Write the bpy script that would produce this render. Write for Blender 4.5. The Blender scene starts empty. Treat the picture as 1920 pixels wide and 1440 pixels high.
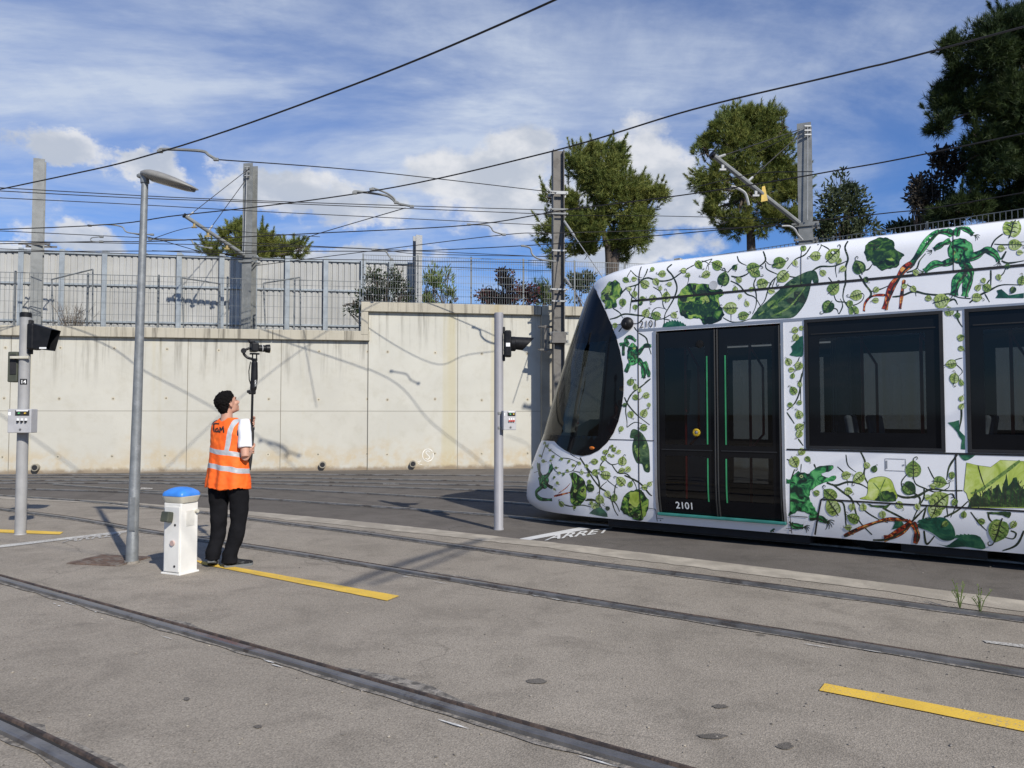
import bpy, bmesh, math, random
from mathutils import Vector, Matrix, noise
from mathutils.bvhtree import BVHTree
from mathutils.geometry import delaunay_2d_cdt
R = math.radians
rnd = random.Random(7)
SC = bpy.context.scene
COL = SC.collection
# ------------------------------------------------------------------ camera
CH = 1.56; F = 1440.0; PITCH = R(2.3)
FW = Vector((0, math.cos(PITCH), math.sin(PITCH))); UP = Vector((0, -math.sin(PITCH), math.cos(PITCH)))
CAM = Vector((0, 0, CH))
def ray(px, py): return (Vector((1, 0, 0)) * ((px - 960) / F) + FW + UP * ((720 - py) / F))
def gnd(px, py, z=0.0):
    d = ray(px, py); return CAM + d * ((z - CH) / d.z)
def at(px, py, Y):
    d = ray(px, py); return CAM + d * (Y / d.y)
def proj(p):
    v = Vector(p) - CAM; w = v.dot(FW); return 960 + F * v.x / w, 720 - F * v.dot(UP) / w
cd = bpy.data.cameras.new('camera'); cam = bpy.data.objects.new('camera', cd); COL.objects.link(cam)
cam.location = CAM; cam.rotation_euler = (R(90) + PITCH, 0, 0)
cd.sensor_width = 36; cd.lens = 27; cd.clip_end = 2000; cd.clip_start = 0.05
SC.camera = cam
# ------------------------------------------------------------------ materials
class NT:
    def __init__(s, tree): s.t = tree; s.n = tree.nodes; s.l = tree.links
    def node(s, typ, ins=None, **kw):
        n = s.n.new(typ)
        for k, v in kw.items(): setattr(n, k, v)
        if ins:
            for k, v in ins.items():
                if hasattr(v, 'is_output') or isinstance(v, bpy.types.NodeSocket): s.l.new(v, n.inputs[k])
                else: n.inputs[k].default_value = v
        return n
    def math(s, op, a, b=0.0, c=0.0, clamp=False):
        n = s.n.new('ShaderNodeMath'); n.operation = op; n.use_clamp = clamp
        for i, v in enumerate((a, b, c)):
            if isinstance(v, bpy.types.NodeSocket): s.l.new(v, n.inputs[i])
            else: n.inputs[i].default_value = v
        return n.outputs[0]
    def mixc(s, f, a, b, blend='MIX'):
        n = s.n.new('ShaderNodeMix'); n.data_type = 'RGBA'; n.blend_type = blend
        for i, v in ((0, f), (6, a), (7, b)):
            if isinstance(v, bpy.types.NodeSocket): s.l.new(v, n.inputs[i])
            else: n.inputs[i].default_value = v if i == 0 else ((*v, 1) if len(v) == 3 else v)
        return n.outputs[2]
    def noise(s, vec, scale, detail=4, rough=.55, dist=0.0):
        n = s.node('ShaderNodeTexNoise', {'Scale': scale, 'Detail': detail, 'Roughness': rough, 'Distortion': dist})
        if vec is not None: s.l.new(vec, n.inputs['Vector'])
        return n.outputs[0]
    def maprange(s, v, a, b, c=0.0, d=1.0, smooth=True):
        n = s.n.new('ShaderNodeMapRange'); n.interpolation_type = 'SMOOTHSTEP' if smooth else 'LINEAR'
        s.l.new(v, n.inputs[0])
        for i, x in enumerate((a, b, c, d)): n.inputs[i + 1].default_value = x
        return n.outputs[0]
    def mapping(s, vec, scale=(1, 1, 1), rot=(0, 0, 0), loc=(0, 0, 0)):
        n = s.node('ShaderNodeMapping', {'Scale': scale, 'Rotation': rot, 'Location': loc}); s.l.new(vec, n.inputs[0]); return n.outputs[0]
def newmat(name):
    m = bpy.data.materials.new(name); m.use_nodes = True
    t = NT(m.node_tree); b = m.node_tree.nodes['Principled BSDF']; return m, t, b
def mat(name, col, rough=.6, metal=0.0, var=.15, vs=6.0, bump=0.0, bs=60.0, col2=None, c2=(.55, .7), coat=0, spec=None):
    m, t, b = newmat(name)
    tc = t.node('ShaderNodeTexCoord').outputs['Object']
    n = t.noise(tc, vs, 5)
    a = tuple(c * (1 - var) for c in col); d = tuple(min(1, c * (1 + var)) for c in col)
    c = t.mixc(t.maprange(n, .3, .7), a, d)
    if col2 is not None:
        n2 = t.noise(tc, vs * .6, 6, .65, .6); c = t.mixc(t.maprange(n2, *c2), c, col2)
    t.l.new(c, b.inputs['Base Color']); b.inputs['Roughness'].default_value = rough; b.inputs['Metallic'].default_value = metal
    t.l.new(t.maprange(n, .2, .8, max(0, rough - .08), min(1, rough + .08)), b.inputs['Roughness'])
    if coat: b.inputs['Coat Weight'].default_value = coat
    if spec is not None: b.inputs['Specular IOR Level'].default_value = spec
    if bump:
        bn = t.node('ShaderNodeBump', {'Strength': bump, 'Distance': .01, 'Height': t.noise(tc, bs, 4)})
        t.l.new(bn.outputs[0], b.inputs['Normal'])
    return m
M = {}
def tarmac(name, c1, c2, grain, stain):
    m, t, b = newmat(name)
    tc = t.node('ShaderNodeTexCoord').outputs['Object']
    big = t.noise(tc, .35, 6, .6); mid = t.noise(tc, 2.2, 6, .65, .5); fine = t.noise(tc, 95, 3, .7)
    v = t.node('ShaderNodeTexVoronoi', {'Scale': 130.0, 'Vector': tc}); vr = t.node('ShaderNodeRGBToBW', {'Color': v.outputs['Color']}).outputs[0]
    c = t.mixc(t.maprange(big, .3, .7), c1, c2)
    c = t.mixc(t.maprange(mid, .42, .72, 0, .6), c, tuple(x * .70 for x in c1))
    g = t.math('ADD', t.math('MULTIPLY', t.maprange(fine, .25, .75), grain), t.math('MULTIPLY', vr, grain * .9))
    g = t.math('ADD', g, 1 - grain * .95)
    gc = t.node('ShaderNodeCombineColor', {0: g, 1: g, 2: g}).outputs[0]
    c = t.mixc(1.0, c, gc, 'MULTIPLY')
    vc = t.node('ShaderNodeTexVoronoi', {'Scale': .42, 'Vector': t.node('ShaderNodeVectorMath', {0: tc, 1: t.node('ShaderNodeVectorMath', {0: t.node('ShaderNodeTexNoise', {'Scale': 2.0, 'Detail': 6.0, 'Vector': tc}).outputs[1], 1: (.7, .7, 0)}, operation='MULTIPLY').outputs[0]}, operation='ADD').outputs[0]}, feature='DISTANCE_TO_EDGE')
    crack = t.math('MULTIPLY', t.maprange(vc.outputs['Distance'], .0, .006, 1, 0), t.maprange(big, .48, .6))
    c = t.mixc(t.math('MULTIPLY', crack, .55), c, tuple(x * .5 for x in c1))
    # pale chips and dark tar spots
    v2 = t.node('ShaderNodeTexVoronoi', {'Scale': 17.0, 'Vector': tc})
    chip = t.maprange(v2.outputs['Distance'], .03, .07, 1, 0)
    sel = t.maprange(t.node('ShaderNodeRGBToBW', {'Color': v2.outputs['Color']}).outputs[0], .8, .84)
    c = t.mixc(t.math('MULTIPLY', chip, sel), c, (.5, .48, .43))
    v3 = t.node('ShaderNodeTexVoronoi', {'Scale': 2.6, 'Vector': t.mapping(tc, (1, 1, 1), (0, 0, .4))})
    dk = t.maprange(t.math('ADD', v3.outputs['Distance'], t.math('MULTIPLY', mid, .12)), .12, .16, 1, 0)
    sel = t.maprange(t.node('ShaderNodeRGBToBW', {'Color': v3.outputs['Color']}).outputs[0], .74, .78)
    c = t.mixc(t.math('MULTIPLY', t.math('MULTIPLY', dk, sel), stain), c, tuple(x * .4 for x in c1))
    st = t.noise(t.mapping(tc, (1, .25, 1), (0, 0, R(-55))), 1.1, 6, .7)
    c = t.mixc(t.maprange(st, .55, .8, 0, .5), c, tuple(x * .62 for x in c1))
    t.l.new(c, b.inputs['Base Color']); b.inputs['Roughness'].default_value = .9; b.inputs['Specular IOR Level'].default_value = .25
    h = t.math('ADD', t.math('MULTIPLY', fine, 1.0), t.math('MULTIPLY', v.outputs['Distance'], .8))
    bn = t.node('ShaderNodeBump', {'Strength': .5, 'Distance': .006, 'Height': h})
    t.l.new(bn.outputs[0], b.inputs['Normal'])
    return m
M['tarmac_light'] = tarmac('pale_tarmac', (.262, .228, .182), (.325, .284, .229), .52, .75)
M['tarmac_dark'] = tarmac('dark_tarmac', (.118, .104, .089), (.150, .133, .115), .42, .5)
M['kerb_conc'] = mat('worn_concrete_edge', (.385, .34, .27), .9, 0, .2, 3, .5, 60, (.30, .262, .208), (.40, .62))
M['crumble'] = mat('crumbled_tarmac', (.15, .135, .115), .95, 0, .45, 25, .9, 60, (.29, .26, .22), (.44, .6))
M['steel_rail'] = mat('rail_steel', (.20, .19, .18), .36, .55, .25, 5, .2, 40, (.10, .085, .075), (.52, .64))
M['rail_lip'] = mat('rail_rusty', (.105, .075, .058), .7, .3, .35, 14, .4, 60, (.05, .04, .035), (.45, .6))
M['groove'] = mat('rail_groove', (.022, .02, .018), .9)
M['wear_white'] = mat('white_residue', (.6, .59, .55), .8, 0, .25, 20)
def paint(name, col, under, lo=.42, hi=.5):
    m, t, b = newmat(name)
    tc = t.node('ShaderNodeTexCoord').outputs['Object']
    n = t.noise(tc, 60, 5, .75); n2 = t.noise(tc, 3, 4, .6)
    f = t.maprange(t.math('ADD', n, t.math('MULTIPLY', n2, .25)), lo, hi)
    c = t.mixc(t.maprange(t.noise(tc, 4, 4), .3, .7), tuple(x * .86 for x in col), col)
    c = t.mixc(f, under, c)
    t.l.new(c, b.inputs['Base Color']); b.inputs['Roughness'].default_value = .75
    t.l.new(t.node('ShaderNodeBump', {'Strength': .5, 'Distance': .004, 'Height': n}).outputs[0], b.inputs['Normal'])
    return m
M['yellow_paint'] = paint('yellow_road_paint', (.78, .50, .06), (.30, .265, .22), .46, .57)
M['white_paint'] = paint('white_road_paint', (.66, .65, .62), (.14, .13, .12), .4, .5)
M['white_worn'] = paint('worn_white_road_paint', (.55, .53, .48), (.24, .215, .185), .56, .68)
def wallmat(name, base, stain_top, zt):
    m, t, b = newmat(name)
    tc = t.node('ShaderNodeTexCoord').outputs['Object']
    big = t.noise(tc, .5, 6, .6, .3); mid = t.noise(tc, 3, 6, .65)
    c = t.mixc(t.maprange(big, .3, .7), tuple(x * .9 for x in base), base)
    c = t.mixc(t.maprange(mid, .45, .8, 0, .45), c, (base[0] * .78, base[1] * .76, base[2] * .7))
    sx = t.node('ShaderNodeSeparateXYZ', {0: tc})
    z = sx.outputs['Z']
    # rain streaks running down from the top
    st = t.noise(t.mapping(tc, (1, 1, .045)), 5.5, 5, .7)
    near_top = t.maprange(t.math('ADD', z, t.math('MULTIPLY', st, .9)), zt - .9, zt + .45)
    f = t.math('MULTIPLY', t.maprange(st, .48, .68), near_top)
    c = t.mixc(t.math('MULTIPLY', f, stain_top), c, (.13, .115, .09))
    ys = t.noise(t.mapping(tc, (1, 1, .02)), 1.3, 3, .5)
    c = t.mixc(t.maprange(ys, .6, .68, 0, .45), c, (base[0] * .86, base[1] * .76, base[2] * .45))
    # ochre wash and dirt at the foot
    ob = t.maprange(t.math('ADD', z, t.math('MULTIPLY', t.noise(tc, .9, 3), -1.6)), -.55, .1, 1, 0)
    c = t.mixc(t.math('MULTIPLY', ob, t.maprange(mid, .35, .6, 0, .48)), c, (.50, .37, .19))
    c = t.mixc(t.maprange(t.math('ADD', z, t.math('MULTIPLY', mid, -.25)), -.1, .02, .8, 0), c, (.2, .15, .1))
    pit = t.node('ShaderNodeTexVoronoi', {'Scale': 9.0, 'Vector': tc}).outputs['Distance']
    c = t.mixc(t.maprange(pit, .03, .06, .4, 0), c, (.3, .27, .2))
    t.l.new(c, b.inputs['Base Color']); b.inputs['Roughness'].default_value = .88
    t.l.new(t.node('ShaderNodeBump', {'Strength': .25, 'Distance': .01, 'Height': t.noise(tc, 25, 6, .7)}).outputs[0], b.inputs['Normal'])
    return m
M['wall'] = wallmat('cream_concrete', (.535, .512, .437), .6, 3.66)
M['wall_up'] = wallmat('cream_concrete_upper', (.55, .53, .455), .6, 4.5)
M['coping'] = wallmat('coping_concrete', (.46, .42, .33), .95, 3.4)
M['coping_up'] = wallmat('coping_concrete_upper', (.46, .42, .33), .95, 4.2)
M['pilaster'] = mat('dark_concrete', (.32, .29, .225), .9, 0, .2, 2, .3, 30)  # darker, browner concrete tone than the wall faces, lightly mottled
M['joint'] = mat('wall_joint', (.2, .18, .14), .9)
M['barrier'] = mat('barrier_sheet', (.40, .395, .37), .5, .0, .10, .8)
M['galv'] = mat('galvanised_steel', (.215, .22, .21), .6, .1, .14, 5, .1, 50, (.17, .175, .168), (.45, .65))
M['galv_blue'] = mat('galvanised_post', (.31, .34, .355), .5, .2, .12, 4)
M['galv_dark'] = mat('galvanised_lamp_steel', (.22, .23, .23), .5, .35, .14, 12, .1, 60, (.28, .29, .29), (.55, .65))
M['mast_brown'] = mat('weathered_mast_steel', (.155, .145, .13), .7, .2, .16, 6, .2, 40, (.1, .09, .08), (.5, .7))
M['wire'] = mat('dark_wire', (.03, .028, .027), .55, .4, .1)
M['fence_wire'] = mat('fence_wire', (.17, .18, .18), .55, .4, .1)
M['clamp'] = mat('bright_clamp', (.34, .34, .33), .5, .2, .12, 30)
M['brass'] = mat('brass_fitting', (.45, .33, .14), .5, .4, .2, 60)
M['grey_paint'] = mat('grey_pole_paint', (.31, .305, .295), .5, 0, .1, 5, .05, 30, (.25, .24, .23), (.55, .7))
M['grey_box'] = mat('grey_box_paint', (.40, .395, .395), .5, 0, .06, 10)
M['black_plastic'] = mat('black_plastic', (.010, .010, .011), .45, 0, .2, 20, .05, 80, spec=.25)
M['black_matte'] = mat('black_matte', (.016, .016, .017), .8, 0, .2, 20)
M['olive_plastic'] = mat('olive_plastic', (.06, .065, .045), .6)
M['label_white'] = mat('white_label', (.75, .75, .73), .6)
M['label_black'] = mat('black_label', (.01, .01, .01), .5)
M['label_green'] = mat('green_dial', (.1, .4, .15), .5); M['label_red'] = mat('red_switch', (.5, .05, .03), .5); M['label_yel'] = mat('yellow_label', (.6, .4, .06), .5)
M['post_white'] = mat('white_post_paint', (.74, .72, .66), .5, 0, .05, 6, .08, 30, (.58, .55, .48), (.6, .75))
M['cap_blue'] = mat('blue_plastic_cap', (.045, .22, .66), .4, 0, .12, 9)
M['cap_beige'] = mat('beige_plastic', (.52, .49, .40), .5)
M['rust'] = mat('rusty_iron', (.115, .075, .055), .85, .0, .35, 14, .5, 60, (.17, .145, .12), (.46, .62))
M['foil'] = mat('lamp_housing', (.25, .24, .215), .5, .1, .08, 9)
M['lens'] = mat('lamp_lens', (.16, .155, .15), .25, 0, .05)
M['graff'] = mat('white_spray_paint', (.75, .73, .66), .8)
M['lens_glass'] = mat('signal_lens', (.02, .022, .03), .15)
def leafmat(name, a, b2, dark, trans=.25):
    m, t, b = newmat(name)
    tc = t.node('ShaderNodeTexCoord').outputs['Object']
    n = t.noise(tc, 1.0, 4, .6); n2 = t.noise(tc, 9, 3, .6)
    c = t.mixc(t.maprange(n, .35, .65), a, b2); c = t.mixc(t.maprange(n2, .5, .75), c, dark)
    t.l.new(c, b.inputs['Base Color']); b.inputs['Roughness'].default_value = .6; b.inputs['Specular IOR Level'].default_value = .25
    tr = t.node('ShaderNodeBsdfTranslucent', {'Color': c}); mx = t.node('ShaderNodeMixShader', {0: trans, 1: b.outputs[0], 2: tr.outputs[0]})
    t.l.new(mx.outputs[0], t.n['Material Output'].inputs[0]); return m
M['pine'] = leafmat('pine_needles', (.145, .19, .05), (.21, .24, .06), (.06, .09, .028))
M['pine2'] = leafmat('pine_needles_yellow', (.20, .225, .055), (.27, .275, .07), (.10, .13, .035))
M['pine_dark'] = leafmat('dark_pine_needles', (.026, .046, .016), (.06, .085, .022), (.012, .024, .01), .15)
M['olive_leaf'] = leafmat('grey_green_leaves', (.06, .085, .045), (.1, .12, .06), (.03, .045, .02))
M['purple_leaf'] = leafmat('purple_leaves', (.042, .038, .030), (.075, .062, .048), (.02, .02, .014), .15)
M['red_leaf'] = leafmat('dark_red_leaves', (.12, .035, .04), (.18, .07, .065), (.05, .02, .022))
M['shrub_leaf'] = leafmat('dark_shrub_leaves', (.035, .055, .022), (.06, .085, .03), (.018, .028, .012))
M['bamboo_leaf'] = leafmat('bright_reed_leaves', (.13, .19, .045), (.2, .25, .07), (.07, .1, .03))
M['bark'] = mat('tree_bark', (.085, .065, .05), .9, 0, .3, 8, .6, 30)
M['twig'] = mat('dry_twigs', (.17, .14, .11), .9, 0, .2, 8)
M['earth'] = mat('dry_earth', (.2, .17, .12), .95, 0, .25, 2, .4, 20)
# ------------------------------------------------------------------ mesh helpers
class MB:
    def __init__(s): s.v = []; s.f = []; s.m = []
    def add(s, vs, fs, mi=0):
        o = len(s.v); s.v += [tuple(v) for v in vs]; s.f += [tuple(i + o for i in f) for f in fs]; s.m += [mi] * len(fs)
    def box(s, c, size, rot=None, mi=0, bev=0.0):
        hx, hy, hz = (x / 2 for x in size); c = Vector(c); vs = []
        if bev <= 0:
            for x in (-hx, hx):
                for y in (-hy, hy):
                    for z in (-hz, hz): vs.append(Vector((x, y, z)))
            fs = [(0, 1, 3, 2), (4, 6, 7, 5), (0, 4, 5, 1), (2, 3, 7, 6), (0, 2, 6, 4), (1, 5, 7, 3)]
        else:
            b = bm_box(hx, hy, hz, bev); vs = [v.co.copy() for v in b.verts]; fs = [[v.index for v in f.verts] for f in b.faces]; b.free()
        if rot is not None: vs = [rot @ v for v in vs]
        s.add([v + c for v in vs], fs, mi)
    def tube(s, pts, r, n=8, mi=0, cap=True):
        pts = [Vector(p) for p in pts]; rs = r if isinstance(r, (list, tuple)) else [r] * len(pts)
        prev = None; rings = []
        for i, p in enumerate(pts):
            d = (pts[min(i + 1, len(pts) - 1)] - pts[max(i - 1, 0)])
            if d.length < 1e-9: d = Vector((0, 0, 1))
            d.normalize()
            if prev is None:
                a = Vector((0, 0, 1)) if abs(d.z) < .9 else Vector((1, 0, 0)); u = d.cross(a).normalized()
            else: u = (prev - d * prev.dot(d)).normalized()
            prev = u; w = d.cross(u)
            rings.append([p + (u * math.cos(2 * math.pi * k / n) + w * math.sin(2 * math.pi * k / n)) * rs[i] for k in range(n)])
        vs = [v for rg in rings for v in rg]; fs = []
        for i in range(len(rings) - 1):
            for k in range(n): fs.append((i * n + k, i * n + (k + 1) % n, (i + 1) * n + (k + 1) % n, (i + 1) * n + k))
        if cap: fs.append(tuple(range(n - 1, -1, -1))); fs.append(tuple((len(rings) - 1) * n + k for k in range(n)))
        s.add(vs, fs, mi)
    def lathe(s, prof, c, axis='z', n=20, mi=0):
        c = Vector(c); vs = []; fs = []
        for (r, h) in prof:
            for k in range(n):
                a = 2 * math.pi * k / n; x, y = r * math.cos(a), r * math.sin(a)
                v = {'z': Vector((x, y, h)), 'x': Vector((h, x, y)), 'y': Vector((x, h, y))}[axis]; vs.append(v + c)
        for i in range(len(prof) - 1):
            for k in range(n): fs.append((i * n + k, i * n + (k + 1) % n, (i + 1) * n + (k + 1) % n, (i + 1) * n + k))
        fs.append(tuple(range(n))); fs.append(tuple((len(prof) - 1) * n + k for k in range(n)))
        s.add(vs, fs, mi)
    def ell(s, c, r, rot=None, n=16, m=10, mi=0):
        c = Vector(c); vs = []; fs = []
        for i in range(m + 1):
            th = math.pi * i / m
            for k in range(n):
                ph = 2 * math.pi * k / n
                v = Vector((r[0] * math.sin(th) * math.cos(ph), r[1] * math.sin(th) * math.sin(ph), r[2] * math.cos(th)))
                if rot is not None: v = rot @ v
                vs.append(v + c)
        for i in range(m):
            for k in range(n): fs.append((i * n + k, (i + 1) * n + k, (i + 1) * n + (k + 1) % n, i * n + (k + 1) % n))
        s.add(vs, fs, mi)
    def build(s, name, mats, parent=None, smooth=False, loc=None):
        me = bpy.data.meshes.new(name); me.from_pydata(s.v, [], s.f)
        if not isinstance(mats, (list, tuple)): mats = [mats]
        for m in mats: me.materials.append(m)
        if len(mats) > 1: me.polygons.foreach_set('material_index', s.m)
        if smooth: me.polygons.foreach_set('use_smooth', [True] * len(s.f))
        me.update()
        o = bpy.data.objects.new(name, me); COL.objects.link(o)
        if parent: o.parent = parent
        if loc is not None: o.location = loc
        return o
def bm_box(hx, hy, hz, bev):
    b = bmesh.new(); bmesh.ops.create_cube(b, size=2)
    for v in b.verts: v.co = Vector((v.co.x * hx, v.co.y * hy, v.co.z * hz))
    bmesh.ops.bevel(b, geom=list(b.edges), offset=bev, segments=2, affect='EDGES', profile=.5)
    b.verts.index_update(); b.verts.ensure_lookup_table(); return b
def smooth_angle(o, deg=35):
    me = o.data; me.polygons.foreach_set('use_smooth', [True] * len(me.polygons))
    try: me.set_sharp_from_angle(angle=R(deg))
    except Exception: pass
    return o
def tag(o, label=None, cat=None, group=None, kind=None):
    if label: o['label'] = label
    if cat: o['category'] = cat
    if group: o['group'] = group
    if kind: o['kind'] = kind
    return o
def empty(name, loc=(0, 0, 0), rz=0, **kw):
    o = bpy.data.objects.new(name, None); COL.objects.link(o); o.location = loc; o.rotation_euler = (0, 0, rz); o.empty_display_size = .2
    tag(o, **kw); return o
def spline(pts, n=8):
    pts = [Vector(p) for p in pts]; out = []
    for i in range(len(pts) - 1):
        p0 = pts[max(i - 1, 0)]; p1 = pts[i]; p2 = pts[i + 1]; p3 = pts[min(i + 2, len(pts) - 1)]
        for k in range(n):
            t = k / n; out.append(.5 * ((2 * p1) + (p2 - p0) * t + (2 * p0 - 5 * p1 + 4 * p2 - p3) * t * t + (3 * p1 - p0 - 3 * p2 + p3) * t ** 3))
    out.append(pts[-1]); return out
def text_mesh(s, size=1.0, bold=0.0, shear=0.0):
    c = bpy.data.curves.new('t', 'FONT'); c.body = s; c.size = size; c.offset = bold; c.shear = shear
    o = bpy.data.objects.new('t', c); COL.objects.link(o); dg = bpy.context.evaluated_depsgraph_get(); dg.update()
    me = bpy.data.meshes.new_from_object(o.evaluated_get(dg))
    vs = [v.co.copy() for v in me.vertices]; fs = [tuple(p.vertices) for p in me.polygons]
    bpy.data.objects.remove(o); bpy.data.meshes.remove(me); return vs, fs
# ------------------------------------------------------------------ world and sun
SUN_EL = R(35.5); sx, sy = .53, -.848
w = bpy.data.worlds.new('World'); SC.world = w; w.use_nodes = True
t = NT(w.node_tree); bg = t.n['Background']
sky = t.node('ShaderNodeTexSky'); sky.sky_type = 'NISHITA'; sky.sun_disc = False; sky.sun_elevation = SUN_EL; sky.sun_rotation = math.atan2(sx, sy)
sky.air_density = 1.0; sky.dust_density = .3; sky.ozone_density = 3.0
tc = t.node('ShaderNodeTexCoord').outputs['Generated']
sp = t.node('ShaderNodeSeparateXYZ', {0: tc}); zz = t.math('MAXIMUM', sp.outputs['Z'], .03)
pl = t.node('ShaderNodeCombineXYZ', {0: t.math('DIVIDE', sp.outputs['X'], t.math('ADD', zz, .18)), 1: t.math('DIVIDE', sp.outputs['Y'], t.math('ADD', zz, .18)), 2: 0.0}).outputs[0]
# high thin cloud, streaky
c1 = t.noise(t.mapping(pl, (.9, 1.6, 1), (0, 0, R(-25))), 1.1, 9, .6, .4)
c2 = t.noise(t.mapping(pl, (3, .9, 1), (0, 0, R(58))), 1.2, 8, .62, .2)
cir = t.math('MULTIPLY', t.maprange(c1, .40, .72), t.maprange(c2, .25, .68, .3, 1))
def dirof(px, py): return ray(px, py).normalized()
# denser thin veil at upper left
def blob(px, py, rx, ry, vec):
    d = dirof(px, py)
    s = t.node('ShaderNodeVectorMath', {0: vec, 1: tuple(d)}, operation='SUBTRACT').outputs[0]
    s = t.node('ShaderNodeVectorMath', {0: s, 1: (F / rx, F / rx, F / ry)}, operation='MULTIPLY').outputs[0]
    L = t.node('ShaderNodeVectorMath', {0: s}, operation='LENGTH').outputs['Value']
    return t.math('SUBTRACT', 1.0, L)
veil = t.maprange(blob(330, 130, 900, 330, tc), -.2, .8, .05, .62)
veil2 = t.maprange(blob(1350, 190, 700, 190, tc), -.1, .8, 0, .2)
c3 = t.noise(t.mapping(pl, (1.0, 3.2, 1), (0, 0, R(-38))), 2.3, 9, .66, .6)
cir = t.math('MULTIPLY', cir, t.maprange(c3, .3, .66, .5, 1.25))
cir = t.math('ADD', t.math('MULTIPLY', cir, .72), t.math('MULTIPLY', t.math('ADD', veil, veil2), t.maprange(c1, .3, .62, .25, 1.15)), clamp=True)
base = t.mixc(t.math('MULTIPLY', cir, .85), t.mixc(1.0, sky.outputs[0], (.56, .85, 1.32, 1), 'MULTIPLY'), (6.8, 7.6, 8.9))
wn = t.node('ShaderNodeTexNoise', {'Scale': 9.0, 'Detail': 8.0, 'Roughness': .62, 'Vector': t.mapping(tc, (1, 1, 1.5))})
wv = t.node('ShaderNodeVectorMath', {0: wn.outputs[1], 1: (.5, .5, .5)}, operation='SUBTRACT').outputs[0]
wv = t.node('ShaderNodeVectorMath', {0: wv, 1: (.16, .16, .10)}, operation='MULTIPLY').outputs[0]
tcw = t.node('ShaderNodeVectorMath', {0: tc, 1: wv}, operation='ADD').outputs[0]
CL = [(880, 345, 130, 85), (960, 300, 110, 65), (1010, 385, 180, 60), (545, 355, 135, 50), (640, 385, 110, 42), (480, 325, 80, 34), (1215, 320, 95, 85), (1290, 390, 90, 60), (120, 285, 90, 26), (285, 312, 70, 24), (165, 447, 75, 32), (1180, 480, 160, 40), (60, 475, 60, 16), (620, 480, 200, 30), (-350, 380, 260, 110), (2300, 300, 260, 100)]
mx = None
for c in CL:
    b_ = blob(*c, tcw); mx = b_ if mx is None else t.math('MAXIMUM', mx, b_)
cn = t.noise(t.mapping(tc, (1, 1, 1.3)), 26, 7, .6)
dens = t.maprange(t.math('ADD', mx, t.math('MULTIPLY', t.math('SUBTRACT', cn, .5), .95)), .0, .42)
shade = t.noise(t.mapping(tc, (1, 1, 1.6), (0, 0, 0), (0, 0, .03)), 12, 6, .55)
ccol = t.mixc(t.maprange(t.math('ADD', shade, t.math('MULTIPLY', mx, .12)), .40, .66), (8.7, 8.8, 9.1), (5.6, 6.1, 7.0))
fin = t.mixc(t.math('MULTIPLY', dens, .9), base, ccol)
lp = t.math('GREATER_THAN', sp.outputs['Z'], 0.0)
fin = t.mixc(lp, (1.6, 1.5, 1.35), fin)
t.l.new(fin, bg.inputs[0]); bg.inputs[1].default_value = .092
sd = bpy.data.lights.new('sun', 'SUN'); sd.energy = 4.9; sd.angle = R(.7); sd.color = (1, .955, .88)
so = bpy.data.objects.new('sun', sd); COL.objects.link(so)
ce = math.cos(SUN_EL); SV = Vector((sx * ce, sy * ce, math.sin(SUN_EL)))
so.rotation_euler = SV.to_track_quat('Z', 'Y').to_euler(); so.location = (0, -20, 40)
SC.view_settings.view_transform = 'Standard'; SC.view_settings.look = 'None'; SC.view_settings.exposure = 0.0
SC.cycles.max_bounces = 8; SC.cycles.transparent_max_bounces = 16
# ------------------------------------------------------------------ ground
def sheet(name, poly, z, m, kind='structure', fine=0, parent=None):
    b = MB(); b.add([(p[0], p[1], z) for p in poly], [tuple(range(len(poly)))]); o = b.build(name, m, parent)
    if kind: o['kind'] = kind
    return o
sheet('ground', [(-150, -150), (150, -150), (150, 150), (-150, 150)], 0, M['tarmac_dark'])
def evenline(P, st=.11, it=60):
    Q = []
    for a, c in zip(P, P[1:]):
        k = max(1, round((c - a).length / st)); Q += [a.lerp(c, j / k) for j in range(k)]
    Q.append(P[-1])
    for _ in range(it): Q = [Q[0]] + [(Q[i - 1] + Q[i] * 2 + Q[i + 1]) / 4 for i in range(1, len(Q) - 1)] + [Q[-1]]
    return Q
edge_px = [(0, 930), (150, 937), (300, 948), (465, 960), (600, 972), (750, 987), (950, 1010), (1280, 1047), (1560, 1083), (1920, 1130)]
edge = [gnd(*p) for p in edge_px]
d0 = (edge[0] - edge[1]).normalized(); d1 = (edge[-1] - edge[-2]).normalized()
edge = [edge[0] + d0 * 16] + edge + [edge[-1] + d1 * 14]
edge = evenline(edge, .16, 60)
near = [(edge[-1].x, -14), (edge[0].x - 6, -14)]
sheet('pavement', [(p.x, p.y) for p in edge] + near, .008, M['tarmac_light'])
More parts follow.
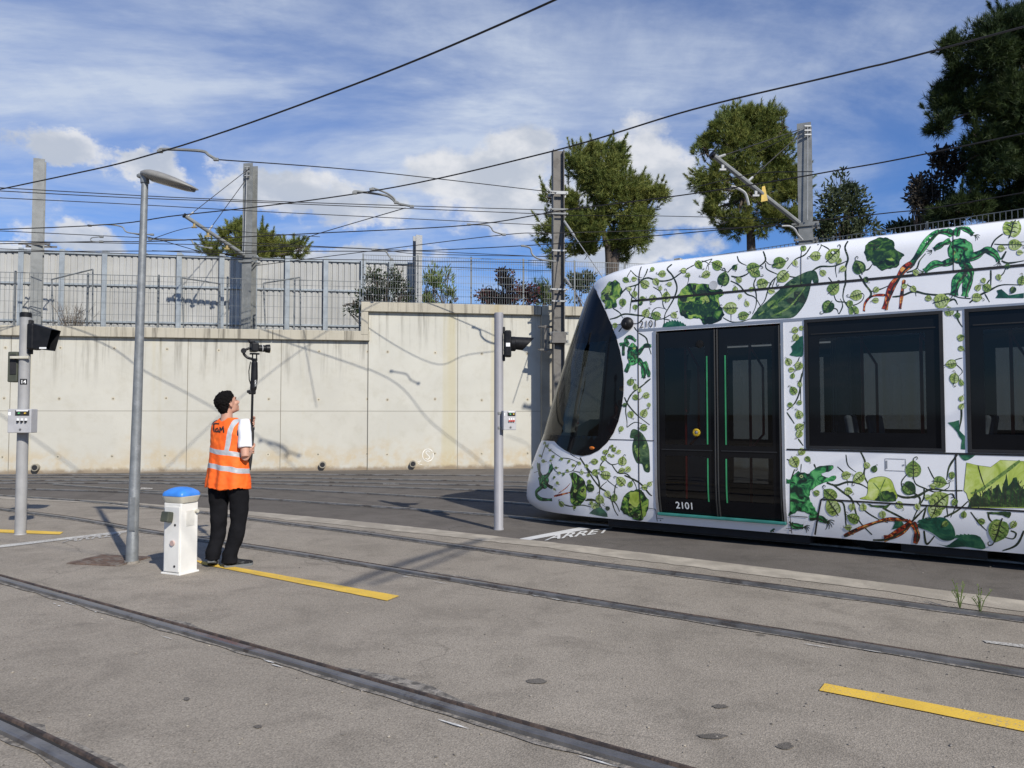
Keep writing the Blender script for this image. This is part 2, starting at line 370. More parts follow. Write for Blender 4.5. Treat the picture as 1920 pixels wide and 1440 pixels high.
# pale worn strip along the pavement edge, jagged on the near side
b = MB(); vs = []
fe = evenline(edge, .05, 1)
for i, p in enumerate(fe):
    tdir = (fe[min(i + 1, len(fe) - 1)] - fe[max(i - 1, 0)]).normalized(); nrm = Vector((tdir.y, -tdir.x, 0))
    if nrm.y > 0: nrm = -nrm
    wd = .40 + .16 * noise.noise(Vector((p.x * .9, p.y * .9, 0))) + .05 * noise.noise(Vector((p.x * 6, p.y * 6, 3)))
    j = .012 * noise.noise(Vector((p.x * 9, p.y * 9, 1)))
    vs += [p - nrm * (.02 + j) + Vector((0, 0, .013)), p + nrm * wd + Vector((0, 0, .013))]
b.add(vs, [(2 * i, 2 * i + 1, 2 * i + 3, 2 * i + 2) for i in range(len(fe) - 1)])
tag(b.build('kerb_strip', M['kerb_conc']), kind='structure')
def rail(pts, name, parent, light=True, w=1.0, ext=(6, 6), label=None, shift=0.0):
    P = [gnd(*p) for p in pts] if not isinstance(pts[0], Vector) else list(pts)
    P = [P[0] + (P[0] - P[1]).normalized() * ext[0]] + P + [P[-1] + (P[-1] - P[-2]).normalized() * ext[1]]
    S = evenline(P); z0 = .010 if light else .003
    if shift: S = [p + Vector((-(S[min(i + 1, len(S) - 1)] - S[max(i - 1, 0)]).y, (S[min(i + 1, len(S) - 1)] - S[max(i - 1, 0)]).x, 0)).normalized() * shift for i, p in enumerate(S)]
    def strip(o0, o1, z, jit=0, seed=0, js=5, zj=0):
        vs = []; big = jit > 0
        for i, p in enumerate(S):
            td = (S[min(i + 1, len(S) - 1)] - S[max(i - 1, 0)]).normalized(); n = Vector((-td.y, td.x, 0))
            a0 = o0 + jit * noise.noise(Vector((p.x * js, p.y * js, seed))); a1 = o1 + jit * noise.noise(Vector((p.x * js, p.y * js, seed + 5))) + (.22 * max(0, noise.noise(Vector((p.x * .8, p.y * .8, seed + 9))) - .08) + .03 * noise.noise(p * 16) if big else 0)
            vs += [p + n * a0 + Vector((0, 0, z)), p + n * a1 + Vector((0, 0, z))]
        return vs, [(2 * i, 2 * i + 2, 2 * i + 3, 2 * i + 1) for i in range(len(S) - 1)]
    root = parent
    b = MB(); b.add(*strip(-.062 * w, .108 * w, z0 + .004, .035, 1, 3)); cr = b.build('rail_bed', M['crumble'], root)
    # rail profile: head, groove, guard lip
    prof = [(-.036, 0, .002), (-.034, .015, .024), (-.02, .004, .028), (.018, .004, .028), (.026, .01, .022), (.030, 0, .009), (.058, 0, .009), (.064, 0, .021), (.078, 0, .022), (.083, 0, .004)]
    vs = []; n = len(prof)
    for i, p in enumerate(S):
        td = (S[min(i + 1, len(S) - 1)] - S[max(i - 1, 0)]).normalized(); nn = Vector((-td.y, td.x, 0))
        vs += [p + nn * (q[0] * w) + Vector((0, 0, z0 + q[2])) for q in prof]
    b = MB(); fs = []; ms = []
    for i in range(len(S) - 1):
        for k in range(n - 1): fs.append((i * n + k, (i + 1) * n + k, (i + 1) * n + k + 1, i * n + k + 1)); ms.append(0 if k < 4 else (1 if k < 6 else 2))
    b.v = [tuple(v) for v in vs]; b.f = fs; b.m = ms
    o = b.build(name, [M['steel_rail'], M['groove'], M['rail_lip']], root)
    return S
def dens(pts, n=6):
    return pts
t1 = empty('tram_track', gnd(600, 1255), label='nearest grooved tram track crossing the pale tarmac in the foreground', cat='tram track', group='tram tracks')
t1.location = (0, 0, 0)
S1 = rail([(0, 1085), (265, 1160), (600, 1255), (955, 1361), (1236, 1440)], 'rail', t1, ext=(14, 8), shift=-.05)
rail([(-300, 1245), (0, 1345), (180, 1440)], 'rail', t1, ext=(14, 6), shift=-.055)
t2 = empty('tram_track', label='grooved tram track running behind the man across the pale tarmac', cat='tram track', group='tram tracks')
S2 = rail([(0, 957), (150, 976), (260, 997), (390, 1017), (500, 1032), (650, 1057), (810, 1085), (960, 1108), (1135, 1139), (1310, 1166), (1510, 1199), (1710, 1232), (1910, 1267)], 'rail', t2)
S3 = rail([(0, 931), (172, 942), (370, 962), (500, 980), (700, 1005), (960, 1042), (1210, 1073), (1410, 1098), (1610, 1127), (1910, 1166)], 'rail', t2)
t3 = empty('tram_track', label='tram track on the dark tarmac leading under the painted tram', cat='tram track', group='tram tracks')
DD = Vector((.8247, -.5656, 0)); NN = Vector((.5656, .8247, 0))
G0 = Vector((1.80, 9.79, 0))
ra = [gnd(470, 935), gnd(700, 951), gnd(925, 967)] + [G0 + NN * .6 + DD * x for x in (-1, 2, 6, 10)]
rb = [gnd(500, 917), gnd(720, 928), gnd(950, 943)] + [G0 + NN * 2.035 + DD * x for x in (-1, 2, 6, 10)]
rail(ra, 'rail', t3, False); rail(rb, 'rail', t3, False)
for i, (lab, A, B) in enumerate([('far tram track curving in front of the cream concrete wall', [(0, 907), (480, 907), (960, 922), (1400, 950)], [(0, 902), (480, 902), (960, 912), (1400, 930)]),
                                ('farthest tram track close under the cream concrete wall', [(0, 896), (500, 896), (950, 904), (1400, 918)], [(0, 892), (475, 890), (1000, 893), (1400, 900)])]):
    tt = empty('tram_track', label=lab, cat='tram track', group='tram tracks')
    rail(A, 'rail', tt, False, .9, (2, 4)); rail(B, 'rail', tt, False, .9, (2, 4))
tt = empty('tram_track', label='single dark rail sweeping across the dark tarmac from the left edge', cat='tram track', group='tram tracks')
rail([(0, 917), (250, 924), (470, 935.5)], 'rail', tt, False, .9, (2, .1))
# road markings
def quad(name, px, m, label, z=.0145, wob=0, cat='road marking', group=None):
    c = [gnd(p[0], p[1], z) for p in px]
    b = MB(); n = 40; vs = []
    for i in range(n + 1):
        f = i / n; a = c[0].lerp(c[1], f); d = c[3].lerp(c[2], f)
        j = wob * noise.noise(Vector((a.x * 5, a.y * 5, 9))); k = wob * noise.noise(Vector((a.x * 5, a.y * 5, 4)))
        dr = (d - a).normalized(); vs += [a + dr * j, d + dr * k]
    b.add(vs, [(2 * i, 2 * i + 1, 2 * i + 3, 2 * i + 2) for i in range(n)])
    return tag(b.build(name, m), label, cat, group)
YG = 'yellow dashes of the track clearance line'
quad('yellow_dash', [(362, 1049), (749, 1117), (726, 1126), (380, 1058)], M['yellow_paint'], "yellow painted dash starting under the man's shoes", .0145, .008, group=YG)
quad('yellow_dash', [(1546, 1281), (1925, 1352), (1925, 1372), (1536, 1294)], M['yellow_paint'], 'large yellow painted dash in the right foreground', .0145, .01, group=YG)
quad('yellow_dash', [(-40, 991), (119, 997), (112, 1002), (-40, 997)], M['yellow_paint'], 'yellow painted dash passing behind the left signal post', .0145, .008, group=YG)
quad('stop_line', [(-60, 1029), (238, 994.5), (236, 998), (-60, 1034)], M['white_worn'] if 0 else paint('thin_white_road_paint', (.6, .58, .52), (.24, .215, .185), .5, .64), 'long thin white line beside the left signal post', .0145, .006)
quad('stop_line', [(958, 1013), (1090, 988), (1108, 991), (972, 1016.5)], M['white_paint'], 'bold white stop line by the front of the tram', .006, .004)
quad('white_dash', [(1842, 1200), (1925, 1209), (1925, 1215), (1850, 1205)], M['white_worn'], 'faint white dash at the right edge between the rails', .0145, .005)
quad('white_dash', [(720, 905), (750, 905), (748, 908), (718, 908)], M['white_worn'], 'tiny white mark on the far dark tarmac near the wall', .006)
quad('white_dash', [(265, 914), (287, 915), (285, 917), (263, 917)], M['white_worn'], 'tiny white mark on the far dark tarmac beside the lamp pole', .006)
def ground_text(s, o, u, v, m, label, z, bold=.02):
    O = gnd(*o, z); U = gnd(*u, z) - O; V = gnd(*v, z) - O
    vs, fs = text_mesh(s, 1.0, bold); wd = max(p.x for p in vs); ht = max(p.y for p in vs)
    b = MB(); b.add([O + U * (p.x / wd) + V * (p.y / ht) for p in vs], fs)
    return tag(b.build('painted_word', m), label, 'road marking')
ground_text('ARRET', (1022, 1013), (1140, 998), (1036, 1002.5), M['white_paint'], 'white painted word ARRET on dark tarmac under the tram nose', .0075)
ground_text('ARRET', (117, 1017), (232, 1003), (130, 1008), M['white_worn'], 'worn painted word ARRET beside the thin white line', .0150)
# white residue along rails
b = MB()
for S in (S1, S2):
    for k in range(26):
        i = rnd.randrange(10, len(S) - 10); p = S[i]; td = (S[i + 1] - S[i - 1]).normalized(); n = Vector((-td.y, td.x, 0))
        side = rnd.choice((-1, 1)); q = p + n * (rnd.uniform(.06, .10) if side < 0 else -rnd.uniform(.13, .16)) * 1 * (1 if side < 0 else -1) * -1
        L = rnd.uniform(.03, .22); W = rnd.uniform(.003, .010); ns = 7; vs = []
        for a in range(ns + 1):
            f = a / ns; ww = W * math.sin(math.pi * min(max(f, .05), .95)) * rnd.uniform(.5, 1); c = q + td * (f - .5) * L; vs += [c + n * ww + Vector((0, 0, .0175)), c - n * ww + Vector((0, 0, .0175))]
        b.add(vs, [(2 * a, 2 * a + 1, 2 * a + 3, 2 * a + 2) for a in range(ns)])
tag(b.build('white_residue', M['wear_white']), 'whitish chalky residue and grit caught along the nearer rails', 'residue', kind='stuff')
# dark stains (oil) near the foreground
for (px, py, rx, ry) in [(1007, 1277, 18, 5), (1350, 1324, 13, 4), (1335, 1380, 27, 5), (1472, 1398, 16, 6), (350, 1310, 6, 3), (484, 1362, 8, 3), (205, 1250, 0, 0)]:
    if rx == 0: continue
    b = MB(); vs = []
    for k in range(24):
        a = 2 * math.pi * k / 24; j = 1 + .35 * noise.noise(Vector((math.cos(a) * 1.3 + px, math.sin(a) * 1.3, py))); vs.append(gnd(px + rx * j * math.cos(a), py + ry * j * math.sin(a), .0125))
    b.add(vs, [tuple(range(24))])
    if 'stain' not in M: M['stain'] = tarmac('oily_tarmac', (.13, .115, .098), (.15, .135, .115), .5, .3)
    if 'stain2' not in M: M['stain2'] = tarmac('faint_stain_tarmac', (.20, .18, .155), (.215, .195, .168), .5, .3)
    tag(b.build('oil_stain', M['stain2'] if rx > 40 else M['stain']), kind='structure')
# pebbles and litter
b = MB()
for k in range(260):
    px = rnd.uniform(0, 1920); py = rnd.uniform(1040, 1440); p = gnd(px, py, .012); r = rnd.uniform(.003, .009)
    b.ell(p, (r, r * rnd.uniform(.6, 1), r * .5), Matrix.Rotation(rnd.uniform(0, 3), 3, 'Z'), 6, 4, rnd.choice((0, 0, 1)))
tag(b.build('grit', [M['crumble'], M['kerb_conc']]), 'small loose pebbles and grit scattered over the pale tarmac', 'grit', kind='stuff')
# manhole
mh = gnd(205, 1053, .0)
b = MB(); b.box((mh.x, mh.y, .012), (.62, .5, .022), Matrix.Rotation(R(-12), 3, 'Z'), 0, .006)
for k in range(-3, 4):
    b.box(Vector((mh.x, mh.y, .024)) + Matrix.Rotation(R(-12), 3, 'Z') @ Vector((k * .075, 0, 0)), (.03, .4, .006), Matrix.Rotation(R(-12), 3, 'Z'), 0)
tag(b.build('manhole_cover', M['rust']), 'rusty rectangular cover plate let into the tarmac beside the lamp pole', 'manhole cover')
# ------------------------------------------------------------------ wall
WA = gnd(0, 889); WB = gnd(990, 878); WD = (WB - WA).normalized(); WN = Vector((WD.y, -WD.x, 0))   # WN faces the camera
def ws(px):   # distance along the wall line for an image column
    d = ray(px, 700); d2 = Vector((d.x, d.y)); # solve WA + WD*s = k*d2
    det = WD.x * (-d2.y) + d2.x * WD.y
    return ((-WA.x) * (-d2.y) + d2.x * (-WA.y)) / det
def WP(s, off, z): return Vector((WA.x, WA.y, 0)) + WD * s + WN * off + Vector((0, 0, z))
WR = Matrix((WD, -WN, Vector((0, 0, 1)))).transposed()
def wbox(b, s0, s1, o0, o1, z0, z1, mi=0, bev=0):
    b.box(WP((s0 + s1) / 2, (o0 + o1) / 2, (z0 + z1) / 2), (s1 - s0, abs(o1 - o0), z1 - z0), WR, mi, bev)
ZL, ZU = 3.93, 4.76
sm = ws(690); sc_ = ws(1262) + .2; sl = -14.0
wall_lo = empty('retaining_wall', WP(0, 0, 0) * 0, label='lower left stretch of the cream concrete retaining wall with a grey coping', cat='wall')
b = MB(); wbox(b, sl, sm, -.35, 0, -.1, ZL - .27); b.build('wall_face', M['wall'], wall_lo)
b = MB()
s = sl
while s < sm - .03:
    e = min(s + 6.97, sm + .06 if s + 6.97 > sm - 1 else s + 6.97); wbox(b, s, e - .02, -.45, .13, ZL - .27, ZL, 0, .012); s = e
b.build('coping', M['coping'], wall_lo)
wall_hi = empty('retaining_wall', label='taller right stretch of the cream concrete retaining wall behind the tram', cat='wall')
b = MB(); wbox(b, sm, sc_, -.40, .03, -.1, ZU - .27); b.build('wall_face', M['wall_up'], wall_hi)
b = MB(); wbox(b, sm - .2, ws(1013), -.45, .16, ZU - .27, ZU, 0, .012); wbox(b, ws(1013) + .02, sc_, -.45, .16, ZU - .27, ZU, 0, .012)
wbox(b, sm - .2, sm - .003, -.45, .14, ZL - .1, ZU - .273, 0, .01); b.build('coping', M['coping_up'], wall_hi)
b = MB(); wbox(b, ws(1013), ws(1040), .03, .20, -.1, ZU - .275, 0, .01); b.build('pilaster', M['pilaster'], wall_hi)
# joints and tie holes
for root, cols, zt, off in ((wall_lo, (-330, 20, 352, 527), ZL - .28, .0), (wall_hi, (858, 1190), ZU - .28, .03)):
    b = MB()
    for c in cols:
        wbox(b, ws(c) - .008, ws(c) + .008, off - .01, off + .003, 0, zt)
    s0, s1 = (sl, sm) if root is wall_lo else (sm, sc_)
    wbox(b, s0, s1, off - .01, off + .002, 1.66, 1.672)
    if root is wall_hi: wbox(b, sm - .0, sm + .014, off - .01, off + .004, 0, zt)
    b.build('joint', M['joint'], root)
    b = MB(); rr = s0 + .55
    while rr < s1:
        for z in (.45, 1.75 if 0 else 2.0, 3.35 if zt > 3.3 else 3.1):
            c = WP(rr, off + .001, z + rnd.uniform(-.015, .015))
            vs = [c + (WD * math.cos(a) + Vector((0, 0, 1)) * math.sin(a)) * .05 for a in [k * math.pi / 8 for k in range(16)]] + [c + WN * .002 + (WD * math.cos(a) + Vector((0, 0, 1)) * math.sin(a)) * .022 for a in [k * math.pi / 8 for k in range(16)]]
            b.add(vs[:16], [tuple(range(16))], 0); b.add([v + WN * .002 for v in vs[16:]], [tuple(range(16))], 1)
        rr += 1.35
    b.build('tie_holes', [M['pilaster'] if 0 else mat('tie_hole_ring', (.5, .45, .34), .9), M['joint']], root)
for px, root, off in ((73, wall_lo, 0), (607, wall_lo, 0), (775, wall_hi, .03)):
    s = ws(px); c = WP(s, off, .17)
    b = MB(); pts = [c - WN * .05, c + WN * .12]
    for r0, r1, mi in ((.095, .095, 0),):
        b.tube(pts, r0, 18, 0)
    b.tube([c + WN * .118, c + WN * .126], .068, 16, 1)
    b.build('drain_pipe', [M['pilaster'], M['black_matte']], root)
# graffiti: circled mark
gc = WP(ws(803), .036, 0); gz = 778 - 853
zc = CH + (gz / F) * WP(ws(803), 0, 0).y + 0; b = MB()
c = WP(ws(803), .036, zc)
def stroke(b, pts, w, n=None):
    vs = []
    for i, p in enumerate(pts):
        d = (pts[min(i + 1, len(pts) - 1)] - pts[max(i - 1, 0)]).normalized(); q = d.cross(WN).normalized(); vs += [p + q * w, p - q * w]
    b.add(vs, [(2 * i, 2 * i + 1, 2 * i + 3, 2 * i + 2) for i in range(len(pts) - 1)])
Z = Vector((0, 0, 1))
stroke(b, [c + WD * .155 * math.cos(a) + Z * .175 * math.sin(a) for a in [k * math.pi / 12 + .6 for k in range(24)]], .012)
stroke(b, spline([c + WD * x + Z * y for x, y in ((.06, .09), (-.01, .12), (-.06, .07), (0, .0), (.05, -.06), (0, -.12), (-.07, -.09))], 5), .012)
stroke(b, spline([c + WD * x + Z * y for x, y in ((-.3, -.2), (-.2, -.16), (-.27, -.24), (-.16, -.27))], 4), .008)
b.build('graffiti', M['graff'], wall_hi)['label'] = 'white sprayed letter S in a circle'
# wall turning towards the right behind the tram
CN = WP(sc_, 0, 0); CD = Vector((.74, -.672, 0)); CNn = Vector((CD.y, -CD.x, 0))
wr = empty('retaining_wall', label='far right concrete wall behind the tram, only its coping line rising past the roof', cat='wall')
CR = Matrix((CD, -CNn, Z)).transposed()
b = MB(); b.box(CN + CD * 9 + CNn * -.2 + Z * 2.2, (18, .4, 4.5), CR); b.build('wall_face', M['wall_up'], wr)
b = MB(); b.box(CN + CD * 9 + CNn * -.15 + Z * 4.61, (18, .6, .28), CR, 0, .01); b.build('coping', M['coping_up'], wr)
# upper terrace
b = MB(); L0 = WP(sl, -.3, 3.6); L1 = WP(sc_, -.3, 3.6); L2 = CN + CD * 18 + Z * 3.6 - CNn * .3
b.add([L0, L1, L2, (120, L2.y, 3.6), (140, 140, 3.6), (-140, 140, 3.6), (-140, L0.y, 3.6)], [(0, 1, 2, 3, 4, 5, 6)])
tag(b.build('terrain', M['earth']), kind='structure')
# ------------------------------------------------------------------ wire mesh fences on the coping
def mesh_fence(P0, P1, z0, z1, npan, dv, dh, label, postm, toph=.02, rb=.0035, hb=None):
    root = empty('wire_fence', label=label, cat='fence')
    d = (P1 - P0); L = d.length; d.normalize(); n = Vector((d.y, -d.x, 0)); pw = L / npan
    Rm = Matrix((d, -n, Z)).transposed()
    for i in range(npan):
        a = P0 + d * (i * pw + .02); b = MB(); k = int((pw - .04) / dv); st = (pw - .04) / k
        for j in range(k + 1):
            b.box(a + d * (j * st) + Z * ((z0 + z1) / 2), (rb * 2, rb * 2, z1 - z0), Rm)
        z = z0 + .05
        while z <= z1 - .01:
            b.box(a + d * (pw / 2 - .02) + Z * z + n * .006, (pw - .04, .006, .008), Rm); z += dh
        b.box(a + d * (pw / 2 - .02) + Z * (z1 - .01), (pw - .04, .014, .016), Rm)
        b.build('mesh_panel', M['fence_wire'], root)
    for i in range(npan + 1):
        b = MB(); b.box(P0 + d * (i * pw) + Z * ((z0 + z1) / 2 + .02) - n * .03, (.045, .045, z1 - z0 + .04), Rm, 0, .006); b.build('post', postm, root)
    return root
mesh_fence(WP(-12.5, -.1, 0), WP(sm - .25, -.1, 0), ZL, 5.38, 12, .105, .31, 'wire mesh fence on the lower left coping in front of the corrugated barrier', M['fence_wire'])
mesh_fence(WP(ws(679), -.12, 0), WP(sc_ - .1, -.12, 0), ZU, 6.16, 6, .068, .2, 'taller wire mesh fence on the right coping with open sky behind', M['fence_wire'])
mesh_fence(CN + CD * .1, CN + CD * 15.9, 4.75, 6.26, 7, .115, .62, 'vertical bar fence rising behind the tram roof', M['fence_wire'], rb=.007)
b = MB(); b.box(CN + Z * 5.46, (.2, .2, 1.72), CR, 0, .01); tag(b.build('corner_post', M['coping']), 'squat concrete post where two fences meet above the tram nose', 'post')
# handrail frames standing behind the mesh
for (x0, y0, x1, y1, x2) in ((97, 524, 174, 505, 0), (341, 521, 412, 532, 0), (494, 531, 563, 520, 0)):
    Y = WP(ws(x0), 0, 0).y + .7; b = MB(); a = at(x0, y0, Y); c = at(x1, y1, Y + .1)
    b.tube([a + Vector((.09, 0, 3.7 - a.z)), a], .022, 8); b.tube([a, c], .02, 8); b.tube([c, Vector((c.x + .03, c.y, 3.7))], .022, 8)
    pos = {97: 'leftmost, beside the first mast', 341: 'just right of the street lamp pole', 494: 'just past the second mast'}[x0]
    tag(b.build('rail_frame', M['fence_wire']), 'leaning tube frame behind the mesh, ' + pos, 'tube frame', 'tube frames behind the mesh fence')
# ------------------------------------------------------------------ corrugated noise barrier
BO = -3.1
nb = empty('noise_barrier', label='long light grey corrugated sheet noise barrier standing behind the mesh fence', cat='noise barrier')
def bs(px, off):  # column -> s on a line parallel to wall
    d = ray(px, 700); A = WP(0, off, 0); det = WD.x * (-d.y) + d.x * WD.y
    return ((-A.x) * (-d.y) + d.x * (-A.y)) / det
cols = [-300, -215, -130, -45, 38, 115, 195, 267, 335, 415, 477, 538, 610, 680, 733, 777]
SS = [bs(c, BO) for c in cols]; SS = [SS[0] - 1.25 * k for k in range(8, 0, -1)] + SS; BT = 6.52
for i in range(len(SS) - 1):
    s0, s1 = SS[i] + .01, SS[i + 1] - .01; b = MB(); per = .19; xs = []
    s = s0; ph = 0; pat = ((0, 0), (.115, 0), (.14, .035), (.165, .035))
    while s < s1:
        for dx, dy in pat:
            if s + dx < s1: xs.append((s + dx, dy))
        s += per
    xs.append((s1, 0))
    for (za, zb) in ((3.5, 4.42), (4.44, 5.56), (5.58, BT)):
        vs = []
        for x, y in xs: vs += [WP(x, BO - y, za), WP(x, BO - y, zb)]
        b.add(vs, [(2 * k, 2 * k + 2, 2 * k + 3, 2 * k + 1) for k in range(len(xs) - 1)])
    b.build('corrugated_panel', M['barrier'], nb)
b = MB()
for z in (4.43, 5.57, BT + .01): wbox(b, SS[0], SS[-1], BO + .002, BO + .05, z - .028, z + .028)
b.build('horizontal_rail', M['galv_blue'], nb)
for s in SS[:-1]:
    b = MB(); wbox(b, s - .075, s + .075, BO + .14, BO + .152, 3.5, BT + .1); wbox(b, s - .006, s + .006, BO + .0, BO + .139, 3.5, BT + .1); wbox(b, s - .07, s + .07, BO - .05, BO - .062, 3.5, BT + .1)
    b.build('post', M['galv_blue'], nb)
# ------------------------------------------------------------------ masts
def hbeam(b, base, h, w, d, rz, tf=.02, tw=.014, mi=0):
    Rm = Matrix.Rotation(rz, 3, 'Z'); z = base.z + h / 2
    for sgn in (-1, 1): b.box(Vector((base.x, base.y, z)) + Rm @ Vector((0, sgn * (d / 2 - tf / 2), 0)), (w, tf, h), Rm, mi)
    b.box(Vector((base.x, base.y, z)), (tw, d - 2 * tf - .002, h), Rm, mi)
def mast(px, top, Y, zb, w, d, rz, m, label):
    p = at(px, top, Y); r = empty('catenary_mast', (p.x, p.y, zb), label=label, cat='mast', group='steel masts carrying the overhead wires')
    b = MB(); hbeam(b, Vector((0, 0, 0)), p.z - zb, w, d, rz)
    b.box((0, 0, .02), (w * 1.7, d * 1.7, .03), Matrix.Rotation(rz, 3, 'Z')); b.build('column', m, r); return r, p.z - zb
m1, h1 = mast(75, 300, 21.6, 3.6, .28, .30, R(24), M['galv'], 'plain galvanised H-beam mast at the far left above the noise barrier')
m2, h2 = mast(470, 309, 22.9, 3.6, .30, .32, R(-10), M['galv'], 'galvanised H-beam mast left of centre with an arm reaching left')
m3, h3 = mast(1046, 283, 21.7, 0, .30, .32, R(97), M['mast_brown'], 'brownish grey H-beam mast clamped beside the wall, left of the pine')
m4, h4 = mast(1508, 235, 17.4, 0, .30, .34, R(-24), M['galv'], 'tall pale steel mast behind the tram roof with a raised arm')
def band(r, z, w, d, rz, h=.05, m='clamp', ear=.06):
    b = MB(); Rm = Matrix.Rotation(rz, 3, 'Z'); b.box((0, -d / 2 - .012, z), (w + ear * 2, .02, h), Rm); 
    b2 = MB(); 
    for s_ in (-1, 1):
        c = Rm @ Vector((0, s_ * (d / 2 + .013), 0)); b2.box((c.x, c.y, z), (w + ear * 2, .02, h), Rm)
        for q in (-1, 1):
            c = Rm @ Vector((q * (w / 2 + ear * .6), s_ * (d / 2 + .03), 0)); b2.box((c.x, c.y, z), (.03, .03, .03), Rm)
    for q in (-1, 1):
        c = Rm @ Vector((q * (w / 2 + ear * .5), 0, 0)); b2.box((c.x, c.y, z), (.02, d, h * .5), Rm)
    return b2.build('clamp', M[m], r)
def zpx(y, Y): return at(960, y, Y).z
for y in (364, 395, 403, 472, 544, 566, 626, 641): band(m3, zpx(y, 21.7), .32, .30, R(7), .045 if y not in (626, 641, 364) else .085, 'clamp' if y in (364, 472, 544, 566) else 'galv', .05 if y in (472, 566) else .1)
b = MB()
for y in (612, 655): b.box((-.32, .12, zpx(y, 21.7)), (.5, .12, .05))
b.box((-.36, .2, zpx(634, 21.7)), (.06, .3, .75)); b.box((.0, -.2, zpx(634, 21.7)), (.42, .03, .3)); b.build('wall_bracket', M['mast_brown'], m3)
def stay(r, base, pts, rad, name='stay_wire', m='wire'):
    b = MB(); b.tube([p - base for p in pts], rad, 6); return b.build(name, M[m], r)
for rr, Yb, px in ((m3, 21.7, 1046),):
    base = Vector(rr.location)
    for (a, c) in (((1058, 415), (1130, 520)), ((1060, 522), (1096, 572))):
        A = at(*a, 21.6); B = at(*c, 19.5); stay(rr, base, [A, B], .012, 'guy_wire', 'clamp')
        b = MB(); D = (B - A) * .28; b.tube([A - base, A - base + D], .035, 8); b.build('turnbuckle', M['clamp'], rr)
# arm of mast 2
def arm_set(r, Y, tipx, foot, s1, s2, mids, rad, Yt):
    base = Vector(r.location)
    A = at(*foot, Y - .22); B = at(*tipx, Yt)
    b = MB(); b.tube([A - base, B - base], rad, 10); b.build('arm', M['galv'], r)
    b = MB(); b.tube([B - base, B - base + (B - A) * .025], rad * 1.25, 10); b.build('arm_cap', M['black_plastic'], r)
    for (top, f) in ((s1, .97), (s2, .62)):
        T = at(*top, Y - .25); q = A.lerp(B, f); stay(r, base, [T, q], .011)
        b = MB(); b.tube([T.lerp(q, .9) - base, q - base], .028, 6); b.build('stay_end', M['clamp'], r)
    for f in mids:
        q = A.lerp(B, f) - base; b = MB(); b.box(q + Z * -.06, (.06, .05, .16), None, 0, .008); b.box(q + Z * -.15, (.14, .05, .04)); b.build('insulator', M['brass'] if r is m2 else M['clamp'], r)
    return A, B
arm_set(m2, 22.9, (347, 405), (458, 478), (467, 316), (466, 330), (.85, .62, .3), .055, 21.5)
arm_set(m4, 17.4, (1338, 292), (1498, 418), (1499, 243), (1500, 252), (.9, .52), .055, 16.2)
for r, Y, top in ((m2, 22.9, 318), (m4, 17.4, 244)):
    base = Vector(r.location); b = MB()
    for k in range(3): b.box(Vector((-.02, -.24, zpx(top + 8 * k, Y) - base.z)), (.15, .05, .03))
    b.tube([Vector((-.02, -.25, zpx(top, Y) - base.z)), Vector((-.06, -.25, zpx(478 if r is m2 else 418, Y) - base.z))], .012, 6); b.build('top_bracket', M['clamp'], r)
    band(r, zpx(483 if r is m2 else 424, Y) - base.z, .34, .36, R(-10 if r is m2 else -24), .09, 'galv', .12)
    band(r, zpx(492 if r is m2 else 452, Y) - base.z, .34, .36, R(-10 if r is m2 else -24), .06, 'galv', .08)
band(m1, zpx(460, 21.6) - 3.6, .30, .34, R(4), .05, 'mast_brown', .28)
b = MB(); base = Vector(m4.location); p = at(1431, 365, 16.7) - base
b.add([p + Vector((-.05, 0, -.16)), p + Vector((.1, 0, -.13)), p + Vector((.04, 0, .2)), p + Vector((-.02, .005, .18))], [(0, 1, 2, 3)]); b.build('tag', M['label_yel'], m4)
b = MB(); pts = [at(x, y, 16.6) - base for x, y in ((1371, 350), (1378, 351), (1392, 358), (1399, 366), (1404, 385))]; b.tube(spline(pts, 4), .03, 7)
b.build('registration_arm', M['clamp'], m4); b = MB(); pts = [at(x, y, 16.9) - base for x, y in ((1466, 424), (1480, 424), (1490, 430), (1496, 440), (1505, 450))]; b.tube(spline(pts, 4), .022, 7); b.build('registration_arm', M['clamp'], m4)
b = MB(); p = at(783, 442, 24.6); 
hbeam(b, Vector((p.x, p.y, 3.6)), p.z - 3.6, .22, .26, R(30)); tag(b.build('end_post', M['clamp']), 'pale steel post closing the right end of the noise barrier', 'post')
# ------------------------------------------------------------------ overhead wires
WG = 'overhead wires of the tram line'
def wire(pts, rad, label, z=None):
    P = []
    for p in pts:
        if z is not None:
            d = ray(p[0], p[1]); P.append(CAM + d * ((z - CH) / d.z))
        else: P.append(at(p[0], p[1], p[2]))
    if pts[0][0] <= 0: P[0] = P[0] + (P[0] - P[1]).normalized() * 16
    if pts[-1][0] >= 1900: P[-1] = P[-1] + (P[-1] - P[-2]).normalized() * 10
    S = spline(P, 8) if len(P) > 2 else P
    b = MB(); b.tube(S, rad, 6); return tag(b.build('overhead_wire', M['wire']), label, 'overhead wire', WG)
wire([(-160, 388), (0, 355), (300, 285), (660, 160), (1040, 0), (1500, -230)], .0125, 'thick contact wire rising from the left edge past the lamp', 6.0)
wire([(-300, 436), (0, 430), (350, 402), (700, 358), (1030, 285), (1300, 205), (1600, 133), (1920, 50), (2200, -25)], .0125, 'thick contact wire climbing across the whole picture in front of both pines', 6.0)
wire([(-300, 466), (0, 457), (267, 453), (400, 447), (600, 437), (880, 422), (1060, 394), (1300, 363), (1560, 321), (1920, 250), (2200, 190)], .0125, 'contact wire passing the second mast and rising beside the tall mast', 6.0)
wire([(-300, 475), (0, 472), (600, 471), (787, 470), (1060, 456), (1240, 441), (1640, 402), (1920, 361), (2200, 310)], .012, 'lowest contact wire skimming above the tram roof towards the dark pine', 6.0)
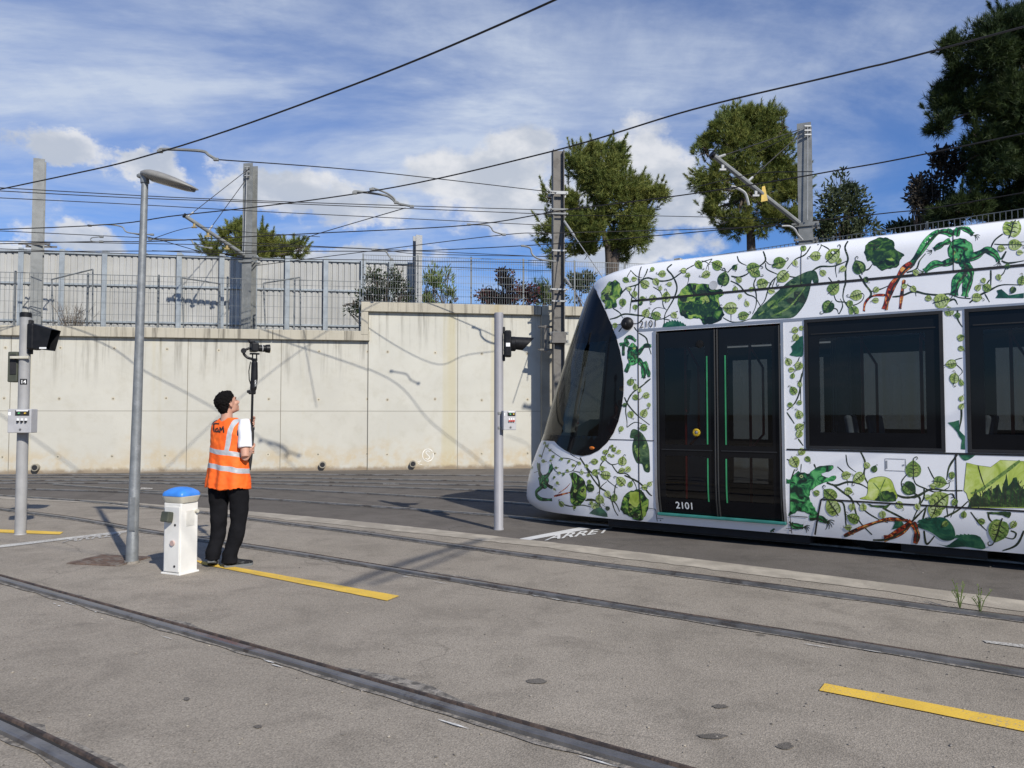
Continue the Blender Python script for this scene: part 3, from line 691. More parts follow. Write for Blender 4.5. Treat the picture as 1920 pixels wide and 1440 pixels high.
wire([(405, 299, 13.2), (700, 322, 17.2), (1043, 361, 21.5)], .011, 'span wire from the bent grey arm to the top clamp of the brownish mast')
wire([(-200, 340, 16.5), (0, 352, 17.5), (500, 377, 19.5), (1038, 394, 21.5)], .011, 'upper wire of the close parallel pair between left edge and brownish mast')
wire([(-200, 346, 16.5), (0, 358, 17.5), (500, 380, 19.5), (1038, 402, 21.5)], .011, 'lower wire of the close parallel pair between left edge and brownish mast')
wire([(-200, 362, 16.5), (0, 371, 17.5), (500, 397, 19.5), (1038, 423, 21.5)], .010, 'thin single wire below the parallel pair left of the brownish mast')
wire([(0, 433, 19), (253, 445, 20), (640, 464, 21), (1038, 482, 21.6)], .010, 'thin span wire slanting gently down across the second mast')
wire([(0, 453, 18), (500, 461, 20), (790, 476, 21), (1038, 481, 21.6)], .010, 'thin sagging wire just above the noise barrier top')
wire([(0, 466, 18), (300, 478, 20), (733, 488, 21), (1038, 493, 21.6)], .010, 'lowest span wire drawn along the top of the noise barrier')
wire([(733, 497, 21), (1038, 508, 21.6)], .010, 'short low wire tied to the brownish mast in front of the mesh')
wire([(285, 470, 20), (483, 474, 20.5), (600, 437, 19.5), (760, 390, 16.5)], .010, 'diagonal wire climbing from the second mast to the curved clamp on the contact wire')
wire([(480, 498, 22), (700, 470, 20), (947, 440, 18.6), (1038, 437, 19), (1300, 430, 19.5), (1498, 422, 17.2)], .010, 'thin wire between the second mast foot and the tall mast')
wire([(245, 437, 19), (300, 450, 19.5), (400, 478, 21), (455, 484, 22.6)], .010, 'short slanting wire between the street lamp and the second mast arm')
wire([(285, 448, 19), (365, 426, 20.5), (470, 436, 20), (600, 444, 20)], .009, 'thin wire bent upward over the arm of the second mast')
wire([(1058, 404, 21.6), (1240, 405, 20), (1500, 412, 17.5)], .009, 'thin wire hanging between the two big masts in front of both pine crowns')
wire([(1300, 352, 16), (1412, 326, 15.5), (1500, 322, 14.6), (1525, 322, 14)], .009, 'short wire ending in a clamp beside the tall mast')
wire([(1420, 285, 17.5), (1499, 246, 17.2)], .009, 'short wire end reaching the top of the tall mast')
# curved steady arms clipped on the wires
def steady(pts, Y, label, r=.017):
    b = MB(); P = [at(x, y, Y) for x, y in pts]; b.tube(spline(P, 5), r, 7)
    for k in (0, len(P) - 1): b.box(P[k], (.09, .06, .05), None, 0, .01)
    tag(b.build('steady_arm', M['galv']), label, 'steady arm', 'curved steady arms clipped to the wires')
steady([(300, 284), (303, 280), (345, 281), (381, 284), (392, 291), (405, 299)], 13.1, 'long bent grey steady arm high above the street lamp', .026)
steady([(665, 362), (668, 359), (720, 366), (735, 373), (745, 381), (772, 387)], 15.2, 'curved steady arm holding the contact wire left of the white cloud', .024)
steady([(697, 355), (701, 353), (725, 362), (738, 371), (743, 380)], 15.1, 'second curved steady arm crossing the one left of the white cloud', .02)
steady([(879, 421), (912, 422), (921, 427), (926, 434), (945, 440)], 18, 'curved steady arm above the right end of the noise barrier')
steady([(980, 461), (994, 465), (998, 477), (1012, 486), (1040, 490)], 20, 'small curved steady arm left of the brownish mast', .024)
steady([(168, 423), (200, 421), (228, 425), (240, 436), (285, 440)], 19, 'curved steady arm between the first mast and the street lamp')
steady([(281, 449), (340, 450), (358, 450), (366, 460), (395, 465)], 19.5, 'curved steady arm just right of the street lamp pole')
steady([(700, 469), (722, 471), (728, 478), (734, 486)], 20.5, 'small hook-shaped steady arm above the mesh at the barrier end', .022)
steady([(190, 453), (172, 452), (172, 446), (190, 444)], 18.5, 'small wire loop connector left of the street lamp', .012)
# overhead frame behind the viewer, casts the soft shadow on the tarmac
om = empty('catenary_mast', (14, 1, 0), label='steel mast standing out of frame to the right of the viewpoint', cat='mast', group='steel masts carrying the overhead wires')
def over(px, py, h): g = gnd(px, py); return g + SV * (h / SV.z)
b = MB(); hbeam(b, Vector((0, 0, 0)), 8.2, .3, .32, .5); b.build('column', M['galv'], om)
def over_arm(pts, r, label):
    b = MB(); b.tube(pts, r, 8); tag(b.build('steady_arm', M['galv']), label, 'steady arm', 'curved steady arms clipped to the wires')
over_arm([over(640, 1100, 6.3), over(770, 1052, 6.3), over(905, 1012, 6.3)], .036, 'longer overhead arm out of frame that throws a soft shadow on the tarmac')
over_arm([over(690, 1098, 6.1), over(800, 1062, 6.2), over(880, 1030, 6.3)], .026, 'shorter overhead arm out of frame that throws a soft shadow on the tarmac')
b = MB(); b.tube([over(640, 1100, 6.3) + Vector((-9, 4, 1)), over(640, 1100, 6.31), over(905, 1012, 6.31), Vector((14, 1, 7.4))], .009, 6); tag(b.build('overhead_wire', M['wire']), 'span wire high above the viewpoint, out of the picture', 'overhead wire', 'overhead wires of the tram line')
wire_extra = [[(-12, 9, 7.2), (8, -9, 7.0)], [(-14, 17, 7.4), (14, 3.5, 7.6)], [(-3, 15.5, 6.6), (3, 3, 6.8)], [(-10, 5, 6.4), (2, 16.5, 7.8)]]
for k, pts in enumerate(wire_extra):
    pass
# ------------------------------------------------------------------ depot seen only as a reflection
dp = empty('depot_building', (0, -58, 0), label='long low grey depot hall far behind the viewpoint', cat='building')
b = MB(); b.box((6, 0, 3.4), (70, 16, 6.8)); b.build('wall', mat('depot_cladding', (.16, .16, .165), .6), dp)
b = MB(); b.box((6, 0, 7.05), (71, 17, .5)); b.build('roof', mat('depot_roof', (.09, .09, .09), .7), dp)
for k in range(8):
    b = MB(); b.box((-24 + k * 8, 8.05, 2.4), (4.4, .1, 4.8)); b.build('door', M['black_matte'], dp)
# ------------------------------------------------------------------ the tram
# tram frame: x along the body (towards the right of the photo), y = -1.325 is the side facing the camera, z up
TO = Vector((1.80, 9.79, 0)) + NN * 1.325
TM = Matrix.Translation(TO) @ Matrix.Rotation(math.atan2(DD.y, DD.x), 4, 'Z'); TI = TM.inverted()
tram = empty('tram', TO, math.atan2(DD.y, DD.x), label='low-floor tram painted white with green vines, leaves and animals, dark windows and a sloping nose', cat='tram')
EXN = 2.9; HW = 1.325; X0 = -.30; XE = 7.3
def ins(z):
    a = 0
    if z < .75: a += .11 * ((.75 - z) / .55) ** 2
    if z > 2.66: a += .05 * (z - 2.66) / .8
    if z > 3.34: a += .10 * ((z - 3.34) / .2) ** 2
    return a
LC = TI @ CAM
SIL = [(500, 1215), (505, 1186), (509, 1165), (513, 1148), (520, 1131), (527, 1120), (535, 1112), (560, 1100), (600, 1086), (650, 1069), (700, 1053), (750, 1038), (800, 1024), (820, 1019), (832, 1012), (850, 1005), (880, 994), (905, 989), (930, 987), (942, 991), (950, 1003), (956, 1025), (965, 1080), (975, 1190)]
def silx(y):
    if y <= SIL[0][0]: return SIL[0][1]
    for (a, b), (c, d) in zip(SIL, SIL[1:]):
        if y <= c: return b + (d - b) * (y - a) / (c - a)
    return SIL[-1][1]
def plan(x_tip, z, phi):   # phi 0 at the side seam, pi/2 at the front centre
    L = X0 - x_tip; e = 2 / EXN
    return X0 - L * math.sin(phi) ** e, -(HW - ins(z)) * math.cos(phi) ** e
def silrow(tip, z):
    best = None
    for k in range(0, 41):
        ph = k / 40 * math.pi / 2; x, y = plan(tip, z, ph); p = proj(TM @ Vector((x, y, z)))
        if best is None or p[0] < best[0]: best = p
    return best
def fit(z):
    lo, hi = -5.0, X0 - .05
    for _ in range(26):
        m = (lo + hi) / 2; p = silrow(m, z)
        if p[0] < silx(p[1]): lo = m
        else: hi = m
    return (lo + hi) / 2
ZT = 3.53
TIPT = [(z / 50, fit(z / 50)) for z in range(9, 178)]
def tip(z):
    z = max(.18, min(3.54, z)); i = (z - .18) * 50; k = min(int(i), len(TIPT) - 2); f = i - k
    vals = [TIPT[max(0, min(len(TIPT) - 1, k + j))][1] for j in (-1, 0, 1, 2)]
    return vals[1] * (1 - f) + vals[2] * f
# smooth the fitted nose line a little
for _ in range(3):
    TIPT = [TIPT[0]] + [(TIPT[i][0], (TIPT[i - 1][1] + 2 * TIPT[i][1] + TIPT[i + 1][1]) / 4) for i in range(1, len(TIPT) - 1)] + [TIPT[-1]]
def S(u, z):
    if u < 0:
        x, y = plan(tip(z), z, min(-u, 1) * math.pi / 2)
    else: x, y = X0 + u, -(HW - ins(z))
    return Vector((x, y, z))
def SN(u, z):
    e = .004
    if u < -.97: u = -.97
    a = S(u + e, z) - S(u - e, z); b = S(u, z + e) - S(u, z - e); n = a.cross(b)
    n.normalize()
    if n.y > 0 and n.x > -.2: n = -n
    return n
def SO(u, z, off=0.0): return S(u, z) + SN(u, z) * off if off else S(u, z)
def xz2u(x, z): # x local -> u
    if x >= X0: return x - X0
    L = X0 - tip(z); s = max(0, min(1, (X0 - x) / L)); return -math.asin(min(1, s ** (EXN / 2))) / (math.pi / 2)
# full hull for ray casting
ug = [-1 + i / 40 for i in range(40)] + [i * .1 for i in range(0, 76)]
zg = [.18 + i * .04 for i in range(0, 84)] + [3.53]
vs = [S(u, z) for z in zg for u in ug]; nu = len(ug)
fs = [(j * nu + i, j * nu + i + 1, (j + 1) * nu + i + 1, (j + 1) * nu + i) for j in range(len(zg) - 1) for i in range(nu - 1)]
HB = BVHTree.FromPolygons(vs, fs)
def hit(px, py):
    d = (TI.to_3x3() @ ray(px, py)).normalized(); loc, n, i, ds = HB.ray_cast(LC, d)
    if loc is None: return None
    if n.dot(d) > 0: n = -n
    return loc, n
def pu(px, py):  # image point -> (u, z) on the hull
    h = hit(px, py)
    if h is None: return None
    return xz2u(h[0].x, h[0].z), h[0].z
def sx_(px, py=800): return hit(px, py)[0].x
# -------- openings
ZW0, ZW1 = 1.175, 2.645
DX0, DX1 = sx_(1228, 700), sx_(1468, 700); DZ0, DZ1 = .30, 2.625
wins = [(sx_(1509, 700), sx_(1770, 700))]; pil = sx_(1811, 700) - wins[0][1]; ww = wins[0][1] - wins[0][0]
wins.append((wins[0][1] + pil, wins[0][1] + pil + ww * .98)); DOOR2 = (wins[1][1] + pil, wins[1][1] + pil + (DX1 - DX0))
GP = [(1113, 534), (1119, 545), (1127, 563), (1137, 585), (1147, 608), (1156, 632), (1163, 657), (1168, 683), (1170, 710), (1169.5, 738), (1166, 765), (1160, 790), (1151, 812), (1139, 830), (1124, 844), (1108, 852), (1092, 855), (1075, 852), (1058, 843), (1046, 834), (1040, 827)]
gp = [pu(*p) for p in GP]; gp = [p for p in gp if p]
zt_g = gp[0][1]; zb_g = gp[-1][1]
GPOLY = [(-1.0, zt_g + .01)] + gp + [(-1.0, zb_g - .01)]
SEX, SEZ = 2.2, 1.0      # scale of u in the nose so that offsets are roughly metric
def inpoly(p, poly):
    x, y = p; c = False
    for i in range(len(poly)):
        x1, y1 = poly[i]; x2, y2 = poly[i - 1]
        if (y1 > y) != (y2 > y) and x < (x2 - x1) * (y - y1) / (y2 - y1) + x1: c = not c
    return c
def edist(p, poly, sx=SEX):
    d = 1e9; n = len(poly)
    for i in range(n):
        a, b_ = poly[i - 1], poly[i]
        if a[0] <= -.999 and b_[0] <= -.999: continue
        ax, ay, bx, by = a[0] * sx, a[1], b_[0] * sx, b_[1]; px, py = p[0] * sx, p[1]
        dx, dy = bx - ax, by - ay; L = dx * dx + dy * dy; t_ = 0 if L == 0 else max(0, min(1, ((px - ax) * dx + (py - ay) * dy) / L))
        d = min(d, math.hypot(px - ax - t_ * dx, py - ay - t_ * dy))
    return d
def lines(vals, step):
    out = []
    for a, b_ in zip(vals, vals[1:]):
        n = max(1, round((b_ - a) / step)); out += [a + (b_ - a) * k / n for k in range(n)]
    return out + [vals[-1]]
xs = [0] + sorted([x - X0 for w_ in wins for x in w_] + [DX0 - X0, DX1 - X0, DOOR2[0] - X0, DOOR2[1] - X0]) + [XE - X0]
ug = [-1 + i / 48 for i in range(48)] + lines(xs, .08)
zg = lines([.18, DZ0, ZW0, DZ1, ZW1, 3.34, ZT], .05)
def hullmesh(side):
    b = MB(); nu = len(ug)
    b.v = [tuple(Vector((p.x, p.y * side, p.z))) for z in zg for u in ug for p in (S(u, z),)]
    for j in range(len(zg) - 1):
        zc_ = (zg[j] + zg[j + 1]) / 2
        for i in range(nu - 1):
            uc = (ug[i] + ug[i + 1]) / 2; x = uc + X0; skip = False
            if uc > 0:
                if any(a < x < c for a, c in wins) and ZW0 < zc_ < ZW1: skip = True
                if (DX0 < x < DX1 or DOOR2[0] < x < DOOR2[1]) and DZ0 < zc_ < DZ1: skip = True
            elif inpoly((uc, zc_), GPOLY) and edist((uc, zc_), GPOLY) > .07: skip = True
            if not skip:
                f = (j * nu + i, j * nu + i + 1, (j + 1) * nu + i + 1, (j + 1) * nu + i); b.f.append(f if side > 0 else f[::-1]); b.m.append(0)
    return b
def vinyl(name, col, rough=.3):
    m, t, b = newmat(name); tc = t.node('ShaderNodeTexCoord').outputs['Object']
    c = t.mixc(t.maprange(t.noise(tc, 1.5, 4), .3, .7), tuple(x * .96 for x in col), col)


    t.l.new(c, b.inputs['Base Color']); b.inputs['Roughness'].default_value = rough; b.inputs['Coat Weight'].default_value = .35; b.inputs['Coat Roughness'].default_value = .12
    bn = t.node('ShaderNodeBump', {'Strength': .12, 'Distance': .05, 'Height': t.noise(t.mapping(tc, (1, 1, .4)), 2.2, 2)}); t.l.new(bn.outputs[0], b.inputs['Normal'])
    return m
M['tram_white'] = vinyl('white_vinyl_wrap', (.86, .86, .865))
m, t, b = newmat('dark_tinted_glass'); 
gl = t.node('ShaderNodeBsdfGlossy', {'Color': (1, 1, 1, 1), 'Roughness': .012}); tr = t.node('ShaderNodeBsdfTransparent', {'Color': (.31, .335, .35, 1)})
fr = t.node('ShaderNodeFresnel', {'IOR': 1.5}); mx = t.node('ShaderNodeMixShader', {0: t.math('MINIMUM', t.math('MULTIPLY', fr.outputs[0], .75), .30), 1: tr.outputs[0], 2: gl.outputs[0]})
t.l.new(mx.outputs[0], t.n['Material Output'].inputs[0]); M['glass'] = m
M['frit'] = mat('black_glass_border', (.006, .0065, .008), .06, 0, .1, 5); M['frit'].node_tree.nodes['Principled BSDF'].inputs['Specular IOR Level'].default_value = .22
for l_ in list(M['frit'].node_tree.nodes['Principled BSDF'].inputs['Roughness'].links): M['frit'].node_tree.links.remove(l_)
M['frit'].node_tree.nodes['Principled BSDF'].inputs['Roughness'].default_value = .05
M['rubber'] = mat('black_rubber', (.012, .012, .012), .6)
M['inner'] = mat('tram_interior_grey', (.42, .43, .43), .7); M['inner_dark'] = mat('tram_interior_dark', (.05, .05, .055), .7)
M['seat_fab'] = mat('tram_seat', (.16, .26, .20), .8); M['pole_red'] = mat('red_grab_pole', (.35, .02, .02), .35); M['alu'] = mat('brushed_aluminium', (.45, .45, .46), .35, .7, .06)
M['teal'] = mat('teal_sill', (.03, .17, .145), .5); M['green_line'] = mat('green_handle_strip', (.035, .26, .10), .5); M['button'] = mat('yellow_button', (.75, .55, .04), .4); M['amber'] = mat('amber_lens', (.75, .2, .02), .3)
M['under'] = mat('underframe_black', (.02, .02, .02), .8, .2, .3, 8)
body = empty('body', parent=None) if 0 else None
# white shell: camera side, far side, roof and floor in one mesh
b = hullmesh(1); b2 = hullmesh(-1); b.add(b2.v, b2.f)
xs_ = [S(u, ZT) for u in ug]; vs = []
for k, f_ in enumerate((1, .9, .6, .2, -.2, -.6, -.9, -1)):
    h = ZT + (.05 if abs(f_) < .7 else (.035 if abs(f_) < .95 else 0)); vs += [Vector((p.x if f_ else p.x, p.y * f_, h if u_ > -.98 else ZT)) for p, u_ in zip(xs_, ug)]
nu = len(ug); b.add(vs, [(j * nu + i, j * nu + i + 1, (j + 1) * nu + i + 1, (j + 1) * nu + i) for j in range(7) for i in range(nu - 1)])
shell = b.build('body', M['tram_white'], tram, True)
# dark lining inside so that the interior is not white
# -------- conformal sheets on the hull
def cdt_sheet(poly, step, off, mats, matfn, name, parent, side=1, sx=1.0, inner=None):
    pts = []; n = len(poly); edges = []
    bp = []
    for i in range(n):
        a, c = poly[i], poly[(i + 1) % n]; L = math.hypot((c[0] - a[0]) * sx, c[1] - a[1]); k = max(1, round(L / step))
        bp += [(a[0] + (c[0] - a[0]) * q / k, a[1] + (c[1] - a[1]) * q / k) for q in range(k)]
    pts = [Vector((p[0] * sx, p[1])) for p in bp]; edges = [(i, (i + 1) % len(bp)) for i in range(len(bp))]
    if inner:
        for poly2 in inner:
            o = len(pts); q2 = []
            for i in range(len(poly2)):
                a, c = poly2[i], poly2[(i + 1) % len(poly2)]; L = math.hypot((c[0] - a[0]) * sx, c[1] - a[1]); k = max(1, round(L / step))
                q2 += [(a[0] + (c[0] - a[0]) * q / k, a[1] + (c[1] - a[1]) * q / k) for q in range(k)]
            pts += [Vector((p[0] * sx, p[1])) for p in q2]; edges += [(o + i, o + (i + 1) % len(q2)) for i in range(len(q2))]
    x0, x1 = min(p[0] for p in poly), max(p[0] for p in poly); z0, z1 = min(p[1] for p in poly), max(p[1] for p in poly)
    st = step / sx; u = x0 + st / 2
    while u < x1:
        z = z0 + step / 2
        while z < z1:
            if inpoly((u, z), poly) and edist((u, z), poly, sx) > step * .4: pts.append(Vector((u * sx, z + 1e-4 * math.sin(u * 97))))
            z += step
        u += st
    v2, e2, f2, _, _, _ = delaunay_2d_cdt(pts, edges, [], 0, 1e-6)
    b = MB(); b.v = []
    for v in v2:
        p = SO(max(v.x / sx, -1), v.y, off); b.v.append((p.x, p.y * side, p.z))
    for f in f2:
        f = tuple(f); c = sum((v2[i] for i in f), Vector((0, 0))) / len(f)
        if not inpoly((c.x / sx, c.y), poly): continue
        b.f.append(f); b.m.append(matfn((c.x / sx, c.y)))
    return b
def offs_inner(poly, d, sx):
    cx = sum(p[0] for p in poly) / len(poly); cy = sum(p[1] for p in poly) / len(poly); out = []
    for p in poly:
        dx, dy = (p[0] - cx) * sx, p[1] - cy; L = math.hypot(dx, dy); k = (L - d) / L; out.append((cx + (p[0] - cx) * k, cy + (p[1] - cy) * k))
    return out
# windscreen + cab side glass: dark border and two clear parts, both sides of the nose in one wrapped pane
clear1 = [pu(*p) for p in ((1066, 640), (1129, 640), (1129, 726), (1129, 818), (1060, 818), (1040, 812), (1050, 770))]
zc0 = pu(1129, 818)[1]; zc1 = pu(1129, 640)[1]; ucl = pu(1129, 730)[0]
CL1 = [(-1.0, zc0), (-.75, zc0), (-.6, zc0), (ucl, zc0), (ucl, (zc0 + zc1) / 2), (ucl, zc1), (-.7, zc1), (-1.0, zc1)]
def gm(c): return 0 if inpoly(c, CL1) else 1
bb = cdt_sheet(GPOLY, .06, .007, None, gm, 'x', None, 1, SEX, [CL1]); b3 = cdt_sheet(GPOLY, .06, .007, None, gm, 'x', None, -1, SEX, [CL1])
o_ = len(bb.v); bb.v += b3.v; bb.f += [tuple(i + o_ for i in f) for f in b3.f]; bb.m += b3.m
mg = M['glass'].copy(); mg.name = 'darker_cab_glass'
for n_ in mg.node_tree.nodes:
    if n_.type == 'BSDF_TRANSPARENT': n_.inputs[0].default_value = (.2, .215, .22, 1)
wsn = bb.build('windscreen', [mg, M['frit']], tram, True)
def line_uv(pts, w_, off, step=.05, side=1):
    P = []
    for a, c in zip(pts, pts[1:]):
        k = max(1, round(math.hypot(c[0] - a[0], c[1] - a[1]) / step)); P += [(a[0] + (c[0] - a[0]) * q / k, a[1] + (c[1] - a[1]) * q / k) for q in range(k)]
    P.append(pts[-1]); Q = [SO(max(-1, u), z, off) for u, z in P]; vs = []
    for i, p in enumerate(Q):
        d = (Q[min(i + 1, len(Q) - 1)] - Q[max(i - 1, 0)]).normalized(); n = SN(*P[i]); c = d.cross(n).normalized(); vs += [p + c * w_, p - c * w_]
    return [Vector((v.x, v.y * side, v.z)) for v in vs], [(2 * i, 2 * i + 1, 2 * i + 3, 2 * i + 2) for i in range(len(Q) - 1)]
U = lambda x: x - X0
seams = MB(); lt = MB()
ZS = 3.045   # roof fairing seam
zsn = pu(1150, 610)[1]; zlow = pu(1150, 822)[1]; us = U(sx_(1197, 700)); uA = pu(1120, 614)
useam = pu(1197, 700)[0]
usr = pu(1199, 570)[0]
for side in (1, -1):
    for pts, w_ in (([(useam, .24), (useam, 3.5)], .007), ([(usr, ZS), (0, ZS), (U(XE), ZS)], .014), ([(-.62, zsn + .03), (useam, zsn)], .004), ([(-.9, zlow), (-.4, zlow - .01), (U(DX0) - .02, zlow - .02)], .005),
                    ([(U(DX1) + .03, ZW0 - .012), (U(DOOR2[0]) - .03, ZW0 - .012)], .009), ([(U(DX1) + .03, .40), (U(DX1) + .24, .40)], .005), ([(U(sx_(1793, 900)), .60), (U(sx_(1793, 900)), ZW0 - .02)], .006),
                    ([(U(sx_(1528, 1000)), .20), (U(sx_(1540, 935)), .615), (U(wins[1][1]) - .2, .615), (U(wins[1][1]), .2)], .009), ([(U(sx_(1502, 500)), ZS), (U(sx_(1502, 500)), 3.5)], .004), ([(U(sx_(1788, 500)), ZS), (U(sx_(1788, 500)), 3.5)], .004),
                    ([(U(DX1) + .045, .19), (U(DX1) + .045, .40)], .004), ([(U(DX0) - .03, .2), (U(DX0) - .03, .36), (U(DX0) - .15, .37)], .004)):
        seams.add(*line_uv(pts, w_, .0048, .05, side))
seams.build('panel_seams', M['rubber'], tram)
# light strip under the roof panels and aluminium door frame
b = MB()
for side in (1, -1): b.add(*line_uv([(useam, 2.652), (U(XE), 2.652)], .016, .004, .1, side))
b.build('drip_rail', M['alu'], tram)
# -------- windows
def pane(x0, x1, z0, z1, off, bz, clear, nm, side=1, parent=tram):
    poly = [(U(x0), z0), (U(x1), z0), (U(x1), z1), (U(x0), z1)]; bx0, bx1, c0, c1 = clear
    cl = [(U(bx0), c0), (U(bx1), c0), (U(bx1), c1), (U(bx0), c1)]
    b = cdt_sheet(poly, .15, off, None, lambda c: 0 if inpoly(c, cl) else 1, nm, None, side, 1.0, [cl])
    return b.build(nm, [M['glass'], M['frit']], parent)
def frame(x0, x1, z0, z1, w_, off, th, m, nm, side=1, parent=tram):
    b = MB(); y = -(HW)
    for a, c, e, g in ((x0, x1, z0, z0 + w_), (x0, x1, z1 - w_, z1), (x0, x0 + w_, z0 + w_, z1 - w_), (x1 - w_, x1, z0 + w_, z1 - w_)):
        b.box(((a + c) / 2, (y - off) * side, (e + g) / 2), (c - a, th, g - e))
    return b.build(nm, m, parent)
for side in (1, -1):
    for (a, c) in wins:
        wd = empty('window', (0, 0, 0)); wd.parent = tram
        frame(a + .001, c - .001, ZW0 + .001, ZW1 - .001, .035, -.012, .045, M['rubber'], 'frame', side, wd)
        pane(a + .03, c - .03, ZW0 + .03, ZW1 - .03, -.012, .1, (a + .16, c - .17, ZW0 + .19, ZW1 - .22), 'pane', side, wd)
        b = MB(); b.box(((a + c) / 2, -(HW - .006) * side, ZW1 - .17), (c - a - .14, .008, .012)); b.build('vent_bar', M['rubber'], wd)
# -------- doors: two leaves with upper and lower panes
def leaf(x0, x1, mir, side, parent):
    r = empty('door_leaf'); r.parent = parent; z0, z1 = DZ0 + .03, DZ1 - .025; yo = .012; W_ = x1 - x0
    gx0, gx1 = (x0 + W_ * .18, x1 - W_ * .13) if mir else (x0 + W_ * .13, x1 - W_ * .18)
    pans = [(gx0, gx1, 1.19, 2.40), (gx0, gx1, .50 if 0 else .52, 1.05)]
    poly = [(U(x0), z0), (U(x1), z0), (U(x1), z1), (U(x0), z1)]; cls = [[(U(a), c), (U(b_), c), (U(b_), d), (U(a), d)] for a, b_, c, d in pans]
    b = cdt_sheet(poly, .09, -yo, None, lambda c: 0 if any(inpoly(c, q) for q in cls) else 1, 'x', None, side, 1.0, cls)
    b.build('glazing', [M['glass'], M['frit']], r, True)
    b = MB(); zs = [z0 + (z1 - z0) * k / 12 for k in range(13)]
    for xx in (x0 + .012, x1 - .012):
        b.tube([Vector((xx, (S(1, z).y - 0.0 + yo - .012) * side, z)) for z in zs], .012, 6)
    b.build('edge_seal', M['rubber'], r)
    b = MB(); b.box(((x0 + x1) / 2, -(HW - .008) * side, 1.125), (W_ - .1, .010, .012)); b.build('mid_rail', M['rubber'], r)
    hx = x1 - W_ * .145 if not mir else x0 + W_ * .145
    b = MB()
    b.add(*line_uv([(U(hx), 1.20), (U(hx), 2.28)], .009, -yo + .006, .1, side)); b.add(*line_uv([(U(hx + .0), .50), (U(hx), 1.03)], .009, -yo + .006, .06, side)); b.build('handle_strip', M['green_line'], r)
    return r
for (dx0, dx1) in ((DX0, DX1), DOOR2):
    for side in (1, -1):
        dr = empty('door'); dr.parent = tram; mid = (dx0 + dx1) / 2 + (.0)
        l1 = leaf(dx0 + .03, mid - .004, False, side, dr); l2 = leaf(mid + .004, dx1 - .03, True, side, dr)
        b = MB(); zs = [DZ0 + (2.63 - DZ0) * k / 16 for k in range(17)]
        for xx in (dx0 + .004, dx1 - .004):
            for a_, c_ in zip(zs, zs[1:]):
                pa, pb = S(1, a_).y * side, S(1, c_).y * side; o1 = .012 * side; o2 = -.05 * side
                q = [(xx - .016, pa - o1, a_), (xx + .016, pa - o1, a_), (xx + .016, pb - o1, c_), (xx - .016, pb - o1, c_), (xx - .016, pa - o2, a_), (xx + .016, pa - o2, a_), (xx + .016, pb - o2, c_), (xx - .016, pb - o2, c_)]
                b.add(q, [(0, 1, 2, 3), (1, 5, 6, 2), (4, 0, 3, 7)])
        b.build('frame', M['alu'], dr)
        b = MB(); yb = S(1, DZ0).y * side; b.box(((dx0 + dx1) / 2, yb - .01 * side, DZ0 + .006), (dx1 - dx0, .06, .035), None, 0, .008); b.build('sill', M['teal'], dr)
        if side == 1:
            b = MB(); bxp = mid - .10 - .06; c = Vector((sx_(1306, 811), -(HW - .012), hit(1306, 811)[0].z))
            b.lathe([(.048, -.008), (.048, -.022), (.036, -.030), (.024, -.031), (.022, -.026), (.0, -.026)], c, 'y', 20, 0); b.lathe([(.021, -.027), (.012, -.034), (.0, -.036)], c, 'y', 14, 1)
            b.build('open_button', [M['button'], M['alu']], l1)
            b = MB(); c = Vector((sx_(1311, 645), -(HW - .012), hit(1311, 645)[0].z)); b.lathe([(.05, 0), (.05, -.006), (.03, -.01), (.0, -.011)], c, 'y', 18); b.build('sensor', M['rubber'], l1)
# fleet number on the door and above it
def tram_text(s, x, z, h, m, parent, off=.004, bold=.01, base=0.0, sl=0):
    vs, fs = text_mesh(s, 1, bold); ht = max(v.y for v in vs); b = MB()
    b.add([SO(U(x + v.x / ht * h), z + v.y / ht * h, off) for v in vs], fs); return b.build('fleet_number', m, parent)
p = hit(1267, 953)[0]; tram_text('2101', p.x, p.z, .085, M['label_white'], tram, -.004, .012)
p = hit(1199, 615)[0]; tram_text('2101', p.x, p.z, .088, M['label_black'], tram, .0095, .0)
# cab-side camera pod
h_ = hit(1178, 607); c = h_[0]; b = MB(); b.ell(c + Vector((0, -.03, 0)), (.085, .07, .085), None, 20, 12); b.box(c + Vector((-.015, -.085, -.02)), (.07, .05, .06), None, 0, .015); smooth_angle(b.build('mirror_camera', M['black_plastic'], tram), 50)
h_ = hit(1110, 840); b = MB(); b.ell(h_[0] + h_[1] * .008, (.055, .012, .022), Matrix.Rotation(R(-20), 3, 'Z'), 14, 8); b.build('indicator', M['amber'], tram, True)
h_ = hit(1338, 535); b = MB(); vs = [h_[0] + Vector((.055 * math.cos(a), -.012, .055 * math.sin(a))) for a in [k * math.pi / 12 for k in range(24)]]; b.add(vs, [tuple(range(24))]); b.build('roof_cap', mat('pale_disc', (.55, .56, .57), .5), tram)
# wiper
b = MB(); P = [S(-.86, z) + SN(-.86, z) * .05 for z in (1.28, 1.6, 1.95, 2.2)]; P[0] = S(-.8, 1.25) + SN(-.8, 1.25) * .02; b.tube(P, .014, 6); P2 = [S(-.83, z) + SN(-.83, z) * .035 for z in (1.5, 2.0, 2.6)]; b.tube(P2, .012, 6); b.build('wiper', M['rubber'], tram)
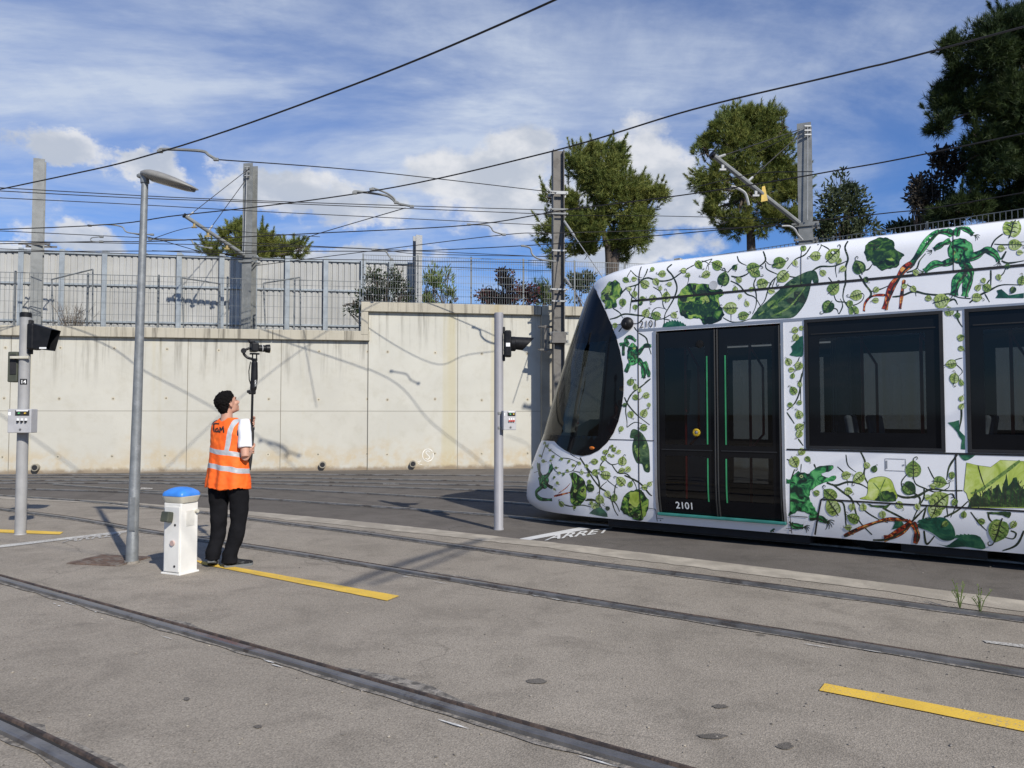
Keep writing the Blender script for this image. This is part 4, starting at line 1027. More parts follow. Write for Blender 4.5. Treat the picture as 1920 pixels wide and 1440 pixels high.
# service hatch
x0_, z0_ = hit(1660, 882)[0].x, hit(1660, 882)[0].z; x1_, z1_ = hit(1698, 861)[0].x, hit(1698, 861)[0].z
b = MB(); q = [(U(x0_), z0_), (U(x1_), z0_), (U(x1_), z1_), (U(x0_), z1_), (U(x0_), z0_)]; b.add(*line_uv(q, .003, .003, .03)); b.add(*line_uv([(U(x0_) + .015, z0_ + .02), (U(x0_) + .015, z1_ - .02)], .007, .004, .03)); b.add(*line_uv([(U(x1_) - .03, (z0_ + z1_) / 2), (U(x1_) - .012, (z0_ + z1_) / 2)], .008, .004, .03)); b.build('hatch', M['alu'], tram)
# jacking marks
b = MB()
for px, py in ((1238, 972), (1481, 991)):
    p = hit(px, py)[0]; b.add(*line_uv([(U(p.x) - .045, p.z), (U(p.x) + .045, p.z)], .003, .004, .03)); b.add([SO(U(p.x) - .012, p.z - .03, .004), SO(U(p.x) + .012, p.z - .03, .004), SO(U(p.x), p.z - .012, .004)], [(0, 1, 2)])
b.build('jacking_mark', M['label_black'], tram)
# -------- underside
b = MB()
pl_ = [S(u, .2) for u in ug]; vs = [Vector((p.x + (.15 if u_ < -.3 else 0), p.y * .96, .2)) for p, u_ in zip(pl_, ug)] + [Vector((p.x + (.15 if u_ < -.3 else 0), -p.y * .96, .2)) for p, u_ in zip(pl_, ug)]
n_ = len(ug); b.add(vs, [(i, i + 1, n_ + i + 1, n_ + i) for i in range(n_ - 1)])
for x in (-.7, .9): b.box((x, 0, .14), (.9, 1.9, .10), None, 0, .02)
b.box((-1.6, 0, .17), (.25, .5, .12), None, 0, .03)
b.box((6.0, 0, .13), (1.9, 2.36, .15), None, 0, .02); b.box((4.55, 0, .13), (.8, 2.36, .15), None, 0, .02); b.box((.55, 0, .13), (2.6, 2.30, .12), None, 0, .02); b.build('underframe_and_shade_boxes', M['under'], tram)  # underframe, with low black boxes added to deepen the shade under the skirt
bx = sx_(1620, 1000) + .25
bg_ = empty('bogie'); bg_.parent = tram
b = MB(); b.box((bx + .5, -.95, .30), (2.5, .12, .18), None, 0, .03); b.box((bx + .5, .95, .30), (2.5, .12, .18), None, 0, .03); b.box((bx + .5, 0, .34), (.5, 1.8, .2), None, 0, .03); b.box((bx + .5, -1.12, .15), (.8, .08, .14), None, 0, .02); b.build('bogie_frame', M['under'], bg_)
for dx in (-.25, 1.25):
    for sd_ in (-1, 1):
        b = MB(); b.lathe([(.0, -.07), (.10, -.075), (.12, -.05), (.24, -.045), (.27, -.06), (.29, -.055), (.29, .02), (.315, .03), (.315, .05), (.24, .05), (.1, .04), (0, .04)], (bx + dx, .76 * sd_, .315), 'y', 32)
        if sd_ > 0: b.v = [(v[0], 2 * .76 - v[1], v[2]) for v in b.v]
        smooth_angle(b.build('wheel', M['under'], bg_))
        b = MB(); b.lathe([(.0, -.09), (.035, -.09), (.045, -.07)], (bx + dx, .76 * sd_, .315), 'y', 12); b.build('axle_box', M['steel_rail'], bg_)
# -------- interior
b = MB(); b.box((2.9, 0, .36), (8.6, 2.36, .03)); b.box((3.3, 0, 2.78), (8.0, 2.3, .03)); b.build('floor_and_ceiling', M['inner_dark'], tram)
b = MB(); b.box((-.55, .25, 1.45), (.06, 1.7, 2.2), None, 0, .01); b.build('cab_wall', M['inner_dark'], tram)
b = MB(); b.box((-1.25, .1, .85), (.55, 1.5, .75), Matrix.Rotation(R(-8), 3, 'Y'), 0, .06); b.box((-1.42, -.35, 1.34), (.32, .42, .22), Matrix.Rotation(R(-25), 3, 'Y'), 0, .03); b.box((-1.02, -.62, 1.40), (.1, .25, .42), None, 0, .02); b.build('driver_desk', M['inner_dark'], tram)
b = MB(); b.box((-.85, 0, .95), (.5, .5, .12), None, 0, .04); b.box((-.68, 0, 1.35), (.12, .48, .75), Matrix.Rotation(R(8), 3, 'Y'), 0, .05); b.build('driver_seat', M['inner_dark'], tram)
def seat(x, y, f):
    r = empty('seat'); r.parent = tram
    b = MB(); b.box((x, y, .82), (.42, .43, .09), None, 0, .035); b.box((x, y, .6), (.3, .3, .36), None, 0, .02); b.build('cushion', M['seat_fab'], r)
    b = MB(); b.box((x - f * .20, y, 1.2), (.07, .43, .72), Matrix.Rotation(R(-9 * f), 3, 'Y'), 0, .03); b.build('backrest', M['inner'], r)
for x in (2.5, 3.35, 4.2, 5.1):
    for y in (-.85, .45, .93): seat(x, y, 1 if x in (2.5, 4.2) else -1)
for (x, y) in ((DX0 + .18, -.75), (DX1 - .25, -.8), (DX0 + .8, 0), (2.2, .2), (2.95, -.5), (3.8, .2), (4.7, -.5)):
    b = MB(); b.tube([(x, y, .37), (x, y, 2.77)], .019, 8); b.tube([(x, y, 1.1), (x + .16, y + .05, 1.3), (x + .16, y + .05, 2.2), (x, y, 2.5)], .017, 8); b.build('grab_pole', M['pole_red'], tram)
b = MB()
for y in (-.5, .5): b.box((3.4, y, 2.73), (7.2, .12, .02))
b.build('light_strip', mat('unlit_light_strip', (.6, .6, .58), .5), tram)
b = MB()
for a, c in ((DX1 + .05, wins[0][0] - .03), (wins[0][1] + .04, wins[1][0] - .04), (-.25, DX0 - .06)):
    for sd_ in (-1, 1): b.box(((a + c) / 2, sd_ * 1.27, 1.55), (c - a, .03, 2.2))
b.box((3.9, 1.22, .78), (5.0, .04, .76)); b.box((3.9, -1.22, .78), (4.6, .04, .76)); b.build('inner_lining', M['inner'], tram)
# second module, mostly out of frame
b = MB()
for k in range(9):
    x = XE + .04 + k * .07; r = .05 if k % 2 else 0
    b.box((x, 0, 1.9), (.068, 2.46 - r, 3.0 - r))
b.build('bellows', M['rubber'], tram)
b = MB(); x0_ = XE + .68
b.box((x0_ + 3.4, 0, .69), (6.8, 2.63, .96), None, 0, .06); b.box((x0_ + 3.4, 0, 3.09), (6.8, 2.60, .86), None, 0, .08)
for k in range(5): b.box((x0_ + .12 + k * 1.64, 0, 1.915), (.22, 2.60, 1.47))
b.build('second_car_body', M['tram_white'], tram)
for k in range(4):
    for sd_ in (-1, 1):
        b = MB(); b.box((x0_ + .94 + k * 1.64, 1.30 * sd_, 1.915), (1.41, .03, 1.46), None, 0, .006); b.build('second_car_window', M['frit'], tram)
# ------------------------------------------------------------------ painted vines, leaves and animals on the tram
def crop(x0, y0, s): return lambda p: (x0 + p[0] / s, y0 + p[1] / s)
KA, KB, KC, KD, KE = crop(1100, 400, 4.5), crop(1500, 400, 4.5), crop(1100, 700, 4.236), crop(1450, 700, 4.0), crop(880, 480, 2.483)
SCL = {KA: 4.5, KB: 4.5, KC: 4.236, KD: 4.0, KE: 2.483}
art = MB(); layer = [0]
def amat(name, stops, sc=9.0, rough=.35):
    m, t, b = newmat(name); tc = t.node('ShaderNodeTexCoord').outputs['Object']
    n = t.noise(tc, sc, 4, .62, 1.2); r = t.node('ShaderNodeValToRGB', {0: n}); cr = r.color_ramp
    while len(cr.elements) < len(stops): cr.elements.new(.5)
    for e, (p, c) in zip(cr.elements, stops): e.position = p; e.color = (*c, 1)
    t.l.new(r.outputs[0], b.inputs['Base Color']); b.inputs['Roughness'].default_value = rough; b.inputs['Coat Weight'].default_value = .35; b.inputs['Coat Roughness'].default_value = .12; return m
AM = [amat('ink_stem', [(.3, (.008, .012, .008)), (.58, (.03, .045, .02)), (.72, (.14, .18, .06))], 14),
      amat('lime_leaf', [(.38, (.07, .13, .025)), (.47, (.24, .33, .06)), (.60, (.40, .48, .14)), (.7, (.55, .6, .28))], 26),
      amat('mid_leaf', [(.34, (.05, .11, .025)), (.5, (.14, .24, .05)), (.66, (.30, .40, .10))], 24),
      amat('dark_leaf', [(.36, (.008, .03, .014)), (.5, (.015, .05, .015)), (.68, (.09, .20, .03))], 14),
      amat('frog_green', [(.41, (.003, .018, .010)), (.475, (.008, .09, .035)), (.53, (.03, .24, .06)), (.62, (.12, .46, .14))], 10),
      amat('head_green', [(.42, (.004, .012, .006)), (.48, (.015, .06, .015)), (.53, (.08, .22, .03)), (.62, (.34, .48, .08))], 6.5),
      amat('bird_green', [(.38, (.012, .04, .018)), (.5, (.035, .085, .035)), (.66, (.12, .19, .08))], 7),
      amat('teal_green', [(.38, (.004, .05, .03)), (.5, (.008, .09, .05)), (.68, (.05, .19, .08))], 6),
      amat('flame_red', [(.40, (.012, .004, .003)), (.46, (.18, .012, .006)), (.53, (.42, .035, .008)), (.60, (.75, .28, .05)), (.66, (.8, .45, .12))], 15),
      amat('lemon_green', [(.34, (.22, .32, .02)), (.5, (.46, .56, .10)), (.7, (.66, .72, .30))], 4),
      amat('pale_leaf', [(.34, (.30, .38, .14)), (.5, (.46, .54, .24)), (.7, (.58, .64, .34))], 10)]
INK, LIME, MID, DRK, FROG, HEAD, BIRD, TEAL, RED, LEMON, PALE = range(11)
def off_(base=.0008): layer[0] += 1; return base + layer[0] * 1.2e-6
def pr(q, off):
    for dy in (0, 3, 6, 10, 14):
        h = hit(q[0], q[1] + dy)
        if h: break
    if h is None: return None
    return h[0] + h[1] * off
def onglass(q):
    for dy in (0, 3, 6, 10, 14):
        h = hit(q[0], q[1] + dy)
        if h: break
    if h is None: return True
    x, z = h[0].x, h[0].z; u = xz2u(x, z)
    if u > 0: return any(a - .0 < x < c and ZW0 < z < ZW1 for a, c in wins) or (DX0 - .02 < x < DX1 + .02 and DZ0 - .05 < z < 2.64) or (DOOR2[0] < x < DOOR2[1] and DZ0 < z < 2.64)
    return inpoly((u, z), GPOLY)
LAYB = .0008
def ribbon(pts, w_, mi, taper=True, off=None, K=None, n=6, prof=None):
    P = spline([Vector((*p, 0)) for p in pts], n) if len(pts) > 2 else [Vector((*pts[0], 0)).lerp(Vector((*pts[1], 0)), k / 4) for k in range(5)]
    o = off or off_(LAYB); vs = []; ok = []
    N_ = len(P)
    for i, p in enumerate(P):
        d = (P[min(i + 1, N_ - 1)] - P[max(i - 1, 0)]); 
        if d.length < 1e-6: d = Vector((1, 0, 0))
        d.normalize(); nn = Vector((-d.y, d.x, 0)); f = i / (N_ - 1)
        w = w_ * .5 * (prof(f) if prof else (1 if not taper else .55 + .45 * math.sin(math.pi * min(1, f + .15))))
        if not prof: w *= 1 + .25 * noise.noise(p * .11)
        for s in (1, -1):
            q = p + nn * w * s; q = K((q.x, q.y)); v = pr(q, o); vs.append(v if v else Vector((0, 0, 0))); ok.append(v is not None and not onglass(q))
    fs = [(2 * i, 2 * i + 1, 2 * i + 3, 2 * i + 2) for i in range(N_ - 1) if all(ok[2 * i + j] for j in range(4))]
    art.add(vs, fs, mi)
def shape(poly, mi, K, smooth=True, step=None, jag=0.0, outline=0, blot=True):
    P = [Vector((*p, 0)) for p in poly]
    if smooth: P = spline(P + [P[0]], 4)[:-1]
    else:
        P2 = []
        for a, c in zip(P, P[1:] + P[:1]):
            P2 += [a, a.lerp(c, .5)]
        P = P2
    if jag: P = [p + Vector((noise.noise(p * .035), noise.noise(p * .035 + Vector((9, 9, 9))), 0)) * jag for p in P]
    if outline:
        c = sum(P, Vector()) / len(P); P0 = [p + (p - c).normalized() * outline for p in P]; _shape(P0, INK, K, step, .0014)
    _shape(P, mi, K, step, .0018 if outline else .0022)
    if outline and blot and mi in (FROG, HEAD, BIRD):
        pl = [(p.x, p.y) for p in P]; x0, x1 = min(p[0] for p in pl), max(p[0] for p in pl); y0, y1 = min(p[1] for p in pl), max(p[1] for p in pl); sz = max(7 if K is not KE else 4, (x1 - x0 + y1 - y0) * .055)
        for j in range(22):
            x, y = rnd.uniform(x0, x1), rnd.uniform(y0, y1); r = sz * rnd.uniform(.5, 1.2)
            if not (inpoly((x, y), pl) and edist((x, y), pl, 1) > r * .8): continue
            a0 = rnd.uniform(0, 3.1); e = rnd.uniform(.35, .8); q = []
            for k in range(9):
                a = 2 * math.pi * k / 9; rr_ = r * rnd.uniform(.7, 1.1); u, v = rr_ * math.cos(a), rr_ * e * math.sin(a); q.append(Vector((x + u * math.cos(a0) - v * math.sin(a0), y + u * math.sin(a0) + v * math.cos(a0), 0)))
            _shape(spline(q + [q[0]], 3)[:-1], rnd.choice((INK, INK, DRK, LIME if mi != BIRD else MID)), K, 1000, .0021)
def _shape(P, mi, K, step, base=.0018):
    o = off_(base); pl = [(p.x, p.y) for p in P]; x0, x1 = min(p[0] for p in pl), max(p[0] for p in pl); y0, y1 = min(p[1] for p in pl), max(p[1] for p in pl)
    st = step or min(30, max(14, (x1 - x0 + y1 - y0) / 16))
    pts = [Vector(p) for p in pl]; n = len(pts); x = x0 + st / 2
    while x < x1:
        y = y0 + st / 2
        while y < y1:
            if inpoly((x, y), pl) and edist((x, y), pl, 1) > st * .25: pts.append(Vector((x, y + .01 * math.sin(x))))
            y += st
        x += st
    v2, _, f2, _, _, _ = delaunay_2d_cdt(pts, [(i, (i + 1) % n) for i in range(n)], [], 0, 1e-4)
    vs = []; ok = []
    for v in v2:
        q = K((v.x, v.y)); w = pr(q, o); vs.append(w if w else Vector((0, 0, 0))); ok.append(w is not None and not onglass(q))
    art.add(vs, [tuple(f) for f in f2 if all(ok[i] for i in f) and inpoly(tuple(sum((v2[i] for i in f), Vector((0, 0))) / 3), pl)], mi)
def leafd(x, y, r, K, mi=LIME, ang=None):
    a = ang if ang is not None else rnd.uniform(0, 6.28)
    ca, sa = math.cos(a), math.sin(a); q = rnd.uniform(.82, 1.0)
    def T(u, v): return (x + (u * ca - v * q * sa) * r, y + (u * sa + v * q * ca) * r)
    out = []; global LAYB; LAYB = .0030
    for k in range(22):
        t_ = 2 * math.pi * k / 22; rr = .98 - .22 * math.exp(-((t_ - math.pi) / .35) ** 2) + .24 * math.exp(-(min(t_, 2 * math.pi - t_) / .28) ** 2)
        out.append(T(rr * math.cos(t_), rr * math.sin(t_)))
    o = off_(.0028); vs = [pr(K((x, y)), o)]; ok = [vs[0] is not None and not onglass(K((x, y)))]
    for p in out: v = pr(K(p), o); vs.append(v or Vector((0, 0, 0))); ok.append(v is not None and not onglass(K(p)))
    if vs[0] is None: return
    art.add(vs, [(0, k + 1, (k + 1) % 22 + 1) for k in range(22) if ok[0] and ok[k + 1] and ok[(k + 1) % 22 + 1]], mi)
    if K is not KE or r > 14:
        # paler or darker half
        o2 = off_(.0029); h_ = [pr(K(T(.0, .1)), o2)] + [pr(K(T(.78 * math.cos(t_), .1 + .62 * math.sin(t_))), o2) for t_ in [k * math.pi / 8 for k in range(9)]]
        if all(v is not None for v in h_) and all(ok): art.add(h_, [(0, k + 1, k + 2) for k in range(8)], {LIME: PALE, MID: LIME, DRK: MID, PALE: LEMON}[mi])
    wv = max(3.0, r * .135) * (1 if K is not KE else .8)
    ribbon([T(-1.05, 0), T(-.4, .04), T(.3, -.02), T(1.1, .02)], wv, INK, False, K=K, n=3)
    if r > 24 or (K is KE and r > 13):
        for s in (-1, 1):
            for b0, l in ((-.45, .62), (0, .6), (.4, .42)): ribbon([T(b0, 0), T(b0 + .18, s * l * .55), T(b0 + .12, s * l)], wv * .7, INK, True, K=K, n=2)
    # tendril
    s = rnd.choice((-1, 1)); ribbon([T(1.1, .02), T(1.45, .12 * s), T(1.6, .42 * s), T(1.38, .56 * s), T(1.25, .38 * s)], wv * .8, INK, True, K=K, n=3)
    LAYB = .0008
def limb(pts, w_, mi, K, ol=7):
    prof = lambda f: .62 + .38 * abs(math.sin(math.pi * (f * 2 + .22))) if f > .02 else .6
    ribbon(pts, w_ + ol, INK, False, off_(.0023), K=K, prof=prof); ribbon(pts, w_, mi, False, off_(.0026), K=K, prof=prof)
    if w_ > 24: ribbon([(x + w_ * .12, y + w_ * .16) for x, y in pts], w_ * .28, INK, True, off_(.0028), K=K)
def fingers(x, y, a, r, K, n=4, w_=6):
    for k in range(n):
        b_ = a + (k - (n - 1) / 2) * .42; ribbon([(x, y), (x + r * .6 * math.cos(b_ - .15), y + r * .6 * math.sin(b_ - .15)), (x + r * math.cos(b_ + .12), y + r * math.sin(b_ + .12))], w_, INK, True, K=K, n=3)
# ---- stems
for K, lst in ((KA, [([(290,680),(340,630),(430,600),(470,560),(520,545),(570,560),(640,572),(720,555),(800,500),(880,450),(960,415),(1060,385)],11),([(720,430),(680,470),(720,520),(755,590),(760,650),(730,730),(690,800),(660,860),(655,955)],11),
    ([(190,895),(250,880),(320,850),(430,860),(500,870),(560,890),(640,890),(700,860),(770,825)],11),([(415,610),(385,700),(370,780),(365,840)],8),([(515,468),(500,510),(470,560)],8),([(220,800),(280,840),(305,885)],8),([(440,925),(475,890),(500,870)],8),
    ([(375,480),(345,530),(340,560)],5),([(370,480),(420,530),(470,545)],6),([(1270,360),(1290,410),(1350,440)],9),([(1490,320),(1510,390),(1480,430),(1440,450)],11),([(1510,400),(1540,430),(1580,435)],6),([(1510,420),(1520,470),(1600,510),(1625,520)],8),
    ([(1220,530),(1280,540),(1340,520),(1370,500)],12),([(1215,570),(1290,610),(1350,680),(1420,710),(1470,790)],10),([(1430,545),(1410,600),(1430,680),(1430,770),(1400,850)],9),([(1610,530),(1560,580),(1530,650),(1500,740),(1440,810)],9),([(1890,280),(1840,350),(1760,390),(1690,470)],9),
    ([(1700,530),(1780,540),(1860,510)],9),([(1150,880),(1220,915),(1300,915),(1380,890)],8),([(1218,800),(1218,910)],7),([(1190,500),(1230,460),(1265,470),(1250,495)],8),([(1115,470),(1190,495)],7),([(1060,385),(1020,440),(1000,500)],5),([(970,400),(1020,420),(1030,480)],5),
    ([(440,1010),(500,1050),(520,1110),(545,1190)],10),([(1795,1215),(1780,1250),(1740,1290)],7),([(640,740),(650,790),(680,820)],7),([(540,880),(560,820),(600,795),(660,805)],6),([(270,1000),(300,960)],8),([(400,960),(430,1000)],8),([(540,1395),(490,1430)],9),([(1780,1440),(1815,1380),(1828,1300)],9),([(700,900),(640,890)],8)]),
  (KB, [([(145,230),(180,270),(140,340)],7),([(180,268),(240,300),(270,350),(340,380)],8),([(405,235),(380,290),(405,380),(385,460),(385,580),(370,640),(365,720),(410,800)],13),([(100,490),(170,450),(290,445),(400,400)],12),([(285,680),(310,740),(380,750),(450,775),(520,740),(540,690),(510,670)],8),
    ([(500,520),(550,600),(600,670),(580,720),(545,770),(545,830)],14),([(600,660),(680,640),(760,605)],9),([(780,705),(860,695),(960,660),(1060,680),(1180,690),(1260,680),(1340,710),(1440,720)],14),([(1430,755),(1500,700),(1600,650),(1700,605),(1860,605)],13),([(1610,480),(1610,610)],13),([(1600,560),(1560,620)],9),
    ([(1560,680),(1600,750)],9),([(1610,290),(1650,220),(1760,140),(1850,60)],10),([(1640,260),(1740,265),(1800,250),(1890,240)],9),([(1700,390),(1740,320)],16),([(1700,400),(1760,420),(1890,400)],13),([(1240,750),(1300,725),(1330,770)],13),([(550,480),(580,470),(610,430)],10),([(270,800),(310,810),(325,850)],8),([(330,850),(360,780),(340,720)],8),
    ([(1330,810),(1330,890),(1370,960)],13),([(900,500),(980,470),(1010,400),(1060,340)],11),([(240,540),(280,600),(285,680)],8),([(1370,1220),(1300,1250),(1370,1330),(1330,1380)],7),([(1860,1000),(1870,960)],6)]),
  (KC, [([(500,50),(440,100),(370,150),(330,210),(310,290),(320,380),(320,430)],9),([(300,190),(330,250),(400,330),(500,410)],9),([(320,430),(380,390),(440,400)],6),([(150,690),(200,725),(270,710)],7),([(200,725),(250,790),(320,800),(380,870),(400,930)],8),([(300,810),(420,870),(500,960),(520,970)],11),([(0,760),(60,850),(110,910),(180,960),(220,1080),(250,1130)],10),
    ([(105,1050),(105,920),(160,860)],7),([(220,960),(230,890),(260,870)],7),([(0,1000),(60,1005),(105,1060)],8),([(1710,0),(1700,60),(1690,150),(1650,240),(1570,310)],11),([(1590,310),(1650,400)],10),([(1700,120),(1700,250)],6),([(1680,520),(1720,575)],10)]),
  (KD, [([(545,610),(560,690),(620,740)],7),([(645,570),(690,670),(680,760),(710,830),(710,870)],11),([(400,820),(470,840),(560,815),(650,830),(720,870)],13),([(440,830),(520,890),(590,950),(640,1100),(740,1210)],12),([(210,680),(205,740)],6),([(160,720),(130,800)],8),([(305,680),(320,715)],10),([(440,960),(520,970),(540,1060),(550,1150),(600,1210)],10),
    ([(820,1010),(920,1060),(1020,1110)],12),([(1050,780),(1070,830),(1130,860),(1220,890),(1310,860),(1320,820)],8),([(1060,900),(1100,940),(1090,1000),(1050,1090)],12),([(1130,860),(1130,930),(1090,1000)],11),([(900,900),(980,930),(1080,920),(1180,870),(1300,880),(1420,880)],15),([(1380,610),(1320,700),(1300,800)],12),([(1040,1110),(1140,1010)],13),
    ([(1280,1080),(1380,1030),(1460,960)],12),([(1130,1180),(1150,1280),(1210,1220)],13),([(1120,1100),(1150,990)],12),([(1610,1040),(1620,1090),(1650,1120)],11),([(1880,1180),(1820,1290),(1680,1340)],14),([(1300,1000),(1310,1080)],8),([(1780,1180),(1820,1200),(1800,1240),(1740,1230)],10),([(1410,250),(1410,330),(1395,420)],12)]),
  (KE, [([(357,872),(340,925),(335,945)],3),([(360,890),(400,920),(430,940)],3),([(515,938),(550,990),(600,1040),(608,1090)],6),([(540,1138),(590,1140),(620,1180)],6),([(655,885),(640,920),(620,945)],4),([(430,940),(470,945),(510,962)],3),([(505,960),(480,1000),(430,1010)],2.5),([(590,1005),(600,1040),(606,1085)],4)])):
    for pts, w_ in lst: ribbon(pts, w_ * 1.3, INK, True, K=K)
for K, lst in ((KD, [([(480,700),(540,760),(560,840)],8),([(620,960),(700,1040),(800,1100),(860,1120)],9),([(1000,760),(960,820),(980,900)],8),([(1160,700),(1200,780),(1240,830)],8),([(1480,1040),(1540,1120),(1600,1180)],10),([(90,640),(130,660),(160,700)],8),([(1340,900),(1370,980),(1330,1080)],9)]),
               (KE, [([(450,870),(470,920),(520,950)],3),([(380,960),(400,1000),(440,1015)],3),([(300,940),(330,990),(300,1010)],3),([(480,1000),(540,1010),(590,1000)],4),([(640,940),(610,980),(640,1040),(690,1080)],5),([(420,1150),(470,1165),(530,1160),(600,1180)],5),([(640,1120),(680,1150),(700,1190)],5)]),
               (KA, [([(820,480),(860,540),(850,600)],7),([(1560,640),(1580,580),(1600,540)],7),([(350,640),(380,700),(440,740)],7),([(560,620),(620,660),(640,720)],7)]),
               (KB, [([(330,400),(300,460),(310,540)],8),([(900,600),(960,640),(980,700)],8),([(1680,540),(1720,500),(1740,440)],8),([(420,760),(440,820),(420,850)],8)])):
    for pts, w_ in lst: ribbon(pts, w_ * 1.2, INK, True, K=K)
# ---- big generic green forms
shape([(185,585),(230,570),(275,590),(295,640),(290,700),(250,730),(255,780),(210,800),(150,800),(120,730),(140,650)], HEAD, KA, jag=14, outline=3)
shape([(790,830),(770,740),(790,660),(850,600),(930,588),(1010,605),(1060,640),(1140,650),(1150,690),(1110,720),(1130,790),(1160,850),(1120,900),(1080,925),(1060,930),(990,935),(950,880),(880,890),(800,870)], HEAD, KA, jag=16, outline=3)
shape([(810,800),(800,760),(900,740),(1000,770),(1080,740),(1110,780),(1060,840),(1040,880),(960,860),(880,850)], DRK, KA, jag=26)
shape([(1382,893),(1440,815),(1530,735),(1640,635),(1720,565),(1800,520),(1870,490),(1930,490),(1955,560),(1945,600),(1915,585),(1900,560),(1880,650),(1850,740),(1800,820),(1740,875),(1640,885),(1500,890)], BIRD, KA, outline=3)
for pts in ([(1450,860),(1600,760),(1740,660),(1820,580)], [(1560,870),(1700,800),(1790,700),(1860,600)]): ribbon(pts, 14, MID, True, off_(.0023), K=KA)
ribbon([(1500,830),(1640,720),(1780,600)], 18, DRK, True, off_(.0023), K=KA)
def spiky(x0, x1, yb, h, mi, K, n=9):
    P = [(x0, yb)]
    for k in range(n): f = (k + .5) / n; x = x0 + (x1 - x0) * f; a = h * math.sin(math.pi * min(.97, f * .8 + .12)); P += [(x - 4, yb - a * .72), (x, yb - a)]
    P.append((x1, yb)); shape(P, mi, K, False)
spiky(640, 845, 960, 66, TEAL, KA); spiky(1190, 1320, 1, 1, TEAL, KA) if 0 else None
shape([(20,1112),(60,1075),(100,1060),(150,1110),(165,1140),(90,1130)], TEAL, KC, outline=0)
shape([(270,1070),(300,980),(350,935),(430,930),(480,990),(490,1060),(470,1110),(430,1165),(360,1145),(300,1110)], HEAD, KC, jag=14, outline=3)
shape([(345,950),(400,940),(430,1000),(400,1060),(340,1030)], LEMON, KC, jag=16)
shape([(345,500),(360,450),(400,450),(450,490),(490,580),(500,700),(500,780),(460,775),(440,720),(400,710),(370,640),(365,570),(375,520),(350,515)], BIRD, KC, outline=2)
shape([(380,500),(440,520),(440,560),(395,550)], DRK, KC, jag=8)
# blob with a brim-like edge, kept a plain dark mass
shape([(545,330),(570,260),(640,215),(720,208),(790,240),(800,300),(880,350),(850,380),(830,440),(790,460),(740,465),(690,480),(650,450),(620,430),(600,400),(570,400)], DRK, KB, jag=8, outline=3)
shape([(650,430),(720,380),(800,385),(835,410),(800,450),(745,462),(690,472)], HEAD, KB, jag=24)
limb([(1290,180),(1230,150),(1160,160),(1080,230),(1010,330),(940,430)], 58, FROG, KB)
limb([(945,425),(880,470),(830,540),(780,610),(745,700),(715,810)], 56, RED, KB); limb([(880,560),(865,650),(845,805)], 26, RED, KB, 4)
limb([(720,690),(650,690),(590,710),(550,760),(540,825)], 16, RED, KB, 6)
def frogb(K, body, limbs, ol=5):
    cx, cy, rx, ry = body
    for pts, w_ in limbs: ribbon(pts, w_ + ol * 2, INK, False, off_(.0012), K=K, prof=lambda f: .6 + .4 * abs(math.sin(math.pi * (f * 2 + .2))))
    shape([(cx + rx * math.cos(a), cy + ry * math.sin(a)) for a in [k * math.pi / 6 for k in range(12)]], FROG, K, True, jag=10, outline=ol)
    for pts, w_ in limbs: ribbon([(x + w_ * .1, y + w_ * .18) for x, y in pts], w_ * .3, INK, True, off_(.0026), K=K)
    for pts, w_ in limbs: ribbon(pts, w_, FROG, False, off_(.0023), K=K, prof=lambda f: .6 + .4 * abs(math.sin(math.pi * (f * 2 + .2))))
frogb(KB, (1355,320,105,105), [([(1320,190),(1340,120),(1400,130),(1460,180)],46),([(1270,230),(1200,260),(1130,305)],42),([(1290,400),(1210,425),(1130,430),(1050,490)],55),([(1420,380),(1500,350),(1570,310),(1640,340),(1680,400)],60),([(1370,400),(1400,450),(1370,520),(1320,580),(1300,690)],82),([(1400,440),(1440,510),(1410,600),(1390,700)],70)])
for a in ((1470,185,.6,50),(1115,310,2.6,50),(1045,490,2.9,60),(1675,405,1.7,55)): fingers(*a, KB)
frogb(KA, (390,1190,46,92), [([(350,1110),(330,1060),(370,1045),(415,1078)],30),([(280,1110),(310,1100),(350,1120)],26),([(310,1110),(310,1200)],22),([(430,1190),(490,1120),(545,1120)],34),([(430,1230),(480,1300),(480,1390)],44),([(490,1250),(520,1330),(525,1380)],28),([(360,1270),(330,1340)],34)], 3)
frogb(KE, (345,1050,22,30), [([(322,965),(328,1010),(345,1045)],13),([(345,1045),(378,1000),(380,970)],16),([(345,1070),(312,1100),(330,1130),(385,1135)],14),([(350,1060),(388,1080)],13)], 2)
shape([(465,1015),(490,1010),(530,1040),(545,1090),(540,1130),(510,1160),(475,1150),(470,1100),(480,1060)], HEAD, KE, jag=5, outline=2)
ribbon([(395,1118),(430,1110),(470,1100)], 9, RED, True, K=KE); ribbon([(415,1105),(450,1080),(470,1058)], 4, RED, True, K=KE)
shape([(565,1195),(600,1170),(630,1185),(640,1210)], TEAL, KE, jag=4)
shape([(85,780),(130,800),(165,755),(210,738),(262,760),(300,722),(360,700),(430,696),(438,728),(360,752),(395,782),(465,765),(462,802),(380,822),(300,862),(268,920),(300,990),(330,1058),(260,1052),(200,1030),(150,1050),(90,1040)], FROG, KD, jag=12, outline=4)
shape([(195,772),(210,760),(226,772),(210,786)], PALE, KD); shape([(203,772),(210,766),(217,772),(210,779)], INK, KD)
limb([(105,1090),(150,1140),(225,1150)], 42, FROG, KD, 6); limb([(270,1080),(340,1085),(400,1112)], 44, FROG, KD, 6); fingers(228,1152,.35,48,KD,4,7); fingers(398,1110,.7,62,KD,5,8); limb([(-10,1170),(20,1210),(50,1230)], 40, TEAL, KD, 4)
shape([(710,870),(720,800),(810,775),(880,800),(910,870),(930,930),(880,960),(740,950),(650,938),(700,915)], LEMON, KD, outline=3)
